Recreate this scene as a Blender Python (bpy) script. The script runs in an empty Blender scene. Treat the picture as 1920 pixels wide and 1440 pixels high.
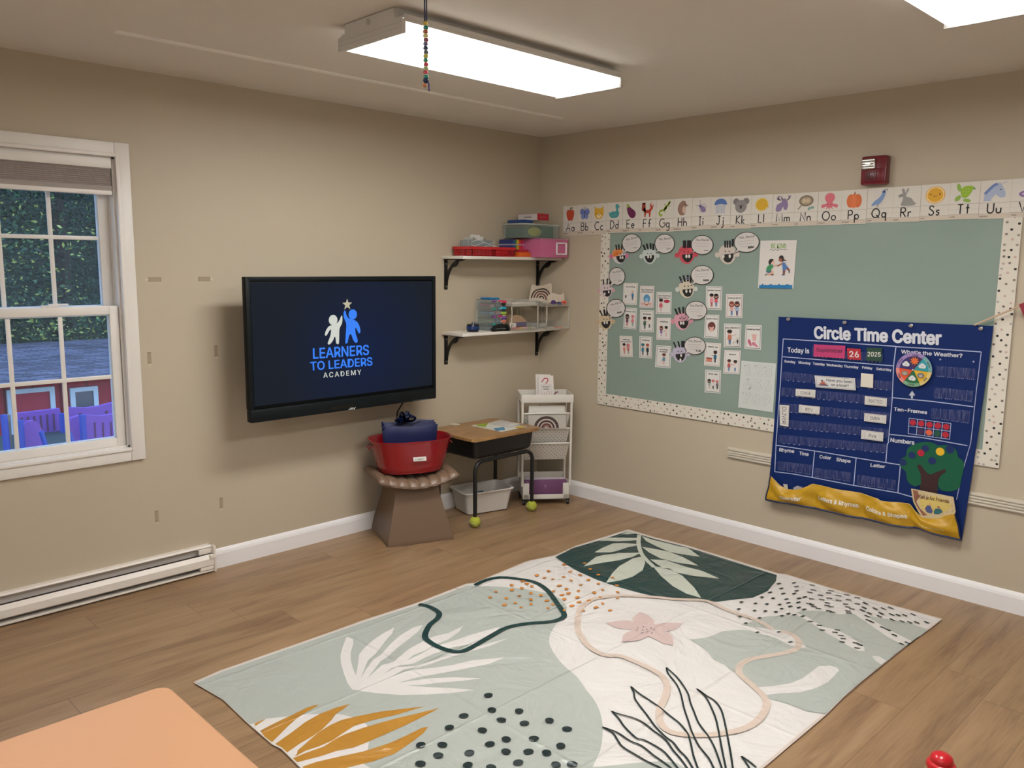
import bpy, bmesh, math, random, os
from mathutils import Vector, Matrix
rnd = random.Random(7)
SC = bpy.context.scene
COL = SC.collection
# ---------------------------------------------------------------- camera
F = 1548.12; YAW = math.radians(45.3452); PIT = math.radians(-8.20665); ROL = math.radians(.541014)
C0 = Vector((-4.2285, -4.0082, 1.57616))
_f = Vector((math.cos(YAW)*math.cos(PIT), math.sin(YAW)*math.cos(PIT), math.sin(PIT)))
_r = Vector((math.sin(YAW), -math.cos(YAW), 0)); _u = _r.cross(_f)
RT = _r*math.cos(ROL)+_u*math.sin(ROL); UP = -_r*math.sin(ROL)+_u*math.cos(ROL)
cam = bpy.data.objects.new('camera', bpy.data.cameras.new('camera')); COL.objects.link(cam)
M = Matrix((RT, UP, -_f)).transposed().to_4x4(); M.translation = C0
cam.matrix_world = M
cam.data.sensor_fit = 'HORIZONTAL'; cam.data.sensor_width = 36; cam.data.lens = F/1920*36
cam.data.clip_start = .05; cam.data.clip_end = 300
SC.camera = cam
SC.view_settings.view_transform = 'Standard'; SC.view_settings.look = 'None'
SC.view_settings.gamma = 1; SC.view_settings.use_curve_mapping = False

def hit(p, O, N):
    """point of the place measured from the photograph: where the sight line meets a real surface"""
    d = _f + RT*((p[0]-960)/F) - UP*((p[1]-720)/F)
    return C0 + d*((O-C0).dot(N)/d.dot(N))
def at(px, py, ax, v):
    N = Vector((0, 0, 0)); N[ax] = 1
    return hit((px, py), N*v, N)

# ---------------------------------------------------------------- materials
def lin(c):
    if isinstance(c, str):
        c = [int(c[i:i+2], 16)/255 for i in (0, 2, 4)]
    return tuple(x/12.92 if x <= .04045 else ((x+.055)/1.055)**2.4 for x in c)+(1,)
_M = {}
def mat(c, rough=.6, metal=0, spec=.5, bump=None, emit=0, alpha=1, trans=0, coat=0, var=None, key=''):
    """bump=(scale,strength,dist); var=(scale,amount) colour mottling"""
    k = (c if isinstance(c, str) else tuple(c), rough, metal, spec, bump, emit, alpha, trans, coat, var, key)
    if k in _M: return _M[k]
    m = bpy.data.materials.new('m_%s' % (c,)); m.use_nodes = True
    nt = m.node_tree; b = nt.nodes['Principled BSDF']
    L = lin(c)
    b.inputs['Base Color'].default_value = L
    b.inputs['Roughness'].default_value = rough; b.inputs['Metallic'].default_value = metal
    b.inputs['Specular IOR Level'].default_value = spec
    b.inputs['Alpha'].default_value = alpha; b.inputs['Transmission Weight'].default_value = trans
    b.inputs['Coat Weight'].default_value = coat
    if emit:
        b.inputs['Emission Color'].default_value = L; b.inputs['Emission Strength'].default_value = emit
    tc = None
    if bump or var:
        tc = nt.nodes.new('ShaderNodeTexCoord')
    if bump:
        n = nt.nodes.new('ShaderNodeTexNoise'); n.inputs['Scale'].default_value = bump[0]; n.inputs['Detail'].default_value = 3
        nt.links.new(tc.outputs['Object'], n.inputs['Vector'])
        bp = nt.nodes.new('ShaderNodeBump'); bp.inputs['Strength'].default_value = bump[1]; bp.inputs['Distance'].default_value = bump[2]
        nt.links.new(n.outputs['Fac'], bp.inputs['Height']); nt.links.new(bp.outputs['Normal'], b.inputs['Normal'])
    if var:
        n = nt.nodes.new('ShaderNodeTexNoise'); n.inputs['Scale'].default_value = var[0]; n.inputs['Detail'].default_value = 5
        nt.links.new(tc.outputs['Object'], n.inputs['Vector'])
        mx = nt.nodes.new('ShaderNodeMix'); mx.data_type = 'RGBA'
        mx.inputs['A'].default_value = tuple(v*(1-var[1]) for v in L[:3])+(1,)
        mx.inputs['B'].default_value = tuple(min(1, v*(1+var[1])) for v in L[:3])+(1,)
        nt.links.new(n.outputs['Fac'], mx.inputs['Factor']); nt.links.new(mx.outputs['Result'], b.inputs['Base Color'])
    _M[k] = m
    return m
def clear(tint='ffffff', a=.12, rough=.05, stripes=False):
    """thin clear plastic or glass: mostly see-through with a glossy, slightly tinted film"""
    k = ('clear', tint, a, rough, stripes)
    if k in _M: return _M[k]
    m = bpy.data.materials.new('clear_'+tint); m.use_nodes = True
    nt = m.node_tree; nt.nodes.clear()
    o = nt.nodes.new('ShaderNodeOutputMaterial'); t = nt.nodes.new('ShaderNodeBsdfTransparent')
    b = nt.nodes.new('ShaderNodeBsdfPrincipled'); mx = nt.nodes.new('ShaderNodeMixShader')
    b.inputs['Base Color'].default_value = lin(tint); b.inputs['Roughness'].default_value = rough
    mx.inputs[0].default_value = a
    nt.links.new(t.outputs[0], mx.inputs[1]); nt.links.new(b.outputs[0], mx.inputs[2]); nt.links.new(mx.outputs[0], o.inputs[0])
    if stripes:
        tc = nt.nodes.new('ShaderNodeTexCoord'); mp = nt.nodes.new('ShaderNodeMapping'); mp.inputs['Scale'].default_value = (20, 130, 12)
        n = nt.nodes.new('ShaderNodeTexNoise'); n.inputs['Scale'].default_value = 1.3; n.inputs['Detail'].default_value = 3
        bp = nt.nodes.new('ShaderNodeBump'); bp.inputs['Strength'].default_value = .8; bp.inputs['Distance'].default_value = .004
        r = nt.nodes.new('ShaderNodeMapRange'); r.inputs['From Min'].default_value = .4; r.inputs['From Max'].default_value = .65
        r.inputs['To Min'].default_value = a*.3; r.inputs['To Max'].default_value = a*1.9
        nt.links.new(tc.outputs['Object'], mp.inputs[0]); nt.links.new(mp.outputs[0], n.inputs[0])
        nt.links.new(n.outputs['Fac'], bp.inputs['Height']); nt.links.new(bp.outputs[0], b.inputs['Normal'])
        nt.links.new(n.outputs['Fac'], r.inputs[0]); nt.links.new(r.outputs[0], mx.inputs[0])
    _M[k] = m
    return m

# ---------------------------------------------------------------- meshes
ORG = {}
def org(o): return ORG.get(o.name, Vector((0, 0, 0))) if o else Vector((0, 0, 0))
class MB:
    def __init__(s): s.v = []; s.f = []; s.m = []; s.mi = []; s.sm = []
    def add(s, vs, fs, m, smooth=False):
        if m not in s.m: s.m.append(m)
        k = s.m.index(m); b = len(s.v)
        s.v += [Vector(q) for q in vs]
        for f in fs: s.f.append([b+i for i in f]); s.mi.append(k); s.sm.append(smooth)
        return s
    def box(s, x0, x1, y0, y1, z0, z1, m, bev=0, X=None, seg=2):
        """box between bounds; X = matrix applied after; bev = rounded edges"""
        if bev:
            bm = bmesh.new(); bmesh.ops.create_cube(bm, size=1)
            for q in bm.verts: q.co = Vector(((x0+x1)/2+q.co.x*(x1-x0), (y0+y1)/2+q.co.y*(y1-y0), (z0+z1)/2+q.co.z*(z1-z0)))
            bmesh.ops.bevel(bm, geom=bm.edges[:], offset=bev, segments=seg, affect='EDGES', profile=.5)
            bm.verts.index_update()
            vs = [q.co.copy() for q in bm.verts]; fs = [[q.index for q in f.verts] for f in bm.faces]; bm.free()
        else:
            vs = [Vector((x, y, z)) for x in (x0, x1) for y in (y0, y1) for z in (z0, z1)]
            fs = [(0, 1, 3, 2), (4, 6, 7, 5), (0, 4, 5, 1), (2, 3, 7, 6), (0, 2, 6, 4), (1, 5, 7, 3)]
        if X: vs = [X @ q for q in vs]
        return s.add(vs, fs, m, bool(bev))
    def tube(s, pts, r, m, n=10, cap=True, rs=None):
        pts = [Vector(p) for p in pts]; vs = []; fs = []
        t0 = (pts[1]-pts[0]).normalized(); a = Vector((0, 0, 1)) if abs(t0.z) < .9 else Vector((1, 0, 0))
        u = t0.cross(a).normalized()
        for i, p in enumerate(pts):
            t = (pts[min(i+1, len(pts)-1)]-pts[max(i-1, 0)]).normalized()
            u = (u-t*u.dot(t)).normalized(); w = t.cross(u); R = rs[i] if rs else r
            for k in range(n):
                A = 2*math.pi*k/n; vs.append(p+(u*math.cos(A)+w*math.sin(A))*R)
        for i in range(len(pts)-1):
            for k in range(n): fs.append((i*n+k, i*n+(k+1) % n, (i+1)*n+(k+1) % n, (i+1)*n+k))
        if cap: fs += [tuple(range(n))[::-1], tuple(range((len(pts)-1)*n, len(pts)*n))]
        return s.add(vs, fs, m, True)
    def lathe(s, prof, c, m, n=24, X=None, sx=1, sy=1):
        """prof = [(radius, z)] around the vertical through c"""
        c = Vector(c); vs = []; fs = []
        for R, z in prof:
            for k in range(n):
                A = 2*math.pi*k/n; vs.append(Vector((R*math.cos(A)*sx, R*math.sin(A)*sy, z)))
        for i in range(len(prof)-1):
            for k in range(n): fs.append((i*n+k, i*n+(k+1) % n, (i+1)*n+(k+1) % n, (i+1)*n+k))
        fs += [tuple(range(n))[::-1], tuple(range((len(prof)-1)*n, len(prof)*n))]
        vs = [(X @ q if X else q)+c for q in vs]
        return s.add(vs, fs, m, True)
    def ball(s, c, r, m, n=16, sz=1):
        return s.lathe([(max(1e-4, math.sin(math.pi*i/10))*r, -math.cos(math.pi*i/10)*r*sz) for i in range(11)], c, m, n)
    def prism(s, pts, d, m, bev=0):
        """closed outline (3D points) pushed along vector d"""
        pts = [Vector(p) for p in pts]; d = Vector(d); n = len(pts)
        vs = pts+[p+d for p in pts]
        fs = [list(range(n))[::-1], list(range(n, 2*n))]+[(i, (i+1) % n, n+(i+1) % n, n+i) for i in range(n)]
        return s.add(vs, fs, m)
    def grid(s, fn, nu, nv, m, smooth=True):
        vs = [fn(i/nu, j/nv) for i in range(nu+1) for j in range(nv+1)]
        fs = [(i*(nv+1)+j, (i+1)*(nv+1)+j, (i+1)*(nv+1)+j+1, i*(nv+1)+j+1) for i in range(nu) for j in range(nv)]
        return s.add(vs, fs, m, smooth)
    def build(s, name, parent=None, at0=None, fix=True, **tags):
        me = bpy.data.meshes.new(name)
        O = org(parent) if parent else (Vector(at0) if at0 is not None else s.base())
        me.from_pydata([tuple(q-O) for q in s.v], [], s.f)
        for m in s.m: me.materials.append(m)
        me.polygons.foreach_set('material_index', s.mi); me.polygons.foreach_set('use_smooth', s.sm)
        if fix:
            bm = bmesh.new(); bm.from_mesh(me); bmesh.ops.recalc_face_normals(bm, faces=bm.faces[:]); bm.to_mesh(me); bm.free()
        if any(s.sm): me.set_sharp_from_angle(angle=math.radians(40))
        me.update()
        o = bpy.data.objects.new(name, me); COL.objects.link(o)
        if parent: o.parent = parent
        else: o.location = O
        ORG[o.name] = O
        for k, q in tags.items(): o[k] = q
        return o
    def base(s):
        xs = [q.x for q in s.v]; ys = [q.y for q in s.v]; zs = [q.z for q in s.v]
        return Vector(((min(xs)+max(xs))/2, (min(ys)+max(ys))/2, min(zs)))
def thing(name, label, cat, loc, group=None):
    o = bpy.data.objects.new(name, None); COL.objects.link(o); o.location = loc; o.empty_display_size = .05
    ORG[o.name] = Vector(loc); o['label'] = label; o['category'] = cat
    if group: o['group'] = group
    return o
def tag(o, label, cat, group=None):
    o['label'] = label; o['category'] = cat
    if group: o['group'] = group
    return o
def frame(O, ang, lean=0):
    """local frame at O turned by ang about z: maps local (x right, y back, z up) to the room"""
    return Matrix.Translation(Vector(O)) @ Matrix.Rotation(ang, 4, 'Z') @ Matrix.Rotation(lean, 4, 'X')

# ---------------------------------------------------------------- lettering
def _font(n):
    try: return bpy.data.fonts.load(os.path.join(bpy.utils.system_resource('DATAFILES'), 'fonts', n))
    except Exception: return None
INTER = _font('Inter.woff2')
_T = {}
def glyphs(txt, bold=0, font='inter', space=1):
    """flat outline of a line of lettering: (verts2d, faces, x0, x1) with capital height 1"""
    k = (txt, bold, font, space)
    if k not in _T:
        def mk(t):
            c = bpy.data.curves.new('t', 'FONT'); c.body = t; c.size = 1; c.resolution_u = 3; c.space_character = space
            if font == 'inter' and INTER: c.font = INTER
            o = bpy.data.objects.new('t', c); COL.objects.link(o)
            dg = bpy.context.evaluated_depsgraph_get(); dg.update()
            me = bpy.data.meshes.new_from_object(o.evaluated_get(dg))
            vs = [(q.co.x, q.co.y) for q in me.vertices]; fs = [tuple(p.vertices) for p in me.polygons]
            bpy.data.objects.remove(o); bpy.data.curves.remove(c); bpy.data.meshes.remove(me)
            return vs, fs
        h = max(y for _, y in mk('H')[0]); vs, fs = mk(txt)
        vs = [(x/h, y/h) for x, y in vs]
        if bold:   # heavier weight: the outline struck again slightly to each side
            n = len(vs); K = 13 if bold > .06 else 7; sh = [(0, 0)]+[(bold*math.cos(2*math.pi*j/(K-1)), bold*.8*math.sin(2*math.pi*j/(K-1))) for j in range(K-1)]
            vs = [(x+a, y+d) for a, d in sh for x, y in vs]; fs = [tuple(i+k*n for i in f) for k in range(K) for f in fs]
        _T[k] = (vs, fs, min(x for x, _ in vs), max(x for x, _ in vs))
    return _T[k]

def lift(i, n, bold):
    K = 13 if bold > .06 else 7
    return (i*K//n)*4e-5 if bold else 0

class Art:
    """a flat printed thing on the plane through O with axes U (right), V (up), N (towards the room)"""
    STEP = .0003
    def __init__(s, O, U, V, warp=None, rough=.65):
        s.O = Vector(O); s.U = Vector(U).normalized(); s.V = Vector(V).normalized(); s.N = s.U.cross(s.V).normalized()
        s.b = MB(); s.w = 0; s.warp = warp; s.rough = rough
    def uv(s, p):
        q = hit(p, s.O+s.N*s.w, s.N)-s.O
        return (q.dot(s.U), q.dot(s.V))
    def P(s, u, v, w=None):
        w = s.w if w is None else w
        if s.warp: w += s.warp(u, v)
        return s.O+s.U*u+s.V*v+s.N*w
    def M(s, c): return mat(c, s.rough) if isinstance(c, (str, tuple)) else c
    def up(s, d=None): s.w += d or s.STEP; return s
    def slab(s, pts, t, c):
        """the sheet itself: outline with thickness"""
        n = len(pts); s.b.add([s.P(u, v) for u, v in pts]+[s.P(u, v, s.w+t) for u, v in pts],
            [list(range(n))[::-1], list(range(n, 2*n))]+[(i, (i+1) % n, n+(i+1) % n, n+i) for i in range(n)], s.M(c))
        s.w += t+s.STEP; return s
    def poly(s, pts, c, up=True):
        if up: s.w += s.STEP
        s.b.add([s.P(u, v) for u, v in pts], [list(range(len(pts)))], s.M(c)); return s
    def rect(s, u0, v0, u1, v1, c, up=True): return s.poly([(u0, v0), (u1, v0), (u1, v1), (u0, v1)], c, up)
    def ell(s, u, v, ru, rv, c, rot=0, n=20, up=True, a0=0, a1=360):
        ca, sa = math.cos(rot), math.sin(rot); pts = []
        full = a1-a0 >= 360
        for i in range(n if full else n+1):
            A = math.radians(a0+(a1-a0)*i/n); x, y = ru*math.cos(A), rv*math.sin(A); pts.append((u+x*ca-y*sa, v+x*sa+y*ca))
        return s.poly(pts, c, up)
    def line(s, pts, wd, c, up=True, closed=False, ws=None):
        if up: s.w += s.STEP
        pts = [Vector((p[0], p[1])) for p in pts]
        if closed: pts = pts+[pts[0], pts[1]]
        if s.warp and not ws:
            q = []
            for a, b in zip(pts, pts[1:]):
                k = max(1, int((b-a).length/.03)); q += [a+(b-a)*(i/k) for i in range(k)]
            pts = q+[pts[-1]]
        L = []; R = []
        for i, p in enumerate(pts):
            t = pts[min(i+1, len(pts)-1)]-pts[max(i-1, 0)]
            if t.length < 1e-9: t = Vector((1, 0))
            t.normalize(); n = Vector((-t.y, t.x)); h = (ws[i] if ws else wd)/2
            L.append(p+n*h); R.append(p-n*h)
        vs = [s.P(*q) for q in L]+[s.P(*q) for q in R]; k = len(pts)
        s.b.add(vs, [(i, i+1, k+i+1, k+i) for i in range(k-1)], s.M(c)); return s
    def text(s, t, u, v, h, c, bold=.02, align='c', rot=0, font='inter', width=None, space=1, up=True):
        if up: s.w += s.STEP
        vs, fs, x0, x1 = glyphs(t, bold, font, space)
        sx = h if width is None else width/(x1-x0)
        off = {'l': x0, 'c': (x0+x1)/2, 'r': x1}[align]; ca, sa = math.cos(rot), math.sin(rot)
        out = []
        for i, (x, y) in enumerate(vs):
            X, Y = (x-off)*sx, y*h; out.append(s.P(u+X*ca-Y*sa, v+X*sa+Y*ca, s.w+lift(i, len(vs), bold)))
        s.b.add(out, fs, s.M(c)); return s
    # the same, measured on the photograph and carried onto the surface
    def ppoly(s, pts, c, up=True): return s.poly([s.uv(p) for p in pts], c, up)
    def pslab(s, pts, t, c): return s.slab([s.uv(p) for p in pts], t, c)
    def pline(s, pts, wd, c, up=True, closed=False, ws=None): return s.line([s.uv(p) for p in pts], wd, c, up, closed, ws)
    def pell(s, p, ru, rv, c, rot=0, up=True, n=20):
        u, v = s.uv(p); return s.ell(u, v, ru, rv, c, rot, n, up)
    def ptext(s, t, bl, br, tl, c, bold=.02, font='inter', space=1, up=True):
        if up: s.w += s.STEP
        a, b, d = [Vector(s.uv(p)) for p in (bl, br, tl)]
        vs, fs, x0, x1 = glyphs(t, bold, font, space)
        s.b.add([s.P(*(a+(b-a)*((x-x0)/(x1-x0))+(d-a)*y), s.w+lift(i, len(vs), bold)) for i, (x, y) in enumerate(vs)], fs, s.M(c)); return s
    def build(s, name, parent=None, **k): return s.b.build(name, parent, fix=False, **k)
RW = dict(U=(0, -1, 0), V=(0, 0, 1))   # on the right wall
LW = dict(U=(1, 0, 0), V=(0, 0, 1))    # on the left wall
def smooth(pts, n=5, closed=False):
    """Catmull-Rom through 2D points"""
    out = []; N = len(pts); rng = range(N if closed else N-1)
    for i in rng:
        p = [Vector(pts[(i+k-1) % N] if closed else pts[max(0, min(N-1, i+k-1))]) for k in range(4)]
        for j in range(n):
            t = j/n
            out.append(tuple(.5*((2*p[1])+(p[2]-p[0])*t+(2*p[0]-5*p[1]+4*p[2]-p[3])*t*t+(3*p[1]-p[0]-3*p[2]+p[3])*t**3)))
    if not closed: out.append(tuple(pts[-1]))
    return out
# ================================================================ SETTING
H = 2.44; X0 = -6.2; Y0 = -5.8
def struct(o): o['kind'] = 'structure'; return o
def node_mat(name, build):
    m = bpy.data.materials.new(name); m.use_nodes = True; build(m.node_tree, m.node_tree.nodes['Principled BSDF']); return m
def _math(nt, op, a, b=None):
    n = nt.nodes.new('ShaderNodeMath'); n.operation = op
    for i, v in enumerate((a, b)):
        if v is None: continue
        if isinstance(v, (int, float)): n.inputs[i].default_value = v
        else: nt.links.new(v, n.inputs[i])
    return n.outputs[0]
def _ramp(nt, fac, stops):
    r = nt.nodes.new('ShaderNodeValToRGB'); nt.links.new(fac, r.inputs[0]); e = r.color_ramp.elements
    while len(e) < len(stops): e.new(.5)
    for q, (p, c) in zip(e, stops): q.position = p; q.color = lin(c)
    return r.outputs[0]
def _floor(nt, b):
    g = nt.nodes.new('ShaderNodeNewGeometry'); s = nt.nodes.new('ShaderNodeSeparateXYZ'); nt.links.new(g.outputs['Position'], s.inputs[0])
    W, Ln = .178, 1.22
    row = _math(nt, 'FLOOR', _math(nt, 'DIVIDE', s.outputs['Y'], W))
    wn = nt.nodes.new('ShaderNodeTexWhiteNoise'); wn.noise_dimensions = '1D'; nt.links.new(row, wn.inputs['W'])
    xs = _math(nt, 'ADD', _math(nt, 'DIVIDE', s.outputs['X'], Ln), _math(nt, 'MULTIPLY', wn.outputs[0], 7.3))
    pid = _math(nt, 'FLOOR', xs)
    cb = nt.nodes.new('ShaderNodeCombineXYZ'); nt.links.new(row, cb.inputs[0]); nt.links.new(pid, cb.inputs[1])
    w2 = nt.nodes.new('ShaderNodeTexWhiteNoise'); w2.noise_dimensions = '2D'; nt.links.new(cb.outputs[0], w2.inputs['Vector'])
    # grain: stretched along the plank, shifted per plank
    c2 = nt.nodes.new('ShaderNodeCombineXYZ')
    nt.links.new(_math(nt, 'ADD', s.outputs['X'], _math(nt, 'MULTIPLY', w2.outputs['Value'], 37)), c2.inputs[0])
    nt.links.new(s.outputs['Y'], c2.inputs[1]); nt.links.new(_math(nt, 'MULTIPLY', w2.outputs['Value'], 11), c2.inputs[2])
    mp = nt.nodes.new('ShaderNodeMapping'); mp.inputs['Scale'].default_value = (1.1, 9, 1); nt.links.new(c2.outputs[0], mp.inputs[0])
    n1 = nt.nodes.new('ShaderNodeTexNoise'); n1.inputs['Scale'].default_value = 1.6; n1.inputs['Detail'].default_value = 6; n1.inputs['Distortion'].default_value = .6
    nt.links.new(mp.outputs[0], n1.inputs['Vector'])
    mp2 = nt.nodes.new('ShaderNodeMapping'); mp2.inputs['Scale'].default_value = (6, 90, 1); nt.links.new(c2.outputs[0], mp2.inputs[0])
    n2 = nt.nodes.new('ShaderNodeTexNoise'); n2.inputs['Scale'].default_value = 1.4; n2.inputs['Detail'].default_value = 4
    nt.links.new(mp2.outputs[0], n2.inputs['Vector'])
    f = _math(nt, 'ADD', _math(nt, 'ADD', _math(nt, 'MULTIPLY', n1.outputs['Fac'], .80), _math(nt, 'MULTIPLY', n2.outputs['Fac'], .34)), _math(nt, 'MULTIPLY', w2.outputs['Value'], .13))
    col = _ramp(nt, f, [(.30, '5f4833'), (.48, '80644a'), (.62, '937657'), (.85, 'a38565')])
    # seams
    fy = _math(nt, 'FRACT', _math(nt, 'DIVIDE', s.outputs['Y'], W)); fx = _math(nt, 'FRACT', xs)
    def edge(fr, wd):
        a = _math(nt, 'LESS_THAN', fr, wd); c = _math(nt, 'GREATER_THAN', fr, 1-wd); return _math(nt, 'MAXIMUM', a, c)
    e = _math(nt, 'MAXIMUM', edge(fy, .006), edge(fx, .0012))
    mx = nt.nodes.new('ShaderNodeMix'); mx.data_type = 'RGBA'; mx.inputs['B'].default_value = lin('5e4a38')
    nt.links.new(_math(nt, 'MULTIPLY', e, .7), mx.inputs['Factor']); nt.links.new(col, mx.inputs['A'])
    nt.links.new(mx.outputs['Result'], b.inputs['Base Color'])
    b.inputs['Roughness'].default_value = .34; b.inputs['Specular IOR Level'].default_value = .45
    bp = nt.nodes.new('ShaderNodeBump'); bp.inputs['Strength'].default_value = .12; bp.inputs['Distance'].default_value = .004
    nt.links.new(f, bp.inputs['Height']); nt.links.new(bp.outputs[0], b.inputs['Normal'])
M_floor = node_mat('plank_floor', _floor)
WALLC = 'bdb09a'
M_wall = mat(WALLC, .55, bump=(260, .05, .001), var=(2.2, .02))
M_ceil = mat('e4ddd3', .8, bump=(55, .35, .003))
M_ceil2 = mat('e4ddd3', .85, bump=(170, .8, .004), key='edge')
M_white = mat('e4dfd8', .38, bump=(30, .03, .002))
M_trim = mat('eceaea', .35)
# openings of the two windows on the left wall (x0, x1, z0, z1)
WZ0, WZ1 = .700, 2.045
OP = [(-3.545, -2.815), (-5.345, -4.615)]
b = MB(); b.box(X0, 0, Y0, 0, -.12, 0, M_floor); struct(b.build('floor'))
b = MB(); b.box(X0, 0, Y0, -.60, H, H+.1, M_ceil); b.box(X0, 0, -.60, 0, H, H+.1, M_ceil2); struct(b.build('ceiling'))
b = MB()
xs = [X0, OP[1][0], OP[1][1], OP[0][0], OP[0][1], .12]
for i in range(0, 5, 2): b.box(xs[i], xs[i+1], 0, .12, -.12, H+.1, M_wall)
for i in (1, 3):
    b.box(xs[i], xs[i+1], 0, .12, -.12, WZ0, M_wall); b.box(xs[i], xs[i+1], 0, .12, WZ1, H+.1, M_wall)
struct(b.build('wall_left'))
b = MB(); b.box(0, .12, Y0, 0, -.12, H+.1, M_wall); struct(b.build('wall_right'))
NO = (-4.9, -3.1, .75, 2.1)   # the opening behind the photographer that lets daylight onto the right wall
b = MB(); b.box(X0-.12, X0, Y0, NO[0], -.12, H+.1, M_wall); b.box(X0-.12, X0, NO[1], .12, -.12, H+.1, M_wall); b.box(X0-.12, X0, NO[0], NO[1], -.12, NO[2], M_wall); b.box(X0-.12, X0, NO[0], NO[1], NO[3], H+.1, M_wall); struct(b.build('wall_near'))
b = MB()
for q in ((NO[0]-.06, NO[0], NO[2]-.06, NO[3]+.06), (NO[1], NO[1]+.06, NO[2]-.06, NO[3]+.06), (NO[0], NO[1], NO[3], NO[3]+.06), (NO[0], NO[1], NO[2]-.06, NO[2]), ((NO[0]+NO[1])/2-.03, (NO[0]+NO[1])/2+.03, NO[2], NO[3])): b.box(X0, X0+.02, q[0], q[1], q[2], q[3], M_white)
struct(b.build('window_3'))
b = MB(); b.box(X0-.12, .12, Y0-.12, Y0, -.12, H+.1, M_wall); struct(b.build('wall_back'))
def baseboard(name, p0, p1, n):
    """moulded skirting from p0 to p1, n = direction into the room"""
    prof = [(0, 0), (.016, 0), (.016, .075), (.012, .088), (.006, .098), (0, .102)]
    p0, p1, n = Vector(p0), Vector(p1), Vector(n); Q = [p0+n*d+Vector((0, 0, z)) for d, z in prof]
    m = MB(); m.prism(Q, p1-p0, M_trim); return struct(m.build(name))
baseboard('baseboard_left', (-2.452, -.001, 0), (-.002, -.001, 0), (0, -1, 0))
baseboard('baseboard_right', (-.001, -.018, 0), (-.001, Y0, 0), (-1, 0, 0))
# thin raised seam along the ceiling
b = MB(); b.box(-3.0, -.47, -.622, -.592, H-.006, H, mat('f6f2ea', .6)); struct(b.build('trim_1'))
# ribbed raceway on the right wall behind the chart
b = MB(); R = mat('cfc6b6', .5)
b.box(-.010, 0, -3.6, -1.538, .474, .536, R)
for z in (.478, .492, .506, .520): b.box(-.017, -.009, -3.6, -1.538, z, z+.009, R, bev=.002)
struct(b.build('trim_2'))

def window(name, x0, x1, visible):
    W = M_white
    c = MB(); t = .018
    # picture-frame casing with a stepped moulding
    for (a0, a1, z0, z1) in ((x0-.062, x0+.004, WZ0-.062, WZ1+.062), (x1-.004, x1+.062, WZ0-.062, WZ1+.062),
                             (x0+.004, x1-.004, WZ1-.004, WZ1+.062), (x0+.004, x1-.004, WZ0-.062, WZ0+.004)):
        c.box(a0, a1, -t, 0, z0, z1, W, bev=.004)
    for (a0, a1, z0, z1) in ((x0-.012, x0+.004, WZ0-.012, WZ1+.012), (x1-.004, x1+.012, WZ0-.012, WZ1+.012),
                             (x0+.004, x1-.004, WZ1-.004, WZ1+.012), (x0+.004, x1-.004, WZ0-.012, WZ0+.004)):
        c.box(a0, a1, -t-.008, -t+.004, z0, z1, W, bev=.003)
    w = struct(c.build(name))
    j = MB()   # jamb liner with its tracks
    for a0, a1 in ((x0, x0+.014), (x1-.014, x1)): j.box(a0, a1, 0, .115, WZ0, WZ1, W)
    j.box(x0, x1, 0, .115, WZ1-.012, WZ1, W); j.box(x0, x1, 0, .115, WZ0, WZ0+.012, W)
    for a0, a1 in ((x0+.014, x0+.020), (x1-.020, x1-.014)): j.box(a0, a1, .047, .053, WZ0, WZ1, W)
    j.build('window_jamb', w)
    gl = clear('9fb4c4', .07, .02)
    blue = mat('cfdff0', .3)
    def sash(y0, y1, z0, z1, st, rb, rt):
        s = MB(); a0, a1 = x0+.016, x1-.016
        s.box(a0, a0+st, y0, y1, z0, z1, W, bev=.003); s.box(a1-st, a1, y0, y1, z0, z1, W, bev=.003)
        s.box(a0+st-.001, a1-st+.001, y0+.0006, y1-.0006, z0, z0+rb, W, bev=.003); s.box(a0+st-.001, a1-st+.001, y0+.0006, y1-.0006, z1-rt, z1, W, bev=.003)
        o = s.build('sash', w)
        g0, g1, h0, h1 = a0+st, a1-st, z0+rb, z1-rt; ym = (y0+y1)/2
        k = MB()  # glazing bead
        for q in ((g0-.002, g0+.005, h0, h1), (g1-.005, g1+.002, h0, h1), (g0, g1, h0-.002, h0+.005), (g0, g1, h1-.005, h1+.002)):
            k.box(q[0], q[1], ym-.006, ym+.012, q[2], q[3], blue)
        k.build('glazing_bead', o)
        k = MB()
        for i in (1, 2): k.box(g0+(g1-g0)*i/3-.009, g0+(g1-g0)*i/3+.009, ym-.005, ym+.005, h0, h1, W, bev=.002)
        k.box(g0, g1, ym-.0055, ym+.0055, (h0+h1)/2-.009, (h0+h1)/2+.009, W, bev=.002)
        k.build('muntin_grid', o)
        k = MB(); k.box(g0, g1, ym+.007, ym+.010, h0, h1, gl); k.build('pane', o)
    sash(.055, .085, 1.335, WZ1-.012, .048, .035, .045)
    sash(.012, .042, WZ0+.012, 1.372, .040, .040, .040)
    k = MB(); k.box((x0+x1)/2+.03, (x0+x1)/2+.10, .012, .045, 1.372, 1.380, W, bev=.002); k.box((x0+x1)/2+.06, (x0+x1)/2+.14, .018, .036, 1.378, 1.386, W, bev=.002)
    k.build('sash_lock', w)
    return w
window('window_1', OP[0][0], OP[0][1], True)
window('window_2', OP[1][0], OP[1][1], False)

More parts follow.
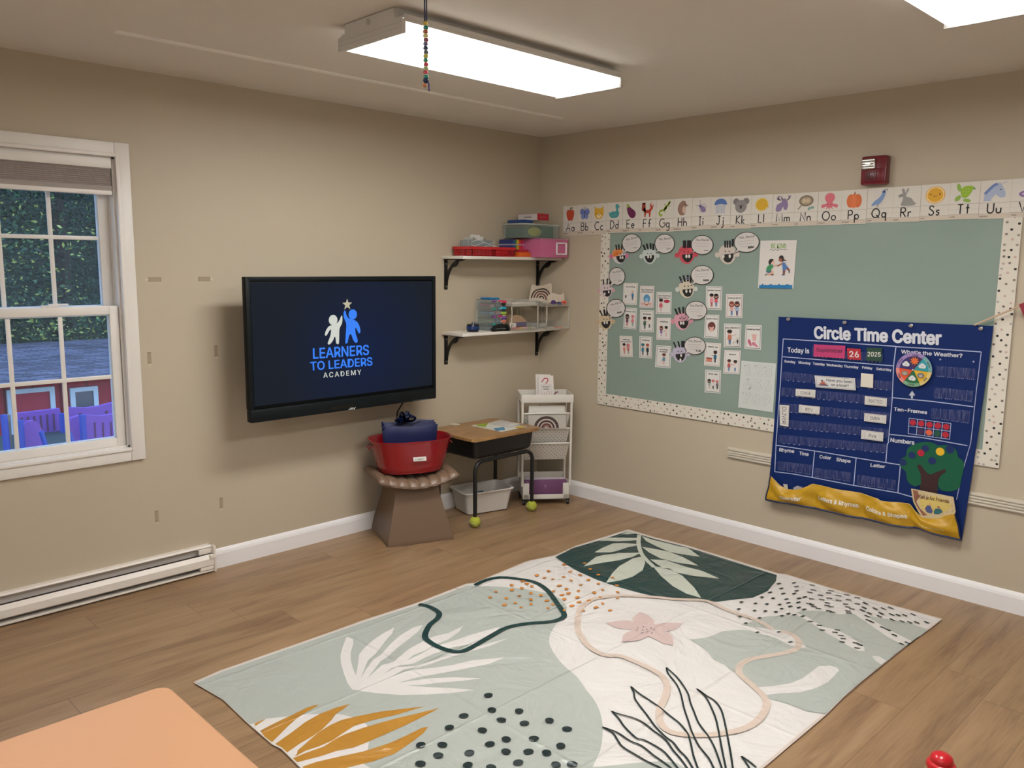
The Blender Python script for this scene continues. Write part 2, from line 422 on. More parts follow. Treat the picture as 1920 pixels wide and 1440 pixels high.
def shade(x0, x1, label):
    t = thing('cellular_shade', label, 'blind', ((x0+x1)/2, .02, 1.86))
    h = MB(); h.box(x0+.002, x1-.002, -.012, .040, WZ1-.056, WZ1-.013, M_white, bev=.004); h.build('headrail', t)
    f = MB(); n = 11; z1 = WZ1-.056; dz = (z1-1.892)/n; c = mat('b5aaa6', .8)
    pts = []
    for i in range(n+1): pts += [(.000, z1-i*dz), (-.009 if i < n else 0, z1-(i+.5)*dz)][:2 if i < n else 1]
    back = [(.026, z) for y, z in reversed(pts)]
    f.prism([(x0+.006, y, z) for y, z in pts+back], (x1-x0-.012, 0, 0), c); f.build('pleated_fabric', t)
    r = MB(); r.box(x0+.004, x1-.004, -.008, .030, 1.872, 1.892, M_white, bev=.003)
    r.box(x0+.004, x1-.004, -.008, .030, 1.892, 1.912, mat('a39a93', .6)); r.build('bottom_rail', t)
shade(OP[0][0]+.016, OP[0][1]-.016, 'grey pleated cellular shade pulled up behind the white window casing')
shade(OP[1][0]+.016, OP[1][1]-.016, 'grey pleated shade at the second window beyond the photo edge')

# ---------------------------------------------------------------- baseboard heater
hx0, hx1 = -5.4, -2.452
t = thing('baseboard_heater', 'long white baseboard heater with dark louvre slot under the window', 'heater', ((hx0+hx1)/2, -.03, 0))
HW = mat('e2dad0', .4, var=(3, .03)); DK = mat('1a1512', .6)
b = MB(); b.box(hx0, hx1, -.005, 0, .015, .142, HW); b.build('back_panel', t)
b = MB(); b.prism([(hx0, -.005, .142), (hx0, -.030, .142), (hx0, -.036, .134), (hx0, -.030, .127), (hx0, -.005, .127)], (hx1-hx0, 0, 0), HW); b.build('top_cover', t)
b = MB(); b.prism([(hx0, -.050, .036), (hx0, -.062, .044), (hx0, -.062, .078), (hx0, -.046, .098), (hx0, -.043, .096), (hx0, -.057, .077), (hx0, -.057, .046), (hx0, -.048, .040)], (hx1-.005-hx0, 0, 0), HW); b.build('front_panel', t)
b = MB(); b.box(hx0, hx1-.06, -.040, -.006, .045, .090, DK); 
for i in range(60): b.box(hx0+.03+i*.045, hx0+.032+i*.045, -.041, -.006, .04, .086, mat('241b16', .5))  # element and fins coloured near black, painting in the shade of the slot
b.build('heating_element', t)
b = MB(); b.box(hx0, hx1, -.055, -.001, .008, .018, HW, bev=.002); b.build('bottom_rail', t)
b = MB(); b.box(hx1-.008, hx1+.004, -.064, 0, .006, .142, HW, bev=.003); b.box(hx1-.075, hx1, -.040, -.004, .1, .127, HW, bev=.004); b.box(hx1-.030, hx1+.006, -.068, -.040, .078, .096, HW, bev=.004); b.box(hx1-.078, hx1, -.058, -.004, .02, .040, HW, bev=.003)
b.build('end_cap', t)

# ---------------------------------------------------------------- old adhesive strips left on the wall
def strip(px, py, horiz, label):
    p = at(px, py, 1, 0); A = Art(p, **LW); w, h = (.030, .0105) if horiz else (.0085, .028)
    A.slab([(-w, -h/1), (w, -h), (w, h), (-w, h)] if horiz is None else [(-w, -h), (w, -h), (w, h), (-w, h)], .0008, '8f8068')
    A.rect(-w*.86, -h*.8, w*.86, h*.8, 'a2937a')
    if horiz: s = -1 if horiz == 1 else 1; A.ell(s*w*1.25, 0, w*.3, h*.7, 'c9bda5', n=12)
    else: A.ell(0, -h*1.15, w*.75, h*.22, 'c9bda5', n=12)
    o = A.build('adhesive_strip'); tag(o, label, 'adhesive strip', 'old adhesive strips left on the wall'); return o
strip(290, 524, 1, 'horizontal tan adhesive strip on the wall, nearer the window casing')
strip(383, 523, 2, 'horizontal tan adhesive strip on the wall, nearer the television')
strip(280, 671, 0, 'upright adhesive strip at mid height beside the window casing')
strip(405, 658, 0, 'upright adhesive strip at mid height beside the television')
strip(294, 968, 0, 'low upright adhesive strip above the end of the white heater')
strip(415, 943, 0, 'low upright adhesive strip on the wall under the television corner')

# ---------------------------------------------------------------- ceiling light fixtures
def _lens(nt, LENS_E):
    b = nt.nodes['Principled BSDF']; b.inputs['Base Color'].default_value = lin('f4f2ea'); b.inputs['Roughness'].default_value = .35
    tc = nt.nodes.new('ShaderNodeTexCoord'); s = nt.nodes.new('ShaderNodeSeparateXYZ'); nt.links.new(tc.outputs['Object'], s.inputs[0])
    # two tubes glow through the ribbed lens
    def tube(y):
        d = _math(nt, 'SUBTRACT', s.outputs['Y'], y); return _math(nt, 'POWER', 2.718, _math(nt, 'MULTIPLY', _math(nt, 'MULTIPLY', d, d), -420))
    g = _math(nt, 'ADD', tube(-.09), tube(.09))
    ex = _math(nt, 'MULTIPLY', _math(nt, 'POWER', _math(nt, 'ABSOLUTE', _math(nt, 'MULTIPLY', s.outputs['X'], 1.66)), 8), -.96)
    g = _math(nt, 'MULTIPLY', g, _math(nt, 'ADD', ex, 1))
    st = _math(nt, 'ADD', _math(nt, 'MULTIPLY', g, LENS_E*1.95), LENS_E*.06)
    nt.links.new(st, b.inputs['Emission Strength']); b.inputs['Emission Color'].default_value = (1, .985, .955, 1)
M_lens = bpy.data.materials.new('lens'); M_lens.use_nodes = True; _lens(M_lens.node_tree, 25)
M_lens2 = bpy.data.materials.new('lens_dim'); M_lens2.use_nodes = True; _lens(M_lens2.node_tree, 15)
def fixture(xc, yc, label, warm=None):
    t = thing('ceiling_light', label, 'light', (xc, yc, 2.35), 'wraparound lights on the ceiling')
    M = mat('d8d4ce', .45); L2 = .60; wy = .187; z0 = 2.353
    b = MB(); b.box(xc-L2+.01, xc+L2-.01, yc-.145, yc+.145, z0+.045, H, M); b.box(xc-L2+.01, xc+L2-.01, yc-.1905, yc+.1905, z0+.047, z0+.054, M); b.build('housing', t)
    for s in (-1, 1):
        e = MB(); x = xc+s*(L2-.006)
        out = [(-.193, z0-.003), (.193, z0-.003), (.193, z0+.042), (.15, z0+.052), (.147, H-.003), (-.147, H-.003), (-.15, z0+.052), (-.193, z0+.042)]
        e.prism([(x-.008, yc+a, z) for a, z in out], (.016, 0, 0), M)
        for z in (z0+.014, z0+.030): e.box(x-.011, x+.011, yc-.190, yc+.190, z, z+.003, M)
        e.tube([(x-.011, yc, z0+.066), (x+.011, yc, z0+.066)], .011, mat('bdb8b2', .5)); e.build('end_cap', t)
    l = MB(); prof = [(-.15, z0+.046), (-.187, z0+.038), (-.187, z0+.010), (-.178, z0+.001), (.178, z0+.001), (.187, z0+.010), (.187, z0+.038), (.15, z0+.046)]
    x0, x1 = xc-L2+.014, xc+L2-.014
    vs = [(x, yc+a, z) for x in (x0, x1) for a, z in prof]; n = len(prof)
    l.add(vs, [(i, i+1, n+i+1, n+i) for i in range(n-1)], warm or M_lens)
    o = l.build('lens', None, at0=(xc, yc, z0)); o.parent = t; o.location = Vector((xc, yc, z0))-org(t)
    r = MB()
    for s in (-1, 1): r.box(x0, x1, yc+s*.187-.003, yc+s*.187+.003, z0+.036, z0+.060, M)
    r.build('side_rail', t)
fixture(-1.845, -1.468, 'lit white wraparound ceiling light nearest the television wall')
fixture(-1.835, -3.17, 'lit wraparound ceiling light at the top right corner of the photo')
fixture(-4.75, -2.2, 'lit ceiling light behind the photographer near the window wall', M_lens2)
fixture(-4.75, -4.6, 'lit ceiling light behind the photographer at the far back', M_lens2)

# ---------------------------------------------------------------- light from outdoors
wd = bpy.data.worlds.new('sky'); SC.world = wd; wd.use_nodes = True; nt = wd.node_tree
bg = nt.nodes['Background']; tc = nt.nodes.new('ShaderNodeTexCoord'); s = nt.nodes.new('ShaderNodeSeparateXYZ'); nt.links.new(tc.outputs['Generated'], s.inputs[0])
nt.links.new(_ramp(nt, s.outputs['Z'], [(0, 'dfeaf6'), (.25, 'b4cdf0'), (1, '7fa6e0')]), bg.inputs[0]); bg.inputs[1].default_value = 2.4
for i, (a0, a1) in enumerate(OP+[(NO[0], NO[1])]):
    l = bpy.data.lights.new('window_portal', 'AREA'); l.shape = 'RECTANGLE'; l.size = a1-a0-.04; l.size_y = WZ1-WZ0-.04; l.cycles.is_portal = True
    o = bpy.data.objects.new('window_portal', l); COL.objects.link(o); o.location = ((a0+a1)/2, .13, (WZ0+WZ1)/2) if i < 2 else (X0-.13, (a0+a1)/2, 1.42); o.rotation_euler = (math.radians(-90), 0, 0) if i < 2 else (0, math.radians(-90), math.radians(0))
    if i == 2: l.size, l.size_y = NO[3]-NO[2], NO[1]-NO[0]
    o['kind'] = 'helper'
SC.view_settings.exposure = .28
# ================================================================ TELEVISION
TX0, TX1, TZ0, TZ1, TY = -2.326, -1.144, .787, 1.507, -.240
t = thing('television', 'large black wall-mounted television showing an academy logo', 'television', ((TX0+TX1)/2, -.12, TZ0))
TB = mat('050708', .5, spec=.15); TB2 = mat('0c1215', .5, spec=.2)
b = MB(); b.box(TX0, TX1, TY, TY+.036, TZ0+.065, TZ1, TB, bev=.004)
b.box(TX0+.04, TX1-.04, TY+.034, TY+.095, TZ0+.09, TZ1-.08, TB, bev=.01); b.build('housing', t)
b = MB(); b.box(TX0, TX1, TY-.010, TY+.036, TZ0, TZ0+.066, TB2, bev=.008); b.box(TX0+.45, TX0+.60, TY-.012, TY-.004, TZ0+.014, TZ0+.034, mat('0a0c0d', .15)); 
b.build('lower_bar', t)
b = MB(); wz = .022
for q in ((TX0, TX0+wz, TZ0+.06, TZ1), (TX1-wz, TX1, TZ0+.06, TZ1), (TX0+wz, TX1-wz, TZ1-wz, TZ1)): b.box(q[0], q[1], TY-.006, TY+.002, q[2], q[3], TB2, bev=.002)
b.build('bezel', t)
SCR = bpy.data.materials.new('screen'); SCR.use_nodes = True
def _scr(nt):
    q = nt.nodes['Principled BSDF']; q.inputs['Base Color'].default_value = (.004, .005, .007, 1); q.inputs['Roughness'].default_value = .3; q.inputs['Specular IOR Level'].default_value = .15
    tc = nt.nodes.new('ShaderNodeTexCoord'); g = nt.nodes.new('ShaderNodeTexGradient'); g.gradient_type = 'SPHERICAL'
    mp = nt.nodes.new('ShaderNodeMapping'); mp.vector_type = 'POINT'; mp.inputs['Scale'].default_value = (1.9, 0, 1.9); mp.inputs['Location'].default_value = (-.15, 0, -.62)
    nt.links.new(tc.outputs['Object'], mp.inputs[0]); nt.links.new(mp.outputs[0], g.inputs[0])
    nt.links.new(_ramp(nt, g.outputs['Fac'], [(0, '10161f'), (1, '0a1838')]), q.inputs['Emission Color']); q.inputs['Emission Strength'].default_value = .9
_scr(SCR.node_tree)
A = Art((TX0, TY-.001, TZ0), **LW)
A.b.box(TX0+.026, TX1-.026, TY-.003, TY, TZ0+.082, TZ1-.028, SCR); A.w = .0028
def E(c, e):
    m = mat(c, .4, emit=e, key='glow'); m.node_tree.nodes['Principled BSDF'].inputs['Base Color'].default_value = (.004, .005, .007, 1); return m
WT, BL = E('bcbfb6', 1.0), E('2d74e2', 1.0)
star = []
c0 = (651, 571)
su, sv = A.uv(c0)
for k in range(10):
    a = math.radians(90+36*k); R = .032 if k % 2 == 0 else .013; star.append((su+R*math.cos(a), sv+R*math.sin(a)))
A.poly(star, E('aca48c', 1.0))
def z4(p): return (430+p[0]/4.646, 500+p[1]/4.646)   # coordinates read from an enlargement of the screen
def zz(L): return [z4(p) for p in L]
A.ppoly(smooth(zz([(975, 428), (984, 436), (982, 490), (960, 540), (957, 600), (954, 668), (942, 674), (930, 664), (925, 620), (914, 612), (905, 640), (880, 672), (866, 678), (857, 670), (862, 650), (880, 600), (886, 548), (870, 560), (852, 592), (840, 602), (832, 590), (842, 555), (866, 520), (900, 508), (940, 490), (962, 460)]), 3, True), WT)
A.pell(z4((904, 465)), .0265, .0275, WT)
A.ppoly(smooth(zz([(1002, 384), (1012, 386), (1020, 420), (1040, 450), (1075, 460), (1112, 480), (1134, 520), (1142, 565), (1134, 580), (1124, 576), (1112, 550), (1098, 530), (1100, 580), (1118, 640), (1112, 660), (1098, 662), (1080, 640), (1060, 590), (1044, 600), (1030, 660), (1018, 668), (1010, 660), (1016, 560), (1018, 500), (1000, 450), (994, 410)]), 3, True), BL)
A.pell(z4((1075, 416)), .0265, .0275, BL)
A.ptext('LEARNERS', z4((729, 802)), z4((1217, 766)), z4((727, 713)), BL, bold=.035)
A.ptext('TO LEADERS', z4((706, 905)), z4((1248, 858)), z4((702, 832)), BL, bold=.035)
A.ptext('ACADEMY', z4((820, 968)), z4((1150, 938)), z4((818, 925)), WT, bold=.02, space=1.25)
A.build('screen', t)
A = Art((TX0, TY-.0105, TZ0), **LW); A.ptext('JAV', z4((1036, 1248)), z4((1098, 1244)), z4((1040, 1226)), 'c8ccd0', bold=.03)
A.build('front_marking', t)
A = Art((TX0, TY-.0105, TZ0), **LW); A.pline([z4((1600, 1166)), z4((1740, 1150))], .0022, '59636a'); A.build('button_row', t)
b = MB(); b.box(-2.0, -1.5, -.15, -.145, .95, 1.35, TB); 
for x in (-1.95, -1.55): b.box(x, x+.04, -.152, 0, .96, 1.34, TB)
b.build('wall_mount', t)
b = MB(); b.tube([(-1.30, -.16, .83), (-1.295, -.12, .76), (-1.29, -.06, .70), (-1.28, -.022, .55), (-1.27, -.02, .30), (-1.27, -.02, .11)], .0045, mat('101010', .5))
tag(b.build('power_cable'), 'black cable hanging down the wall below the television', 'cable')

# ================================================================ SHELVES
def shelf(z, label):
    t = thing('wall_shelf', label, 'shelf', (-.45, 0, z-.02))
    b = MB(); b.box(-.895, -.003, -.203, 0, z-.019, z, mat('dcd6cc', .4), bev=.002); b.build('board', t)
    BK = mat('0c0b0b', .45)
    for x in (-.862, -.030):
        b = MB(); zt = z-.0195; w = .014
        b.box(x-w, x+w, -.005, 0, zt-.19, zt, BK, bev=.002); b.box(x-w, x+w, -.175, 0, zt-.005, zt, BK, bev=.002)
        def arc(c, r, a0, a1, th):
            P = []
            for i in range(9): a = math.radians(a0+(a1-a0)*i/8); P.append((x, c[0]+r*math.cos(a), c[1]+r*math.sin(a)))
            Q = [(x, c[0]+(r+th)*math.cos(math.radians(a0+(a1-a0)*i/8)), c[1]+(r+th)*math.sin(math.radians(a0+(a1-a0)*i/8))) for i in range(9)]
            b.prism([(x-.006, y, q) for _, y, q in P+Q[::-1]], (.012, 0, 0), BK)
        arc((-.170, zt-.165), .155, 0, 88, .016)
        arc((-.075, zt-.002), .040, 180, 268, .009)
        for q in (.03, .17): b.tube([(x, -.004, zt-q), (x, -.008, zt-q)], .005, mat('9a9a98', .3, metal=1))
        b.build('bracket', t)
ZU, ZL = 1.628, 1.155
shelf(ZU, 'upper white shelf on black curved brackets in the corner')
shelf(ZL, 'lower white shelf on black curved brackets in the corner')

# --- upper shelf, left to right
def basket():
    t = thing('plastic_basket', 'shallow red slotted plastic basket on the upper shelf', 'basket', (-.66, -.115, ZU))
    R = mat('c01f26', .35)
    x0, x1, y0, y1, z0, z1 = -.822, -.46, -.205, -.03, ZU, ZU+.058
    b = MB(); b.box(x0+.008, x1-.008, y0+.008, y1-.008, z0, z0+.004, R); b.build('bottom', t)
    b = MB()
    b.box(x0-.006, x1+.006, y0-.006, y0+.004, z1-.016, z1, R); b.box(x0-.006, x1+.006, y1-.004, y1+.006, z1-.016, z1, R)
    b.box(x0-.006, x0+.004, y0, y1, z1-.016, z1, R); b.box(x1-.004, x1+.006, y0, y1, z1-.016, z1, R); b.build('rim', t)
    b = MB()
    for y in (y0, y1-.003):
        for i in range(27):
            x = x0+i*(x1-x0-.006)/26; b.box(x, x+.0055, y, y+.003, z0, z1, R)
        for z in (z0, z0+.018, z0+.034): b.box(x0, x1, y, y+.003, z, z+.0045, R)
        b.box((x0+x1)/2-.02, (x0+x1)/2+.02, y, y+.004, z0, z1, R)
    for x in (x0, x1-.003):
        for i in range(12):
            y = y0+i*(y1-y0-.006)/11; b.box(x, x+.003, y, y+.0055, z0, z1, R)
        for z in (z0, z0+.018, z0+.034): b.box(x, x+.003, y0, y1, z, z+.0045, R)
    b.build('slotted_side', t)
basket()
t = thing('tissue_pack', 'grey wavy-patterned tissue box with clear film standing in the red basket', 'tissue box', (-.72, -.12, ZU+.005))
A = Art((-.805, -.175, ZU+.006), **LW); A.b.box(-.805, -.62, -.174, -.07, ZU+.006, ZU+.098, mat('7d8688', .6), bev=.006)
for i in range(4):
    A.line(smooth([(j*.034, .040+i*.014+.010*math.sin(j*1.25+i*1.9)) for j in range(7)], 4), .0028, 'cfd3cf')
A.build('box', t)
A = Art((-.8055, -.08, ZU+.006), (0, -1, 0), (0, 0, 1))
for i in range(7): A.line([(.006+i*.013, .004), (.010+i*.0125, .088)], .0026, 'cfd3cf')
A.build('side_panel', t)
b = MB(); r2 = random.Random(3)
def film(u, v):
    return Vector((-.795+.16*u+.01*math.sin(9*v+u*5), -.15+.07*v, ZU+.10+.036*math.sin(math.pi*u)*(.6+.4*math.sin(7*u+3*v))+.010*math.sin(17*u+5*v)))
b.grid(film, 16, 6, clear('e8e8e4', .45, .15)); b.build('plastic_film', t)

def tray_box(name, label, cat, x0, x1, y0, y1, z0, z1, c, lid=None, content=None, group=None):
    """thin-walled see-through box with a lid and what shows inside it"""
    t = thing(name, label, cat, ((x0+x1)/2, (y0+y1)/2, z0))
    b = MB(); th = .003
    b.box(x0, x1, y0, y0+th, z0, z1, c); b.box(x0, x1, y1-th, y1, z0, z1, c); b.box(x0, x0+th, y0+th, y1-th, z0, z1, c); b.box(x1-th, x1, y0+th, y1-th, z0, z1, c); b.box(x0+th, x1-th, y0+th, y1-th, z0, z0+th, c)
    b.build('body', t)
    b = MB(); b.box(x0-.004, x1+.004, y0-.004, y1+.004, z1, z1+.010, lid or c, bev=.003); b.build('lid', t)
    return t
# stack of see-through cases in the corner
PK = clear('e07aa6', .62, .2)
t = tray_box('pencil_case', 'pink see-through craft case with white latch at the shelf end', 'case', -.300, -.035, -.283, -.03, ZU, ZU+.112, PK, clear('d889a8', .6, .2))
b = MB()   # white carrying latch on the front
LX0, LX1, LZ0, LZ1, yy = -.158, -.052, ZU+.016, ZU+.098, -.286
q = MB()
for (a0, a1, z0, z1) in ((LX0, LX1, LZ0, LZ0+.010), (LX0, LX1, LZ1-.010, LZ1), (LX0, LX0+.014, LZ0, LZ1), (LX1-.014, LX1, LZ0, LZ1)): q.box(a0, a1, yy-.008, yy, z0, z1, mat('eadfe2', .4), bev=.003)
q.build('latch', t)
b = MB()
for i in range(10): b.box(-.292, -.05, -.275, -.04, ZU+.008+i*.009, ZU+.0135+i*.009, mat(('e9b9cd', 'd8447f', 'f0d5df')[i % 3], .6))
b.build('paper_stack', t)
t = thing('craft_case', 'striped rainbow craft case behind the red basket on the upper shelf', 'case', (-.38, -.12, ZU))
b = MB(); cols = ['26386e', '2c4a86', '3a7a4c', 'c8b430', 'd8592a', 'c92f4e', 'd04878']
for i, c in enumerate(cols):
    w = (.125)/len(cols); x = -.4290+i*w; b.box(x, x+w-.0005, -.14, -.03, ZU, ZU+.112, mat(c, .45))
b.build('body', t)
b = MB(); b.box(-.432, -.304, -.143, -.028, ZU+.075, ZU+.083, clear('c8c0d8', .6, .2)); b.build('rim', t)
b = MB(); b.box(-.412, -.305, -.202, -.148, ZU, ZU+.030, mat('d9611c', .5), bev=.003); tag(b.build('orange_box'), 'small orange box between the red basket and the pink case', 'box')
b = MB(); b.box(-.405, -.325, -.198, -.152, ZU+.0305, ZU+.048, mat('b02230', .5), bev=.003); tag(b.build('red_box'), 'small dark red box lying on the orange box', 'box')
CL = clear('b8c4bc', .14, .12)
t = tray_box('storage_bin', 'clear lidded bin of green and yellow things on the pink case', 'bin', -.395, -.065, -.225, -.035, ZU+.1225, ZU+.206, CL, clear('d5dcd4', .55, .25))
b = MB(); b.box(-.385, -.23, -.21, -.05, ZU+.127, ZU+.190, mat('3c5a4c', .7)); b.box(-.23, -.11, -.215, -.05, ZU+.127, ZU+.198, mat('12553a', .7))
def blob(u, v):
    a = 2*math.pi*u; return Vector((-.285+.065*math.cos(a)*math.sin(math.pi*v), -.214+.006*math.sin(a)*math.sin(math.pi*v), ZU+.163-.030*math.cos(math.pi*v)))
b.grid(blob, 16, 8, mat('8f9438', .6)); b.build('contents', t)
b = MB(); b.box(-.385, -.29, -.205, -.06, ZU+.2175, ZU+.238, mat('1c3c78', .4), bev=.004); tag(b.build('blue_case'), 'small dark blue case under the white end of the card game box', 'case')
t = thing('card_game_box', 'white and red game box on top of the corner shelf stack', 'box', (-.25, -.14, ZU+.239))
X = frame((-.235, -.150, ZU+.2385), math.radians(-88))
b = MB(); b.box(-.085, .085, -.055, .055, 0, .040, mat('cdc4c0', .5), X=X); b.build('white_sleeve', t)
b = MB(); b.box(.0852, .088, -.055, .055, 0, .040, mat('a81f2c', .5), X=X); b.box(-.085, .0875, -.055, .055, .0402, .042, mat('a81f2c', .5), X=X); b.build('red_side', t)
def on(X, face='front', off=(0, 0, 0)):
    R = X.to_3x3(); O = X @ Vector(off)
    return Art(O, R @ Vector((1, 0, 0)), R @ Vector((0, 0, 1))) if face == 'front' else Art(O, R @ Vector((0, 1, 0)), R @ Vector((0, 0, 1))) if face == 'right' else Art(O, R @ Vector((1, 0, 0)), R @ Vector((0, 1, 0)))
A = on(X, 'front', (0, -.0553, 0)); A.text('JUMP READING', 0, .016, .0075, '2a2224', bold=.05, width=.07); A.build('lettering', t)
A = on(X, 'right', (.0883, 0, 0)); A.text('JUMP READING', 0, .018, .004, 'd8a0a4', bold=.03, width=.06); A.build('side_lettering', t)

# --- lower shelf
t = thing('round_pot', 'small round black pot with dark blue sides on the lower shelf', 'pot', (-.688, -.12, ZL))
b = MB(); b.lathe([(.034, 0), (.038, .004), (.040, .035), (.039, .046), (.036, .050), (.01, .051)], (-.740, -.12, ZL), mat('0e1526', .25)); b.build('body', t)
b = MB()
b.lathe([(.0405, .018), (.041, .020), (.041, .034), (.0405, .036)], (-.740, -.12, ZL), mat('16306a', .3)); b.build('blue_band', t)
b = MB(); b.lathe([(.012, .051), (.014, .058), (.008, .064), (.002, .066)], (-.735, -.12, ZL), mat('c8ccd0', .15, metal=.8)); b.build('knob', t)
# clear drawer tower with coloured pulls
def drawers():
    x0, x1, y0, y1 = -.622, -.507, -.150, -.02
    t = thing('drawer_tower', 'clear plastic tower of small drawers with coloured pulls on the lower shelf', 'organizer', ((x0+x1)/2, -.13, ZL))
    C = clear('d0dad8', .14, .12); hh = .049
    b = MB(); b.box(x0, x0+.003, y0, y1, ZL, ZL+4*hh, C); b.box(x1-.003, x1, y0, y1, ZL, ZL+4*hh, C); b.box(x0, x1, y1-.003, y1, ZL, ZL+4*hh, C)
    for i in range(5): b.box(x0+.003, x1-.003, y0, y1-.003, ZL+i*hh, ZL+i*hh+.003, mat('8b979a', .3))
    b.build('frame', t)
    pal = [['1fa89a', '20a0a8'], ['8a3aa0', 'e0246e'], ['1fa890', '2796b4'], ['7a2f96', 'd22c5a']]
    for i in range(4):
        for k in range(2):
            a0 = x0+.004+k*(x1-x0-.006)/2; a1 = a0+(x1-x0-.010)/2; z = ZL+i*hh+.0045
            d = MB(); d.box(a0, a1, y0-.003, y0, z, z+hh-.008, C); d.box(a0, a1, y0, y1-.006, z, z+.002, C); o = d.build('drawer', t)
            m = MB(); xc = (a0+a1)/2; m.prism([(xc+.013*math.cos(a), y0-.004, z+.034+.011*math.sin(a)) for a in [math.pi*j/8 for j in range(9)]], (0, -.010, 0), mat(pal[i][k], .35)); m.build('pull', o)
            s = MB(); s.box(a0+.006, a1-.006, y0+.01, y1-.02, z+.003, z+.020, mat(('39434a', '6a6f58', '46607a', '77424e')[(i+k) % 4], .7)); s.build('contents', o)
    return t
drawers()
b = MB(); b.box(-.605, -.52, -.135, -.04, ZL+.1995, ZL+.211, mat('1c78b4', .4), bev=.004); tag(b.build('sticker_pad'), 'flat blue pad lying on top of the clear drawer tower', 'pad')
# coloured clips hanging at the tower side
cc = ['e0345e', '1f9fc0', '9ab83c', '7d4a9a', 'c8745c']
names = ['red', 'blue', 'yellow-green', 'purple', 'peach']
for i, c in enumerate(cc):
    z = ZL+(.178, .138, .106, .078, .052)[i]; x = -.517
    b = MB(); b.box(x-.022, x+.020, -.178, -.160, z, z+.016, mat(c, .4), bev=.005); b.box(x-.010, x+.012, -.174, -.164, z-.016, z, mat(('23282a', '1c3a46', 'b8c070', '8a6aa4', 'b08a7a')[i], .5), bev=.003)
    b.box(x-.0275, x-.0222, -.173, -.167, z+.003, z+.010, mat('c8ccd0', .2)); tag(b.build('desk_clip'), names[i]+' plastic clip on the right side of the clear drawer tower', 'clip', None)
t = thing('stapler', 'black stapler lying at the front of the lower shelf', 'stapler', (-.565, -.186, ZL))
X = frame((-.565, -.186, ZL), math.radians(-8))
K = mat('0b0b0c', .4)
def prof(P, y0, y1, m, b): b.prism([X @ Vector((x, y0, z)) for x, z in P], X.to_3x3() @ Vector((0, y1-y0, 0)), m)
b = MB(); prof([(-.062, 0), (.066, 0), (.066, .006), (-.058, .008)], -.016, .016, K, b); b.build('base', t)
b = MB(); prof([(-.068, .012), (-.040, .034), (.0, .046), (.045, .044), (.068, .030), (.070, .006), (.058, .006), (.050, .022), (.0, .026), (-.040, .018)], -.014, .014, K, b); b.build('arm', t)
b = MB(); b.box(-.050, .045, -.009, .009, .013, .0175, mat('8d9090', .3, metal=.8), X=X); b.build('staple_channel', t)
# acrylic stacking trays
AC = clear('d8d4c8', .20, .06); AE = mat('b0aa9c', .25)
def tray_stack(x0, x1, y0, y1, z0, z1, label, lip=True):
    t = thing('acrylic_tray_stack', label, 'organizer', ((x0+x1)/2, (y0+y1)/2, z0))
    for z in (z0, z1):
        b = MB(); b.box(x0, x1, y0, y1, z, z+.004, AC)
        for (a0, a1, c0, c1) in ((x0, x1, y1-.003, y1), (x0, x0+.003, y0, y1), (x1-.003, x1, y0, y1)): b.box(a0, a1, c0, c1, z+.004, z+.040, AC)
        b.box(x0, x1, y0, y0+.003, z+.004, z+.016, AC)
        for (a, c) in ((x0, y0), (x0, y1-.003), (x1-.003, y0), (x1-.003, y1-.003)): b.box(a, a+.0025, c, c+.0025, z, z+.040, AE)
        b.box(x0, x1, y0-.001, y0, z+.014, z+.017, AE); b.box(x0, x1, y0-.001, y0, z, z+.003, AE)
        b.build('tray', t)
    for (a, c) in ((x0, y0), (x1-.007, y0), (x0, y1-.007), (x1-.007, y1-.007)):
        b = MB(); b.box(a, a+.006, c, c+.006, z0+.004, z1, clear('e4dfd2', .55, .1)); b.build('post', t)
tray_stack(-.495, -.245, -.222, -.02, ZL, ZL+.155, 'clear acrylic two-tier tray holding white papers on the lower shelf')
tray_stack(-.235, -.008, -.286, -.03, ZL, ZL+.150, 'clear acrylic two-tier tray at the corner end of the lower shelf')
r3 = random.Random(5)
for i in range(5):
    b = MB(); X = frame((-.372+r3.uniform(-.006, .006), -.122, ZL+.1595+i*.0042), r3.uniform(-.05, .05)); b.box(-.115, .115, -.092, .088, 0, .0038, mat('d5d0c8', .7), X=X)
    tag(b.build('paper_bundle'), 'white paper bundle stacked in the upper acrylic tray', 'paper', 'white papers in the acrylic tray')
# cloth bag with a printed rainbow, slumped in the corner tray
t = thing('cloth_bag', 'cream cloth bag with a dark rainbow print slumped in the corner tray', 'bag', (-.13, -.16, ZL+.155))
BX = frame((-.150, -.150, ZL+.170), math.radians(-32), math.radians(-28))
def bag(u, v, s=1):
    w = .085*(1-.18*v); x = (u-.5)*2*w+.022*v; z = .135*v+.010*math.sin(5*u+v*3)
    y = -s*(.024*math.sin(math.pi*u)*math.sin(math.pi*min(1, .12+v*.88))+.003*math.sin(13*u+9*v))
    return BX @ Vector((x, y, z))
b = MB(); cm = mat('c9bba8', .85, bump=(60, .3, .004))
b.grid(lambda u, v: bag(u, v, 1), 14, 14, cm); b.grid(lambda u, v: bag(u, v, -1), 14, 14, cm); b.build('cloth', t)
b = MB()
def bg(u, v): p = bag(u, v, 1); return p+BX.to_3x3() @ Vector((0, -.0012, 0))
for k, (r, c) in enumerate(((.44, '2e1a18'), (.33, '5a3630'), (.22, '70453a'), (.11, '3e2622'))):
    n = 14; vs = []
    for i in range(n+1):
        a = math.pi*i/n
        for rr in (r, r-.062): vs.append(bg(.5+rr*math.cos(a), .16+rr*1.5*math.sin(a)))
    b.add(vs, [(2*i, 2*i+1, 2*i+3, 2*i+2) for i in range(n)], mat(c, .8))
b.build('rainbow_print', t)
b = MB(); fl = frame((-.085, -.215, ZL+.215), math.radians(-30))
